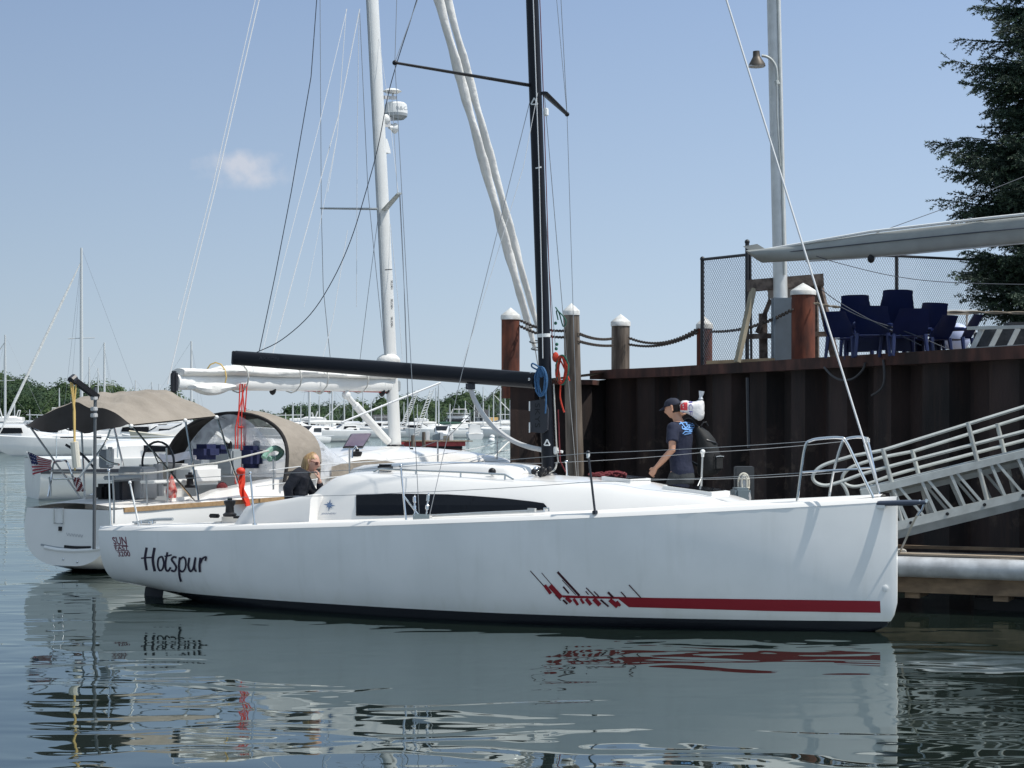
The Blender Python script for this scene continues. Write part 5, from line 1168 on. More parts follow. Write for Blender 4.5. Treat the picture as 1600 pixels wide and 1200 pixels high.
# dock pedestal with caged light
pd = thing('dock_pedestal', V((2.93, 23.2, ZD)), 'dark grey dock pedestal with a white caged bulkhead light', 'pedestal')
pD = 23.2
mb = MB(); z0, z1 = ZD, W(0, 729, pD).z; c = W(1164, 729, pD); mb.box(V((c.x, pD + .1, (z0 + z1) / 2)), .235, .2, z1 - z0, bev=.01); mb.build('post', mat('dark_grey_pedestal', (.055, .06, .065), .6, var=.15), pd)
q = W(1161.5, 755, pD - .04)
mb = MB(); mb.loft([[q + V((math.copysign(abs(math.cos(a)) ** .8, math.cos(a)) * .050 * s, -.02 - h, math.copysign(abs(math.sin(a)) ** 1, math.sin(a)) * .105 * s)) for a in [2 * math.pi * k / 24 for k in range(24)]] for s, h in ((1, 0), (.95, .05), (.7, .07), (.1, .08))]); mb.build('light_globe', LGREY, pd)
mb = MB()
def ovl(rx, rz, y, dx_=0): return [q + V((math.cos(a) * rx + dx_, y, math.copysign(abs(math.sin(a)) ** .75, math.sin(a)) * rz)) for a in [2 * math.pi * k / 28 for k in range(28)]]
mb.tube(ovl(.066, .122, -.03), .013, 6, closed=True); mb.tube(ovl(.032, .10, -.10), .010, 6, closed=True)
for zz in (-.055, .055): mb.tube([q + V((x, -.11 + abs(x) * .9, zz)) for x in (-.07, -.035, 0, .035, .07)], .008, 5)
mb.build('light_cage', CREAM, pd)
mb = MB(); mb.box(W(1157, 777, 22.95), .20, .28, .24, (1, .15, 0), bev=.03); mb.build('outlet_box', mat('grey_blue_box', (.17, .21, .23), .5), pd)
mb = MB(); mb.tube([W(1168, 770, 22.85), W(1170, 778, 22.85), W(1169, 788, 22.85)], .03, 8); mb.build('outlet_plug', LGREY, pd)
# mooring rope from the sprit to the dock
mb = MB(); mb.tube(curve([H(1436, 800, -.12), W(1426, 818, 20.2), W(1412, 850, 21.5), W(1406, 862, 21.9)], 6), .012, 6)
for k in range(3): mb.tube([W(1404 + 5 * math.cos(a) + k * 3, 862 + 3 * math.sin(a), 21.85) for a in [2 * math.pi * j / 12 for j in range(12)]], .013, 5, closed=True)
tag(mb.build('mooring_rope', WROPE), 'thin mooring rope from the bowsprit down to the dock', 'rope')
mb = MB(); mb.beam(W(1402, 860, 21.9), W(1411, 860, 21.9), .05, .04); mb.cyl(W(1406, 861, 21.9), W(1406, 866, 21.9), .02)
tag(mb.build('mooring_cleat', ALUM), 'small metal cleat on the dock beside the bow', 'cleat')

# ------------------------------------------------------------------ gangway
gw = thing('gangway', W(1400, 822, 22), 'grey aluminium gangway with truss sides sloping down to the dock', 'gangway')
def side(D, dx, dy, near):
    def Q(x, y): return W(x + dx, y + dy, D)
    lo = lambda x: 822 - (x - 1400) * .245; up = lambda x: 762 - (x - 1380) * .243; r1 = lambda x: 703.5 - (x - 1380) * .309; r2 = lambda x: 731.5 - (x - 1380) * .262
    xs = 1990
    mb = MB(); mb.beam(Q(1352, lo(1352)), Q(xs, lo(xs)), .07, .10); mb.build('bottom_chord', ALUM, gw)
    mb = MB(); mb.beam(Q(1345, up(1345)), Q(xs, up(xs)), .07, .085); mb.build('deck_chord', ALUM, gw)
    mb = MB(); mb.tube([Q(xs, r1(xs)), Q(1380, r1(1380))] + curve([Q(x, y) for x, y in ((1330, 713), (1300, 722), (1283, 729), (1273, 738), (1270, 747), (1276, 755), (1290, 758.5), (1310, 754), (1345, 741.5))], 5) + [Q(1380, r2(1380)), Q(xs, r2(xs))], .021, 8); mb.build('handrail', ALUM, gw)
    for x in (1383, 1516, 1648, 1781, 1914):
        mb = MB(); mb.tube([Q(x - 4, r1(x - 4) - 3), Q(x + 28, lo(x + 28) + 2)], .028, 8); mb.build('rail_post', ALUM, gw)
    mb = MB(); mb.tube(curve([Q(x, y) for x, y in ((1313, 753), (1320, 762), (1325, 776), (1326, 800))], 4), .021, 7); mb.build('end_post', ALUM, gw)
    for i, x in enumerate((1405, 1450, 1495, 1558, 1600, 1645, 1695, 1740, 1790, 1840, 1885, 1930)):
        mb = MB(); mb.beam(Q(x - 12, up(x - 12)), Q(x + 4 + 10, lo(x + 14)), .045, .035); mb.build('truss_vertical', ALUM, gw)
        mb = MB(); mb.beam(Q(x - 10 + 6, up(x - 4)), Q(x + 42, lo(x + 42)), .04, .03); mb.build('truss_diagonal', ALUM, gw)
    if near:
        for x in (1422, 1479, 1537, 1597):
            mb = MB(); p = Q(x, lo(x)) + V((0, -.036, 0)); mb.cyl(p, p + V((0, -.012, 0)), .02, seg=10); mb.build('bolt_cap', BLACK, gw)
side(21.9, 0, 0, True); side(22.55, 46, 2, False)
mb = MB(); mb.slab([W(1345, 767, 21.95), W(1990, 611, 21.95), W(2036, 613, 22.5), W(1391, 770, 22.5)], .04); mb.build('walkway_plate', ALUM, gw)
# ------------------------------------------------------------------ spruce tree on the right
def spruce(base, top, label):
    rt = thing('spruce_tree', base, label, 'tree'); h = top.z - base.z; ax = top - base
    mb = MB(); mb.tube([base.lerp(top, i / 10) for i in range(11)], [.30 * (1 - i / 10.5) for i in range(11)], 9); mb.build('trunk', mat('spruce_bark', (.08, .055, .04), .95, var=.4, vscale=8), rt)
    mb = MB(); rn = random.Random(11); D0 = base.y
    tips = [(1487, 95, .6), (1528, 8, .5), (1502, 62, .7), (1512, 130, .8), (1548, 172, .6), (1456, 222, .7), (1478, 236, .9), (1470, 312, .7), (1497, 336, .8), (1482, 268, .6), (1502, 352, .8), (1512, 392, .6), (1497, 428, .8), (1508, 462, .9), (1535, 488, .8), (1560, 30, 1), (1555, 250, 1), (1530, 300, 1), (1560, 440, 1), (1545, 110, 1), (1570, 400, 1)]
    br = []
    for x, y, dd in tips: br.append((W(x, y, D0 - .5 + rn.uniform(-1.2, .8)), 1))
    for i in range(520):
        f = rn.uniform(.02, 1); z = base.z + h * f; L = (3.0 * (1 - f) ** .8 + .2) * rn.uniform(.6, 1.0); a = rn.uniform(0, 2 * math.pi)
        p = base.lerp(top, f); tip = V((p.x + math.cos(a) * L, p.y + math.sin(a) * L, z - .16 * L + rn.uniform(-.45, .35)))
        tx, ty = px_of(tip)
        lim = lerp([(-200, 1560), (0, 1530), (60, 1505), (95, 1490), (150, 1545), (200, 1550), (222, 1462), (250, 1480), (280, 1500), (320, 1478), (350, 1510), (385, 1585), (400, 1520), (430, 1502), (480, 1530), (520, 1600)], ty) + 8
        if tx < lim:                       # shorter limb there
            s = (px_of(p)[0] - lim) / max(1, px_of(p)[0] - tx); tip = p.lerp(tip, max(.2, min(1, s)))
        br.append((tip, 0))
    for tip, key in br:
        f = min(.99, max(0, (tip.z + .1 * (tip - base).xy.length * .35 - base.z) / h)); root_ = base.lerp(top, f); L = (tip - root_).length
        mid = root_.lerp(tip, .5) - V((0, 0, .05 * L)); bp = curve([root_, mid, tip], max(4, int(L * 5)))
        mb.tube(bp, [.03 * (1 - .8 * i / len(bp)) for i in range(len(bp))], 4)
        d = (tip - root_).normalized(); sd = d.cross(V((0, 0, 1))).normalized()
        for i, p in enumerate(bp):
            fr_ = i / len(bp)
            if fr_ < .12: continue
            tl = (.12 + .50 * (1 - fr_) * min(1, L / 2.2)) * rn.uniform(.6, 1.35)
            for s in (-1, 1, 0):
                dd = (d * rn.uniform(.35, 1.0) + sd * s * rn.uniform(.4, 1.1) + V((0, 0, rn.uniform(-.75, .25)))).normalized()
                m = max(2, int(tl / .05)); c = p.copy(); stp = tl / m
                for q in range(m + 1):
                    c = c + dd * stp; dd = (dd + V((rn.uniform(-.15, .15), rn.uniform(-.15, .15), -.03 + .10 * (q > m * .6)))).normalized(); mi = 1 if q >= m - 1 and rn.random() < .8 else 0
                    for nn in range(6):
                        nd = (dd * rn.uniform(.35, 1.1) + V((rn.uniform(-1, 1), rn.uniform(-1, 1), rn.uniform(-.7, .8))) * .7).normalized(); ln = rn.uniform(.045, .085); wv_ = nd.cross(V((rn.uniform(-1, 1), rn.uniform(-1, 1), rn.uniform(-1, 1)))).normalized() * .0085
                        mb.bm.faces.new([mb.bm.verts.new(v) for v in (c - wv_, c + nd * ln * .6 - wv_, c + nd * ln, c + wv_)]).material_index = mi
    bm = mb.bm; me = bpy.data.meshes.new('crown')
    for v in bm.verts: v.co -= ORG[rt]
    bm.to_mesh(me); bm.free(); me.materials.append(mat('spruce_needles', (.026, .052, .033), .6, col2=(.011, .026, .018), vscale=1.6)); me.materials.append(mat('spruce_new_growth', (.050, .092, .050), .6, col2=(.022, .046, .028), vscale=2.5)); o = bpy.data.objects.new('crown', me); C.objects.link(o); o.parent = rt
    return rt
spruce(V(W(1665, 560, 36).xy.to_tuple() + (ZT - .1,)), V(W(1640, -260, 36)), 'tall dark green spruce at the right edge behind the quay')
# ------------------------------------------------------------------ people
def fuse(name, mb, voxel, m, parent, it=5, tint=None):
    bmesh.ops.recalc_face_normals(mb.bm, faces=mb.bm.faces[:])
    me = bpy.data.meshes.new('f'); mb.bm.to_mesh(me); mb.bm.free(); o = bpy.data.objects.new('f', me); C.objects.link(o)
    md = o.modifiers.new('r', 'REMESH'); md.mode = 'VOXEL'; md.voxel_size = voxel; md.use_smooth_shade = True
    s = o.modifiers.new('s', 'SMOOTH'); s.factor = .5; s.iterations = it
    dg = bpy.context.evaluated_depsgraph_get(); dg.update(); r = bpy.data.meshes.new_from_object(o.evaluated_get(dg)); bpy.data.objects.remove(o); bpy.data.meshes.remove(me)
    r.name = name
    for v in r.vertices: v.co -= ORG[parent]
    r.polygons.foreach_set('use_smooth', [True] * len(r.polygons)); r.materials.clear(); r.materials.append(m)
    ob = bpy.data.objects.new(name, r); C.objects.link(ob); ob.parent = parent; ORG[ob] = ORG[parent]; return ob
def head(mb, c, f, u, s=1.0):
    f = V(f).normalized(); u = V(u); u = (u - f * u.dot(f)).normalized(); l = u.cross(f); c = V(c); n, k = 26, 32; rg = []
    g = lambda x, m_, w_: math.exp(-((x - m_) / w_) ** 2)
    for i in range(n + 1):
        th = math.pi * (.02 + .96 * i / n); z = math.cos(th); row = []
        for j in range(k):
            ph = 2 * math.pi * j / k; x = math.sin(th) * math.cos(ph); y = math.sin(th) * math.sin(ph)
            X, Y, Z = x * .098, y * .076, z * .118
            if z < 0: Y *= 1 + .28 * z; X *= 1 + .10 * z if x > 0 else 1 + .35 * z
            if x > 0:
                X += .024 * g(y, 0, .16) * (g(z, -.18, .14) + .45 * g(z, .0, .16)); X += .006 * g(z, .18, .1)
                X -= .009 * (g(y, .38, .17) + g(y, -.38, .17)) * g(z, .06, .12)
                X += .007 * g(y, 0, .3) * (g(z, -.46, .07) + g(z, -.60, .06)) - .005 * g(y, 0, .3) * g(z, -.53, .035); X += .012 * g(y, 0, .35) * g(z, -.82, .16)
            row.append(c + (f * X + l * Y + u * Z) * s)
        rg.append(row)
    mb.loft(rg)
    for sg in (-1, 1): mb.tube([c + (f * (-.012 + dx_) + l * sg * (.074 + dy_) + u * dz_) * s for dx_, dy_, dz_ in ((.0, 0, -.035), (.006, .008, -.015), (-.002, .014, .012), (-.008, .01, .03), (.008, .004, .034))], .012 * s, 6)
def limb(mb, pts, rs):
    mb.tube(pts, rs, 12)
    for p, r in zip(pts, rs): mb.sphere(p, r * .99, seg=12, rg=8)
def handmesh(mb, wrist, d, palmn, thumb, curl=.5, s=1.0):
    d = V(d).normalized(); pn = V(palmn); pn = (pn - d * pn.dot(d)).normalized(); sd = d.cross(pn)
    if sd.dot(V(thumb)) < 0: sd = -sd
    w0 = V(wrist); mb.loft([[w0 + d * (x * s) + (sd * math.cos(a) * wy + pn * math.sin(a) * wz) * s for a in [2 * math.pi * q / 12 for q in range(12)]] for x, wy, wz in ((-.015, .026, .019), (.02, .034, .017), (.06, .041, .016), (.09, .040, .014), (.098, .034, .010))])
    for i, (o_, L) in enumerate(((.031, .072), (.011, .08), (-.010, .076), (-.030, .06))):
        p = w0 + (d * .09 + sd * o_) * s; pts = [p]; a = .15 + curl * .25 * (1 + .12 * i)
        for q in range(3):
            pts.append(pts[-1] + (d * math.cos(a) + pn * math.sin(a) + sd * o_ * 1.6) * L * s * (.42, .32, .26)[q]); a += curl * (.75 + .1 * i)
        mb.tube(pts, [.0092 * s, .0088 * s, .008 * s, .0065 * s], 8)
        for r_, q in zip((.0092, .0088, .008, .0065), pts): mb.sphere(q, r_ * s, seg=8, rg=5)
    p = w0 + (d * .025 + sd * .028) * s; pts = [p, p + (d * .03 + sd * .024 + pn * .012) * s, p + (d * .058 + sd * .032 + pn * .028) * s, p + (d * .08 + sd * .028 + pn * .04) * s]
    mb.tube(pts, [.013 * s, .0115 * s, .0098 * s, .007 * s], 8); mb.sphere(pts[-1], .007 * s, seg=8, rg=5)
# --- the walking man
MB0 = V((W(1064, 700, 22.6).x, 22.6, ZD)); mf = V((-.80, .60, 0)); ml = V((-.60, -.80, 0))
def T(x, y, z): return MB0 + mf * x + ml * y + V((0, 0, z))
man = thing('person', MB0, 'man in navy cap and T-shirt walking along the dock, seen from behind', 'person')
def torso(mb, rows, grow=0):
    mb.loft([[T(x0 + math.cos(a) * (dx_ + grow), math.sin(a) * (wy + grow), z) for a in [2 * math.pi * k / 20 for k in range(20)]] for z, wy, dx_, x0 in rows])
TR = [(.86, .165, .12, -.02), (.95, .17, .125, -.02), (1.06, .15, .11, 0), (1.2, .16, .115, .01), (1.34, .185, .125, .01), (1.45, .19, .115, 0), (1.52, .13, .085, .0), (1.56, .07, .065, .02)]
hc = T(.105, .012, 1.715); hf = (mf * .96 + ml * .22 + V((0, 0, -.22))).normalized()
mb = MB(); torso(mb, TR); limb(mb, [T(.0, 0, 1.5), T(.055, 0, 1.60), T(.085, .005, 1.66)], [.062, .056, .054]); head(mb, hc, hf, (0, 0, 1), 1.03)
LA = [T(.0, .185, 1.475), T(-.035, .255, 1.33), T(-.045, .275, 1.215), T(.075, .275, 1.10), T(.185, .26, 1.005)]
limb(mb, LA, [.058, .05, .043, .041, .028]); handmesh(mb, T(.20, .257, .992), T(.30, .235, .885) - T(.20, .257, .992), -ml + mf * .1, mf + V((0, 0, .6)), .75, 1.05)
RA = [T(.0, -.185, 1.475), T(.14, -.27, 1.36), T(.24, -.29, 1.37), T(.20, -.24, 1.50), T(.15, -.19, 1.60)]
limb(mb, RA, [.058, .05, .043, .038, .028]); handmesh(mb, T(.14, -.185, 1.615), (-.3 * mf + V((0, 0, 1)) - ml * .3), -ml, -mf, .6)
for pts in (([T(0, .09, .92), T(.17, .10, .52), T(.10, .10, .10)]), ([T(0, -.09, .92), T(.03, -.10, .50), T(-.22, -.10, .15)])): limb(mb, pts, [.088, .058, .042])
fuse('body', mb, .0062, SKIN, man, 3)
mb = MB(); torso(mb, [(.90, .178, .133, -.02), (.96, .178, .133, -.02), (1.06, .165, .125, 0), (1.2, .172, .127, .01), (1.34, .197, .137, .01), (1.44, .20, .127, 0), (1.52, .14, .095, .0), (1.555, .085, .078, .015)])
for sgn, A_ in ((1, LA), (-1, RA)):
    p0, p1 = A_[0], A_[1]; e = p0.lerp(p1, 1.15); mb.tube([T(0, sgn * .12, 1.46), p0, p0.lerp(p1, .6), e], [.075, .079, .074, .077], 14); mb.sphere(p0, .077, seg=12, rg=8)
shirt = fuse('t_shirt', mb, .008, SHIRT, man, 4)
mb = MB(); torso(mb, [(.80, .165, .13, -.02), (.88, .177, .137, -.025), (.95, .174, .130, -.02), (.99, .165, .125, -.01)])
for pts in ((T(0, .09, .88), T(.17, .10, .52), T(.10, .10, .12)), (T(0, -.09, .88), T(.03, -.10, .50), T(-.22, -.10, .17))): limb(mb, pts, [.108, .082, .07])
fuse('trousers', mb, .009, TROUS, man, 4)
mb = MB()
for p, d in ((T(.10, .10, .05), T(.3, .1, .05)), (T(-.22, -.10, .10), T(-.06, -.1, .035))): dd = (d - p).normalized(); limb(mb, [p - dd * .05, p + dd * .06, p + dd * .17], [.045, .048, .04])
fuse('shoes', mb, .008, BLACK, man)
hu = V((0, 0, 1)); hu = (hu - hf * hu.dot(hf)).normalized(); hl = hu.cross(hf)
mb = MB(); mb.loft([[hc + hu * (.035 + .094 * math.sin(t)) + (hf * math.cos(a) * .107 + hl * math.sin(a) * .085) * max(.02, math.cos(t)) ** .75 for a in [2 * math.pi * k / 24 for k in range(24)]] for t in [math.pi / 2 * i / 9 for i in range(10)]])
mb.loft([[hc + hu * (.045 - .03 * q * q + s_) + hf * (.085 + .095 * q * math.cos(a)) + hl * (.075 * math.sin(a) * (1 - .15 * q)) for a in [math.pi * (k / 12 - .5) for k in range(13)]] for q, s_ in ((.05, .004), (1, .004), (1, -.004), (.05, -.004), (.05, .004))], closed=False)
mb.sphere(hc + hu * .13, .008, seg=8, rg=5); mb.build('cap', mat('navy_cap', (.012, .016, .034), .8, var=.15, vscale=10), man, sharp=50)
mb = MB(); mb.loft([[hc + hu * (.045 - .10 * i / 5) + (hf * (math.cos(a) * .104 * (1 - .03 * i) - .004) + hl * math.sin(a) * (.0815 - .002 * i)) for a in [math.pi * (.52 + .96 * k / 16) for k in range(17)]] for i in range(6)] , closed=False)
bmesh.ops.solidify(mb.bm, geom=mb.bm.faces[:], thickness=.008); mb.build('hair', HAIRB, man)
# pale blue lettering across the shirt's back
bvs = bvh_of(shirt); mb = MB(); k = 0
rn = random.Random(5)
def pp_(x, y): return (980 + x * .15, 600 + y * .15)
for pts, wd in ((((525, 375), (560, 360), (605, 365)), 12), (((530, 400), (570, 390), (612, 385)), 14), (((540, 420), (590, 405), (630, 412)), 12), (((560, 400), (600, 450), (650, 490)), 14), (((545, 385), (560, 410)), 12),
        (((580, 380), (600, 400), (640, 405)), 12), (((640, 370), (680, 372)), 12), (((660, 375), (650, 400), (690, 400)), 13), (((665, 420), (700, 410)), 12), (((640, 430), (600, 460), (575, 470)), 12), (((655, 440), (690, 430), (700, 415)), 12),
        (((570, 440), (575, 470), (610, 470)), 12), (((620, 450), (660, 460), (690, 455)), 13), (((640, 490), (680, 470)), 12), (((575, 520), (600, 495), (640, 500), (670, 490)), 13), (((590, 525), (630, 518), (660, 510)), 11), (((600, 380), (612, 430)), 10), (((650, 410), (640, 450), (630, 480)), 11), (((610, 430), (660, 430)), 11), (((590, 480), (650, 478)), 11)):
    ribbon(mb, bvs, [pp_(*p) for p in pts], wd * .105, .005 + .0004 * k, n=4); k += 1
if len(mb.bm.faces): mb.build('shirt_print', PRINT, shirt, flat=True)
# backpack on the right shoulder and the white ice bag
bk = thing('backpack', T(-.25, -.22, .95), 'black backpack hanging from the walking man\'s right shoulder', 'backpack')
mb = MB(); rg = []
for z, wy, dx_, xo, yo in ((1.49, .05, .04, -.13, -.19), (1.43, .10, .07, -.17, -.21), (1.34, .13, .10, -.20, -.24), (1.22, .145, .11, -.225, -.26), (1.10, .155, .12, -.235, -.275), (.98, .155, .12, -.23, -.28), (.92, .13, .10, -.21, -.27), (.89, .08, .06, -.20, -.26)):
    rg.append([T(xo + dx_ * math.copysign(abs(math.cos(a)) ** .7, math.cos(a)), yo + wy * math.copysign(abs(math.sin(a)) ** .7, math.sin(a)), z) for a in [2 * math.pi * k / 20 for k in range(20)]])
mb.loft(rg); mb.build('pack_body', PACK, bk)
mb = MB(); mb.tube(curve([T(-.16, -.17, 1.47), T(-.02, -.17, 1.585), T(.11, -.17, 1.50), T(.13, -.17, 1.30), T(.02, -.24, 1.08), T(-.18, -.26, .98)], 6), .018, 7); mb.build('shoulder_strap', BLACK, bk)
mb = MB(); mb.box(T(-.345, -.29, 1.06), .06, .20, .20, mf, bev=.025); fp_ = mb.build('front_pocket', PACK, bk)
mb = MB(); mb.tube([T(-.378, -.20, 1.13), T(-.382, -.29, 1.135), T(-.378, -.38, 1.13)], .006, 5); mb.build('zip', GREY, fp_)
mb = MB(); mb.tube([T(-.14, -.12, 1.40), T(-.29, -.15, 1.33), T(-.33, -.26, 1.30), T(-.29, -.38, 1.27)], .010, 5); mb.build('compression_strap', CARBON2, bk)
mb = MB(); mb.tube([T(-.13, -.42, 1.22), T(-.23, -.435, 1.05), T(-.22, -.43, .95)], .014, 6); mb.build('side_cord', GREY, bk)
mb = MB(); mb.tube([T(-.18, -.17, 1.50), T(-.20, -.19, 1.545), T(-.22, -.22, 1.55), T(-.23, -.25, 1.50)], .011, 6); mb.build('grab_loop', BLACK, bk)
ib = thing('ice_bag', T(.0, -.2, 1.56), 'white plastic bag of ice with red print carried on the man\'s shoulder', 'bag')
mb = MB(); rg = []
BT = [(1062, 632, 640), (1063.5, 628, 644), (1067, 626, 645), (1072, 625.5, 645.5), (1077, 627, 648), (1082, 627.5, 651), (1087, 627, 655), (1092, 625, 657.5), (1096, 624.5, 657), (1099, 627, 654), (1100, 634, 648)]
for i, (x, y0, y1) in enumerate(BT):
    c = W(x, (y0 + y1) / 2, 22.62); hh = (y1 - y0) / 2 * 22.62 / F; dp = (.03, .06, .085, .09, .085, .09, .09, .085, .07, .05, .02)[i]
    rg.append([c + V((.006 * math.sin(4 * a), math.copysign(abs(math.cos(a)) ** .8, math.cos(a)) * dp * (1 + .10 * math.sin(3 * a + i * 1.3)), math.copysign(abs(math.sin(a)) ** .6, math.sin(a)) * hh)) for a in [2 * math.pi * k / 24 for k in range(24)]])
mb.loft(rg); bagb = mb.build('bag_body', mat('white_poly_bag', (.72, .70, .69), .3, bump=.012, bscale=18), ib, sharp=80)
mb = MB(); p = W(1095, 624, 22.6); mb.tube([p, p + V((.0, 0, .03)), p + V((.005, 0, .06)), p + V((.01, 0, .10))], [.03, .018, .028, .035], 8); mb.build('tied_neck', mat('clear_bag_neck', (.55, .58, .62), .3), ib)
bvi = bvh_of(bagb); mb = MB(); fill(mb, bvi, [(1063.5, 629), (1074, 629), (1074, 641), (1063.5, 641)], .004, step=4); mb.build('red_print', mat('red_print', (.62, .05, .06), .4), bagb, flat=True)
mb = MB(); text_px(mb, bvi, 'ICE', ((1082, 628), (1082, 648), (1076, 628), (1076, 648)), .005); ribbon(mb, bvi, [(1067, 643), (1071, 648)], 1.5, .004)
mb.build('blue_print', mat('blue_print', (.12, .10, .38), .4), bagb, flat=True)
# --- the seated woman
WD = 22.75
def J(x, y, o=0): return W(x, y, WD + o)
wom = thing('person', J(470, 790), 'blonde woman in a black jacket sitting in the cockpit, chin on her hand', 'person')
wf = (V((.93, -.30, -.28))).normalized(); whc = J(487.5, 722.5, -.02)
def tor(mb, rows, N=18):
    mb.loft([[J(x + math.cos(a) * dx_, y - math.cos(a) * dx_ * tl, math.sin(a) * wy) for a in [2 * math.pi * k / N for k in range(N)]] for x, y, dx_, wy, tl in rows])
ROW = [(463, 798, 17, .19, 0), (463, 786, 17, .18, 0), (463.5, 770, 15, .165, -.1), (466, 756, 15.5, .18, -.25), (470, 744, 13.5, .20, -.4), (474, 737, 9, .15, -.5), (477, 733, 7, .08, -.5)]
mb = MB(); tor(mb, ROW); limb(mb, [J(474, 740), J(481, 732), J(484, 728)], [.055, .05, .05]); head(mb, whc, wf, (.12, 0, 1), .98)
ARM_N = [J(463, 743, -.19), J(450, 763, -.24), J(451, 786, -.20)]; ARM_F = [J(474, 743, .19), J(488, 768, .12), J(502, 775, .02), J(499, 752, -.06)]
limb(mb, ARM_N, [.055, .042, .030]); limb(mb, ARM_F, [.052, .042, .038, .028]); handmesh(mb, J(499, 750, -.06), V((-.15, -.1, 1)), V((-1, 0, .1)), V((0, -1, 0)), 1.0, .95); handmesh(mb, J(451, 788, -.2), V((.2, 0, -1)), V((1, 0, 0)), V((0, -1, 0)), .4, .95)
for o in (-.11, .11): limb(mb, [J(464, 791, o), J(515, 790, o), J(512, 838, o)], [.085, .058, .042])
fuse('body', mb, .0062, SKINF, wom, 3)
mb = MB(); tor(mb, [(463.5, 774, 17.5, .185, -.05), (464, 768, 17.5, .185, -.1), (466, 756, 18, .195, -.25), (469.5, 744, 15.5, .215, -.4), (473, 737.5, 11, .17, -.5), (476, 733.5, 8.5, .10, -.5)])
limb(mb, [ARM_N[0], ARM_N[1], ARM_N[2] + V((0, 0, .02))], [.075, .064, .05]); limb(mb, ARM_F[:3] + [ARM_F[3].lerp(ARM_F[2], .25)], [.07, .06, .054, .045])
fuse('jacket', mb, .008, JACKET, wom, 4)
mb = MB(); tor(mb, [(463, 802, 18, .205, 0), (463, 786, 18, .20, 0), (463, 774, 16, .18, 0)])
for o in (-.11, .11): limb(mb, [J(464, 790, o), J(515, 789, o), J(512, 834, o)], [.10, .073, .06])
fuse('jeans', mb, .009, JEANS, wom, 4)
wu = V((.12, 0, 1)); wu = (wu - wf * wu.dot(wf)).normalized(); wl_ = wu.cross(wf)
mb = MB(); rg = []
for i in range(15):
    t = i / 14; z = .125 - .30 * t; r = max(.05, math.sin(min(1.0, .12 + t * 2.3) * math.pi / 2)); row = []
    for k in range(24):
        a = 2 * math.pi * k / 24; fx = math.cos(a); front = max(0, fx); R_ = (.112 if fx < 0 else .108) * r * (1 - .12 * max(0, t - .6) / .4)
        if t > .22: fx = min(fx, .20 - .25 * (t - .22))
        row.append(whc + wu * (z + .004 * math.sin(9 * a)) + wf * (fx * R_ - .012) + wl_ * math.sin(a) * .092 * r * (1 + .04 * math.sin(7 * a + 3 * t)))
    rg.append(row)
mb.loft(rg); mb.build('hair', HAIRY, wom, sharp=70)
mb = MB()
for s in (-1, 1): mb.loft([[whc + wf * (.092 - .02 * abs(s_)) + wl_ * (s * .034 + s_ * .026) + wu * (.012 + zz) for zz in (.016, -.018)] + [whc + wf * (.100 - .02 * abs(s_)) + wl_ * (s * .034 + s_ * .028) + wu * (.012 + zz) for zz in (-.02, .018)] for s_ in (-1, -.3, .3, 1)]); mb.tube([whc + wf * .088 + wl_ * s * .066 + wu * .018, whc + wf * .0 + wl_ * s * .082 + wu * .02], .004, 5)
mb.build('sunglasses', mat('brown_sunglasses', (.07, .015, .012), .15), wom)

# ------------------------------------------------------------------ a third yacht rafted beyond
def far_hull(mb, T_, L, B, z1, z2, tr=.75, n=12, dip=.0):
    rg = []
    for i in range(n + 1):
        f = i / n; x = -L / 2 + L * f; wd = B / 2 * (tr + (1 - tr) * min(1, f / .4)) if f < .4 else B / 2 * max(.015, 1 - ((f - .4) / .6) ** 2.1)
        z = z1 + (z2 - z1) * f * f; zb = -.25 if f < .9 else -.25 + (f - .9) * 10 * (.25 + z * .35); xo = .0 if f < .97 else 0
        half = [(wd, z), (wd * .985, z * .6), (wd * .9, z * .22), (wd * .55, max(zb, -.2)), (0, zb)]
        rg.append([T_(x + (z - zz) * -.25 * (f > .9), w_, zz) for w_, zz in half] + [T_(x + (z - zz) * -.25 * (f > .9), -w_, zz) for w_, zz in half[-2::-1]])
    mb.loft(rg, closed=False); mb.poly(rg[0])
    dk_ = [r[0] for r in rg] + [r[-1] for r in rg[::-1]]
    vs0 = [[mb.bm.verts.new(r[0]), mb.bm.verts.new((r[0] + r[-1]) / 2 + V((0, 0, .06))), mb.bm.verts.new(r[-1])] for r in rg]
    for a, b in zip(vs0, vs0[1:]):
        for j in (0, 1): mb.bm.faces.new((a[j], b[j], b[j + 1], a[j + 1]))
def place(px, D, hd):
    c = V(((px - 800) * D / F, D, 0)); f = V((math.cos(R(hd)), math.sin(R(hd)), 0)); l = V((-f.y, f.x, 0))
    return c, lambda x, y, z: c + f * x + l * y + V((0, 0, z))
def trunk(mb, T_, st_, closed=True):              # st_: (x, halfwidth, z0, z1)
    rg = []
    for x, w_, z0, z1 in st_:
        h = [(w_, z0), (w_ * .96, z0 + .7 * (z1 - z0)), (w_ * .8, z0 + .95 * (z1 - z0)), (0, z1)]; rg.append([T_(x, a, b) for a, b in h] + [T_(x, -a, b) for a, b in h[-2::-1]])
    mb.loft(rg, closed=False); mb.poly(rg[0]); mb.poly(rg[-1])
def window_strip(mb, T_, x0, x1, w0, w1, z0, z1, tip=.6):
    for s in (-1, 1): mb.slab([T_(x0, s * w0, z0), T_(x1, s * w1, z0 + .1 * (z1 - z0)), T_(x1 - .1, s * w1, z0 + tip * (z1 - z0)), T_(x0, s * w0, z1)], .02)
t3c, T3 = place(346, 55, 24)
y3 = thing('moored_yacht', t3c, 'white sailing yacht with dark stripe moored directly behind the striped flag', 'sailboat')
mb = MB(); far_hull(mb, T3, 11, 3.4, 1.12, 1.35, .8, 20); mb.build('hull', GELOLD, y3)
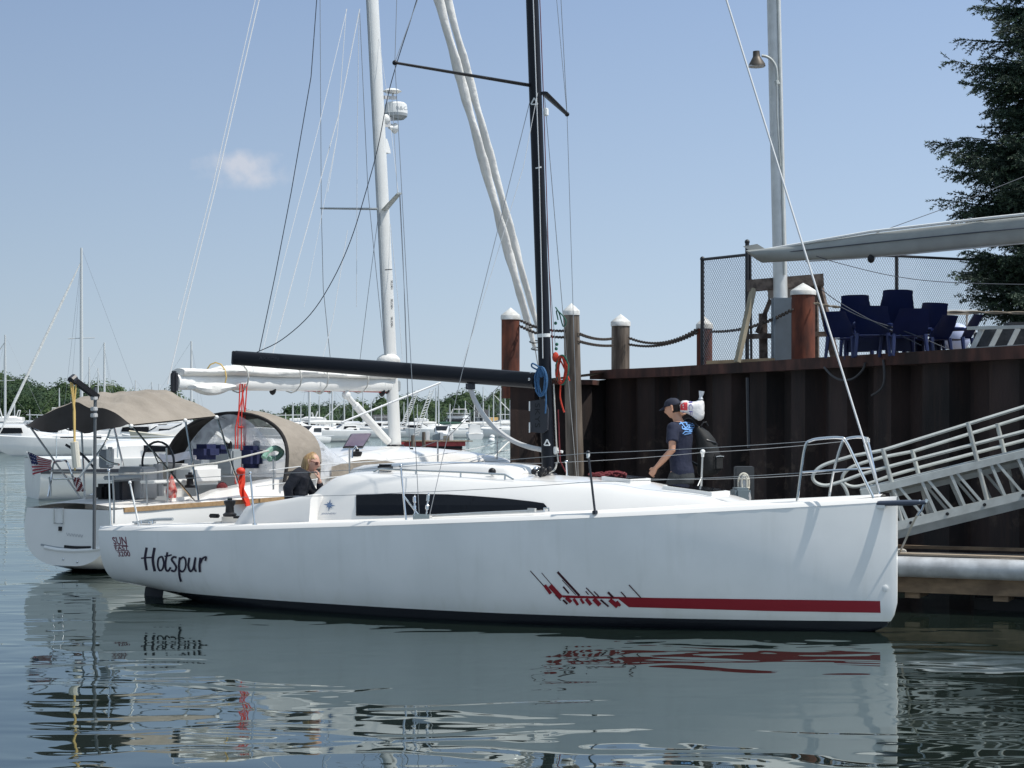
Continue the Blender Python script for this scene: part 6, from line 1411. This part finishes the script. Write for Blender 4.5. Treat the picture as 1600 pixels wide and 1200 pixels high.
mb = MB(); mb.loft([[T3(x, -w_ - .012, .84), T3(x, -w_ - .014, .72), T3(x, -w_, .72), T3(x, -w_, .84)] for x, w_ in ((-5.5, 1.345), (-4, 1.56), (-2.5, 1.67), (-1, 1.69), (1, 1.66), (2.5, 1.42))]); mb.build('hull_stripe', CARBON2, y3)
mb = MB(); trunk(mb, T3, [(-3.6, 1.1, 1.1, 1.5), (-3.2, 1.2, 1.1, 1.62), (0, 1.25, 1.15, 1.78), (2.2, .9, 1.2, 1.62), (3.2, .5, 1.25, 1.35)]); mb.build('cabin', GEL, y3)
mb = MB(); window_strip(mb, T3, -2.6, -1.0, 1.235, 1.245, 1.3, 1.5); mb.build('cabin_window', GLASS, y3); mb = MB(); window_strip(mb, T3, -.6, 1.2, 1.25, 1.14, 1.33, 1.53); mb.build('cabin_window', GLASS, y3)
mb = MB(); mb.tube([T3(x, -1.5, 1.75) for x in (-5.2, -2, 1, 3)], .014, 5); mb.build('guard_line', WIREL, y3)
for x in (-5.1, -3.4, -1.6, .3, 2):
    mb = MB(); mb.tube([T3(x, -1.5, 1.15), T3(x, -1.5, 1.78)], .016, 5); mb.build('stanchion', STEEL, y3)

# ------------------------------------------------------------------ boats on their moorings across the harbour
COVER = {'blue': mat('blue_sail_cover', (.03, .07, .22), .8), 'green': mat('green_sail_cover', (.02, .07, .05), .8), 'white': SAIL, 'tan': mat('tan_sail_cover', (.36, .28, .18), .8)}
HULLC = {'white': GELOLD, 'navy': mat('navy_hull', (.02, .03, .07), .3), 'cream': mat('cream_hull', (.68, .62, .48), .35), 'grey': mat('grey_hull', (.30, .32, .34), .4), 'green': mat('green_hull', (.02, .07, .05), .35)}
SPARF = mat('far_spar', (.60, .61, .60), .45, .2)
def depth(wl): return 6380 / (wl - 657)
def sailer(px, wl, L, hd, top, label, hull='white', cover='white', mpx=None, jib=False, stays=True):
    D = depth(wl); c, T_ = place(px, D, hd); r = thing('moored_sailboat', c, label, 'sailboat', 'sailboats on their moorings')
    B = L * .3; z1, z2 = L * .085 + .1, L * .11 + .15
    mb = MB(); far_hull(mb, T_, L, B, z1, z2); mb.build('hull', HULLC[hull], r)
    mb = MB(); trunk(mb, T_, [(-L * .18, B * .28, z1 - .05, z1 + .38), (-L * .05, B * .3, z1 - .05, z1 + .48), (L * .15, B * .22, z1 - .05, z1 + .42), (L * .26, B * .10, z1, z1 + .18)]); cb = mb.build('cabin', GEL, r)
    mb = MB(); window_strip(mb, T_, -L * .14, L * .12, B * .292, B * .245, z1 + .12, z1 + .30); mb.build('cabin_window', GLASS, cb)
    zt = HC + (HZ - top) * D / F; mx_ = L * .08
    base = T_(mx_, 0, z1 + .2); tip = V((base.x, base.y, zt)) if mpx is None else V(((mpx - 800) * D / F, base.y, zt))
    if mpx is not None: base = V((tip.x, base.y, base.z))
    w_ = max(.075, L * .0105)
    mb = MB(); mb.tube([base, base.lerp(tip, .6), tip], [w_, w_, w_ * .7], 7); m_ = mb.build('mast', SPARF, r)
    if zt > 8:
        mb = MB(); q = base.lerp(tip, .52); mb.tube([q - V((.55 + L * .03, .0, 0)), q + V((0, .05, .03)), q + V((.55 + L * .03, 0, .05))], .03, 5); mb.build('spreader', SPARF, m_)
    mb = MB(); e = base + (T_(-L * .32, 0, 0) - T_(0, 0, 0)) + V((0, 0, .75)); g = base + V((0, 0, .7)); mb.tube([g, g.lerp(e, .3), g.lerp(e, .7), e], [.16, .2, .15, .08], 8); mb.build('boom_cover', COVER[cover], r)
    bowp = T_(L * .48, 0, z2 + .1)
    if jib:
        mb = MB(); t2 = base.lerp(tip, .93); mb.tube([bowp, bowp.lerp(t2, .1), bowp.lerp(t2, .8), t2], [.03, w_ * .9, w_ * .7, .03], 6); mb.build('furled_jib', SAIL, r)
    if stays:
        for q in ([tip, T_(-L * .49, 0, z1)], [base.lerp(tip, .95), T_(mx_, B * .45, z1)], [base.lerp(tip, .95), T_(mx_, -B * .45, z1)]):
            mb = MB(); mb.tube(q, .008, 4); mb.build('stay', WIRE, r)
    return r
def cruiser(px, wl, L, hd, label, hull='white', fly=False, hard=False, top=GEL):
    D = depth(wl); c, T_ = place(px, D, hd); r = thing('motor_cruiser', c, label, 'motorboat', 'motorboats on their moorings')
    B = L * .33; z1, z2 = L * .085 + .1, L * .14 + .2
    mb = MB(); far_hull(mb, T_, L, B, z1, z2, .9); mb.build('hull', HULLC[hull], r)
    ht = .95 + L * .03
    mb = MB(); trunk(mb, T_, [(-L * .22, B * .36, z1 - .05, z1 + ht), (L * .08, B * .36, z1 - .02, z1 + ht), (L * .2, B * .3, z1, z1 + ht * .55), (L * .36, B * .14, z1 + .1, z1 + ht * .42)]); cb = mb.build('cabin', top, r)
    mb = MB(); window_strip(mb, T_, -L * .2, L * .075, B * .365, B * .365, z1 + ht * .42, z1 + ht * .78, .95)
    mb.slab([T_(L * .095, B * .3, z1 + ht * .92), T_(L * .095, -B * .3, z1 + ht * .92), T_(L * .195, -B * .25, z1 + ht * .6), T_(L * .195, B * .25, z1 + ht * .6)], .03); mb.build('cabin_window', GLASS, cb)
    if fly:
        mb = MB(); trunk(mb, T_, [(-L * .24, B * .33, z1 + ht, z1 + ht + .55), (0, B * .33, z1 + ht, z1 + ht + .62), (L * .08, B * .25, z1 + ht, z1 + ht + .3)]); mb.build('flybridge', top, r)
        mb = MB(); mb.tube([T_(-L * .15, B * .3, z1 + ht + .4), T_(-L * .18, B * .25, z1 + ht + 1.4), T_(-L * .18, -B * .25, z1 + ht + 1.4), T_(-L * .15, -B * .3, z1 + ht + .4)], .06, 6); mb.build('radar_arch', GEL, r)
    if hard:
        mb = MB(); mb.slab([T_(-L * .25, B * .34, z1 + ht + .75), T_(L * .1, B * .34, z1 + ht + .8), T_(L * .1, -B * .34, z1 + ht + .8), T_(-L * .25, -B * .34, z1 + ht + .75)], .08); mb.build('hardtop', GEL, r)
        for x in (-L * .22, L * .06):
            for s in (-1, 1):
                mb = MB(); mb.tube([T_(x, s * B * .3, z1 + ht * .9), T_(x, s * B * .3, z1 + ht + .8)], .03, 5); mb.build('hardtop_post', STEEL, r)
    return r
sailer(120, 711, 10, 203, 388, 'moored sloop with the tallest far mast and a thick furled jib, at left', mpx=129, jib=True)
sailer(-2, 694, 11, 165, 523, 'moored sloop at the left edge with a tall thin mast', mpx=7, jib=True)
sailer(30, 683, 8, 160, 622, 'small moored sloop with a short mast beside the left edge', mpx=22)
sailer(172, 695, 10, 20, 535, 'moored sloop whose mast rises just right of the davit post', mpx=162)
sailer(150, 689, 9, 170, 558, 'moored sloop with thin mast just right of the tallest far mast', mpx=139)
sailer(160, 686, 8, 10, 575, 'moored sloop with short mast directly behind the davit arm', mpx=153, cover='blue')
sailer(214, 688, 9, 190, 594, 'moored sloop with stout mast above the hump of the bimini', mpx=212)
sailer(240, 684, 9, 0, 597, 'moored sloop with thin mast over the middle of the bimini', mpx=237, cover='tan')
sailer(252, 682, 8, 170, 600, 'moored sloop with thin mast seen over the dip of the bimini', mpx=248)
sailer(262, 681, 8, 30, 604, 'moored sloop with leaning thin mast above the front of the bimini', mpx=260, jib=False)
sailer(304, 693, 12, 0, 533, 'moored sloop with tall mast just above the aft end of the white boom', mpx=299)
sailer(455, 686, 10, 20, 628, 'moored sloop with mast just right of the beige dodger', mpx=457)
sailer(486, 690, 12, 200, 560, 'large moored sloop with thick mast right of the beige dodger', mpx=484)
sailer(522, 688, 9, 268, 590, 'white moored sloop seen bow-on with its mast crossing the white boom', mpx=520)
sailer(512, 680, 9, 10, 622, 'moored sloop with cross spreaders left of the bow-on sloop', mpx=515)
sailer(542, 684, 9, 185, 622, 'moored sloop with mast just right of the bow-on sloop', mpx=538, jib=True)
sailer(560, 678, 9, 5, 606, 'moored sloop with dark mast in front of the wood between the masts', mpx=567, cover='blue')
sailer(598, 678, 9, 0, 632, 'moored sloop just left of the pale mast with the radar', mpx=596)
sailer(640, 681, 9, 190, 613, 'moored sloop seen through the nearer white lattice boom', mpx=637)
sailer(668, 679, 8, 10, 640, 'small moored sloop between the two white lattice booms', mpx=667)
sailer(684, 681, 10, 20, 606, 'moored sloop with mast directly right of the lattice booms', mpx=681)
sailer(692, 684, 10, 200, 597, 'moored ketch with dark green sail cover, right of the lattice booms', cover='green', mpx=685.5)
sailer(730, 679, 9, 180, 626, 'moored sloop with slender mast just left of the curved white vang', mpx=727)
sailer(716, 678, 8, 10, 634, 'moored sloop with mast rising behind the white multi-deck motorboat', mpx=717)
sailer(757, 681.5, 9, 190, 604, 'white moored sloop seen between the curved white vang and the yellow shed', mpx=755)
sailer(744, 679, 9, 15, 628, 'moored sloop with mast close behind the curved white vang', mpx=741)
sailer(776, 680, 9, 10, 612, 'moored sloop in front of the yellow shed', mpx=771, jib=True)
sailer(786, 683, 10, 185, 607, 'white moored sloop with tall mast, last but one before the quay wall', mpx=782)
sailer(801, 682, 9, 180, 625, 'white moored sloop partly hidden by the left end of the quay wall', mpx=797)
cruiser(26, 706, 8, 5, 'long low white motor yacht with small portholes, largest at the left')
cruiser(95, 690, 9, 100, 'cream motor cruiser with tall cabin seen stern-on left of the davit post', fly=True, top=CREAM, hull='cream')
cruiser(126, 692, 9, 95, 'white flybridge cruiser seen stern-on behind the davit strap', fly=True)
cruiser(52, 687, 10, 200, 'white cruiser with dark windows right of the left-edge sloop')
cruiser(24, 689, 9, 15, 'white cabin cruiser below the masts at the left edge', fly=True)
cruiser(70, 684, 8, 10, 'small white cruiser in front of the left wood', hull='white')
cruiser(185, 687, 11, 8, 'white cruiser with raised foredeck beneath the beige bimini', fly=True)
cruiser(176, 697, 10, 185, 'low white cruiser right behind the davit post')
cruiser(212, 694, 8, 20, 'small grey-hulled cruiser below the bimini frame', hull='grey')
cruiser(196, 692, 7, 170, 'small white open cruiser under the bimini edge')
cruiser(244, 690, 9, 190, 'white cruiser with dark windscreen under the middle of the bimini')
cruiser(236, 696, 7, 10, 'low white launch beyond the cockpit rail')
cruiser(284, 688, 11, 5, 'large white flybridge cruiser left of the dodger', fly=True)
cruiser(276, 697, 8, 185, 'white cruiser with navy hull behind the drying towel', hull='navy')
cruiser(304, 706, 9, 190, 'cream-hulled launch just left of the dodger', hull='cream')
cruiser(262, 703, 7, 175, 'small white launch moored left of the cream-hulled launch')
cruiser(460, 687, 9, 15, 'white fishing boat with hardtop right of the dodger', hard=True)
cruiser(478, 679, 10, 190, 'white cruiser beyond the hardtop fishing boat', fly=True)
cruiser(483, 693, 6, 250, 'small open white runabout near the dodger windscreen')
cruiser(503, 676, 10, 0, 'large white flybridge cruiser in front of the far wood', fly=True)
cruiser(526, 676, 8, 180, 'white cruiser behind the bow-on sloop')
cruiser(554, 677, 9, 10, 'low white cruiser moored off the sandy strip')
cruiser(576, 680, 9, 190, 'white cruiser partly behind the slanting white vang of the cruising yacht')
cruiser(604, 676, 9, 5, 'white cruiser directly left of the radar mast', hard=True)
cruiser(632, 678, 8, 175, 'low white cruiser just right of the radar mast')
cruiser(714, 679.5, 13, 262, 'tall white multi-deck motorboat seen bow-on in front of the wood', fly=True, hard=True)
cruiser(691, 693, 6, 268, 'small grey workboat tied up behind the red pier', hull='grey')
cruiser(790, 681, 11, 190, 'white pilothouse boat next to the quay wall', hard=True)
sailer(88, 684, 8, 20, 606, 'small moored sloop just left of the tallest far mast', mpx=92)
sailer(197, 683, 8, 185, 606, 'small moored sloop with leaning mast between the davit post and the stout mast', mpx=203)
sailer(275, 682, 8, 170, 612, 'small moored sloop over the forward end of the bimini', mpx=277)
sailer(470, 681, 8, 0, 634, 'small moored sloop with short mast between the dodger and the thick mast', mpx=470)
sailer(498, 679, 9, 190, 618, 'moored sloop just right of the thick mast by the dodger', mpx=499)
sailer(550, 677, 8, 10, 630, 'small moored sloop behind the slanting white vang', mpx=551)
sailer(580, 679, 8, 180, 624, 'small moored sloop left of the grey boathouse', mpx=580)
sailer(648, 677, 8, 5, 632, 'small moored sloop behind the left lattice boom', mpx=652, hull='navy')
sailer(700, 680, 9, 190, 631, 'moored sloop with mast just left of the multi-deck motorboat', mpx=703)
sailer(736, 677, 8, 5, 640, 'small moored sloop beyond the multi-deck motorboat', mpx=734, hull='navy')
sailer(768, 676, 8, 190, 633, 'small moored sloop with short mast beyond the yellow shed', mpx=764)
sailer(792, 678, 8, 10, 618, 'small moored sloop with mast between the last two tall masts', mpx=789)
cruiser(112, 683, 8, 15, 'small white cruiser far off between the two stern-on cruisers')
cruiser(150, 682, 9, 170, 'white cruiser far off behind the davit arm', fly=True)
cruiser(228, 684, 8, 15, 'small white cruiser far off below the stout mast', hard=True)
cruiser(268, 685, 8, 185, 'small white hardtop cruiser under the front of the bimini', hard=True)
cruiser(540, 684, 6, 200, 'small navy-hulled runabout right of the bow-on sloop', hull='navy')
cruiser(652, 683, 7, 10, 'small white launch between the lattice booms and the pier')
cruiser(741, 686, 6, 95, 'small white dinghy-like launch by the curved vang')
cruiser(10, 684, 9, 185, 'white flybridge cruiser far off at the left edge, behind the others', fly=True)
cruiser(60, 694, 8, 170, 'white hardtop cruiser moored ahead of the furled jib', hard=True)
cruiser(82, 698, 7, 10, 'low white launch under the foot of the furled jib')
cruiser(140, 697, 8, 5, 'white cabin launch just left of the davit post')
cruiser(166, 682, 9, 175, 'white cruiser far off right of the davit arm', fly=True)
cruiser(205, 700, 8, 180, 'white launch moored just beyond the striped-hull yacht')
cruiser(252, 681, 8, 10, 'white cruiser far off in front of the left wood', fly=True)
cruiser(292, 681, 9, 175, 'white cruiser far off at the right end of the left wood', hard=True)
cruiser(468, 673, 9, 10, 'tiny white cruiser far off right of the dodger', fly=True)
cruiser(590, 674, 9, 175, 'tiny white cruiser far off below the grey boathouse')
cruiser(664, 674, 9, 5, 'tiny white cruiser far off between the lattice booms', fly=True)
cruiser(750, 675, 9, 180, 'tiny white cruiser far off below the dark grey house', hard=True)
sailer(45, 680, 8, 10, 640, 'tiny moored sloop far off left of the furled jib', mpx=46)
sailer(182, 681, 8, 170, 612, 'tiny moored sloop far off right of the davit post', mpx=184)
sailer(444, 680, 8, 10, 645, 'tiny moored sloop just clear of the dodger', mpx=446)
sailer(612, 678, 8, 10, 628, 'tiny moored sloop hidden by the foot of the radar mast', mpx=631)
sailer(758, 675, 8, 10, 640, 'tiny moored sloop in front of the dark grey house', mpx=748)
for x, wl, lab in ((768, 690, 'round white mooring buoy nearest to the quay wall'), (744, 682, 'tiny white mooring buoy left of the sloop by the vang'), (769, 684, 'tiny white mooring buoy farther off beyond the nearest buoy')):
    D = depth(wl); mb = MB(); mb.sphere(W(x, wl, D) + V((0, 0, .12)), .34, .34, .28, 12, 8); tag(mb.build('mooring_buoy', WHITE), lab, 'buoy', 'white mooring buoys')
D = depth(697); mb = MB(); mb.lathe(W(258, 697, D), [(.001, -.2), (.35, -.1), (.42, .5), (.35, 1.0), (.1, 1.1), (.001, 1.1)], 12); tag(mb.build('channel_buoy', mat('ochre_buoy', (.38, .26, .06), .6)), 'ochre yellow can buoy floating left of the dodger', 'buoy')
D = depth(688); mb = MB(); mb.box(W(303, 673, D), 1.1, 1, 1.6, bev=.2); tag(mb.build('blue_sail_bag', mat('bright_blue_cover', (.03, .12, .42), .8, var=.2), sharp=50), 'bright blue folded cover standing on a far cruiser\'s deck', 'cover')
# red pier and its lattice booms
pr = thing('red_pier', W(676, 700, 150), 'low pier with bright red side boards out on the water', 'pier')
PRED = mat('red_pier_board', (.30, .03, .03), .6, var=.3, vscale=2)
mb = MB(); mb.slab([W(625, 697, 147), W(727, 697, 150), W(716, 692, 158), W(620, 692, 156)], .12) ; mb.bm.free()
a_, b_ = W(622, 694, 147), W(727, 693.5, 149); up_ = V((0, 0, 1))
mb = MB(); mb.beam(a_, b_, .12, .36); mb.build('side_board', PRED, pr)
mb = MB(); mb.beam(a_ + V((0, 1.6, .22)), b_ + V((0, 1.6, .22)), 3.4, .07); mb.build('deck_boards', PLANK, pr)
mb = MB(); mb.beam(a_ + V((0, .3, -.33)), b_ + V((-.3, .3, -.30)), .3, .3); mb.build('float', BLACK, pr)
for x, y0, y1, m_ in ((662, 675, 708, WOODP), (645, 680, 706, WOODP)):
    mb = MB(); mb.cyl(W(x, y1, 146.6), W(x, y0, 146.6), .14); mb.build('pier_post', m_, pr)
for x in (668.5, 705):
    mb = MB(); mb.box(W(x, 681, 149.5), .28, .28, .78, bev=.03); mb.build('power_pedestal', WHITE, pr)
mb = MB(); mb.box(W(697.5, 685, 150), .5, .5, .45, bev=.05); mb.build('dock_box', mat('khaki_box', (.26, .24, .18), .7), pr)
for lab, x0, y0, x1, y1 in (('white lattice boom leaning beside the radar mast', 652, 609, 628, 670), ('white lattice boom leaning farther right over the red pier', 675, 609, 649, 682)):
    D = 150; mb = MB(); a_, b_ = W(x0, y0, D), W(x1, y1, D); sd_ = V((.28, 0, .10))
    mb.tube([a_ - sd_ * .55, b_ - sd_ * .8], .045, 5); mb.tube([a_ + sd_ * .55, b_ + sd_ * .8], .045, 5)
    for i in range(17): f = (i + .5) / 17; p = a_.lerp(b_, f); mb.tube([p - sd_ * .6, p + sd_ * .6], .03, 4)
    tag(mb.build('lattice_boom', WHITE), lab, 'boom', 'white lattice booms at the red pier')
# ------------------------------------------------------------------ far shore
SHORE = mat('shore_bank', (.10, .095, .06), .95, col2=(.05, .06, .03), vscale=.12)
SANDM = mat('sandy_bank', (.36, .27, .16), .95, var=.25, vscale=.3)
mb = MB(); sh = [(-900, 430), (-200, 440), (130, 445), (250, 470), (300, 520), (395, 640), (440, 560), (520, 480), (640, 440), (800, 430), (1000, 470), (1700, 650)]
fr_ = [W(x, 660, D) for x, D in sh]
for a, b in zip(fr_, fr_[1:]):
    q = [V((p.x * k, p.y * k, z)) for k, z in ((1, -.3), (1.01, .5), (1.05, 1.4), (1.9, 3)) for p in (a, b)]
    for i in range(3): mb.bm.faces.new([mb.bm.verts.new(q[j]) for j in (2 * i, 2 * i + 1, 2 * i + 3, 2 * i + 2)])
bmesh.ops.remove_doubles(mb.bm, verts=mb.bm.verts[:], dist=.01)
tag(mb.build('shore', SHORE), kind='structure')
for x0, x1, y in ((538, 568, 668.5), (640, 700, 670)):
    D = 430 if x0 < 600 else 425; mb = MB(); n = 14; mb.loft([[W(x0 + (x1 - x0) * i / n, 671, D) + V((0, d, z * math.sin(math.pi * (i + .4) / (n + .8)))) for d, z in ((-1, -.2), (0, 1.2 if x0 < 600 else .5), (3, 1.6 if x0 < 600 else .6), (8, 0))] for i in range(n + 1)], closed=False)
    tag(mb.build('sand_bank', SANDM), kind='structure')
def leafmat():
    m = bpy.data.materials.new('far_foliage'); m.use_nodes = True; n = m.node_tree; b = n.nodes['Principled BSDF']; b.inputs['Roughness'].default_value = .7; b.inputs['Specular IOR Level'].default_value = .2
    t = n.nodes.new('ShaderNodeTexCoord'); z = n.nodes.new('ShaderNodeTexNoise'); z.inputs['Scale'].default_value = .14; z.inputs['Detail'].default_value = 3; n.links.new(t.outputs['Object'], z.inputs['Vector'])
    z2 = n.nodes.new('ShaderNodeTexNoise'); z2.inputs['Scale'].default_value = 1.1; z2.inputs['Detail'].default_value = 2; n.links.new(t.outputs['Object'], z2.inputs['Vector'])
    r = n.nodes.new('ShaderNodeValToRGB'); e = r.color_ramp.elements; e[0].position = .36; e[0].color = (.018, .038, .018, 1); e[1].position = .66; e[1].color = (.070, .105, .038, 1); k = e.new(.5); k.color = (.036, .066, .027, 1)
    a = n.nodes.new('ShaderNodeMath'); a.operation = 'MULTIPLY_ADD'; a.inputs[1].default_value = .35; n.links.new(z2.outputs[0], a.inputs[0])
    s = n.nodes.new('ShaderNodeMath'); s.operation = 'SUBTRACT'; s.inputs[1].default_value = .17; n.links.new(z.outputs[0], s.inputs[0]); n.links.new(s.outputs[0], a.inputs[2])
    n.links.new(a.outputs[0], r.inputs[0]); n.links.new(r.outputs[0], b.inputs['Base Color']); return m
LEAF = leafmat()
def wood_mass(prof_, D0, step, rows, seed, name):
    rn = random.Random(seed); vs, fs = [], []
    def leaf(c, s, o=V((0, -.3, .7))):
        n = (o * 1.3 + V((rn.gauss(0, .5), rn.gauss(0, .5), rn.gauss(.25, .5)))).normalized(); a = n.orthogonal().normalized(); b = n.cross(a); k = rn.uniform(0, 6.28); a, b = a * math.cos(k) + b * math.sin(k), b * math.cos(k) - a * math.sin(k)
        i = len(vs); vs.extend([c + a * s, c + b * s * .75, c - a * s, c - b * s * .75]); fs.append((i, i + 1, i + 2, i + 3))
    def core(c, w_, h):
        i0 = len(vs); n, k = 5, 8
        for i in range(n + 1):
            for j in range(k): th = math.pi * (.05 + .9 * i / n); vs.append(c + V((math.sin(th) * math.cos(j * .785) * w_, math.sin(th) * math.sin(j * .785) * w_, math.cos(th) * h)))
        for i in range(n):
            for j in range(k): fs.append((i0 + i * k + j, i0 + i * k + (j + 1) % k, i0 + (i + 1) * k + (j + 1) % k, i0 + (i + 1) * k + j))
    x0, x1 = prof_[0][0], prof_[-1][0]
    for row in range(rows):
        D = D0 + row * 9; x = x0 - rn.uniform(0, step)
        while x < x1 + step:
            xx = x + rn.uniform(-.3, .3) * step; t = lerp(prof_, xx) + rn.uniform(-3, 10) + (rows - 1 - row) * 11 * rn.uniform(.4, 1.1)
            top = HC + (HZ - t) * D / F; wdt = rn.uniform(2.6, 4.6); hgt = max(1.5, min(top * .5, rn.uniform(3.5, 6))); cz = top - hgt; cx = (xx - 800) * D / F
            lobes = [(V((cx, D, cz)), wdt, hgt)] + [(V((cx + rn.uniform(-1, 1) * wdt * .7, D + rn.uniform(-1, 1) * 2, cz + rn.uniform(-.6, .35) * hgt)), wdt * rn.uniform(.45, .7), hgt * rn.uniform(.35, .6)) for _ in range(5)]
            for c, w_, h in lobes:
                core(c, w_ * .78, h * .78)
                for _ in range(int(30 * w_ * h)):
                    d = V((rn.gauss(0, 1), -abs(rn.gauss(0, 1)) if rn.random() < .8 else abs(rn.gauss(0, 1)), rn.gauss(.25, 1))).normalized() * rn.uniform(.78, 1.06); leaf(c + V((d.x * w_, d.y * w_, d.z * h)), rn.uniform(.14, .34), d.normalized())
            z = 1.0
            while z < cz:                     # understorey down to the bank
                core(V((cx, D, z)), wdt * .8, 1.0)
                for _ in range(40): leaf(V((cx + rn.uniform(-1, 1) * wdt, D + rn.uniform(-2, 1.5), z + rn.uniform(-.6, .8))), rn.uniform(.18, .4))
                z += 1.1
            x += step
    me = bpy.data.meshes.new(name); o_ = V(((x0 + x1 - 1600) / 2 * D0 / F, D0, 0)); me.from_pydata([v - o_ for v in vs], [], fs); me.materials.append(LEAF); o = bpy.data.objects.new(name, me); o.location = o_; C.objects.link(o); return o
LP = [(-420, 560), (-200, 566), (-60, 570), (0, 578), (18, 580), (30, 590), (45, 582), (62, 588), (90, 592), (110, 588), (140, 592), (165, 591), (178, 600), (192, 598), (208, 597), (220, 606), (235, 599), (250, 606), (265, 602), (280, 610), (292, 616), (303, 640)]
tag(wood_mass(LP, 450, 21, 4, 3, 'woodland'), kind='stuff')
RP = [(392, 640), (402, 634), (414, 630), (426, 634), (436, 642), (446, 640), (458, 634), (475, 629), (490, 624), (505, 618), (516, 621), (530, 626), (545, 623), (562, 620), (575, 628), (585, 622), (600, 617), (622, 614), (640, 612), (655, 611), (672, 616), (688, 620), (700, 611), (715, 603), (730, 606), (745, 611), (765, 610), (785, 607), (800, 603), (830, 600), (900, 605), (1000, 612), (1150, 620)]
tag(wood_mass(RP, 455, 21, 4, 9, 'woodland'), kind='stuff')
# sheds on the far shore
def shed(x0, x1, ytop, ybase, D, m, roofm, label):
    a_ = W((x0 + x1) / 2, ybase, D); wd = (x1 - x0) * D / F; h = (ybase - ytop) * D / F; r = thing('shore_house', a_, label, 'house')
    mb = MB(); mb.loft([[a_ + V((x * wd / 2, y * wd * .35, -.5)) for x, y in ((-1, -1), (1, -1), (1, 1), (-1, 1))], [a_ + V((x * wd / 2, y * wd * .35, h * .62)) for x, y in ((-1, -1), (1, -1), (1, 1), (-1, 1))]]); wl_o = mb.build('wall', m, r, flat=True)
    mb = MB(); mb.loft([[a_ + V((x * wd * .54, y * wd * .40, z)) for y, z in ((-1, h * .60), (0, h), (1, h * .60))] for x in (-1, 1)], closed=True); mb.build('roof', roofm, r, flat=True)
    for k in (-.28, .02, .3):
        mb = MB(); mb.box(a_ + V((k * wd, -wd * .35 - .03, h * .32)), wd * .13, .06, h * .26); mb.build('window', GLASS, wl_o)
ROOFD = mat('dark_shingle', (.06, .06, .065), .9)
shed(765, 778, 652, 667, 430, mat('yellow_boards', (.52, .34, .10), .8), mat('tan_roof', (.42, .27, .10), .9), 'small yellow shed on the far shore beside the curved vang')
shed(583, 606, 648, 667, 436, mat('grey_boards', (.22, .23, .24), .8), ROOFD, 'grey boathouse on the far shore left of the radar mast')
shed(742, 762, 640, 664, 440, mat('dark_boards', (.07, .075, .08), .8), ROOFD, 'dark grey house among the trees on the far shore')
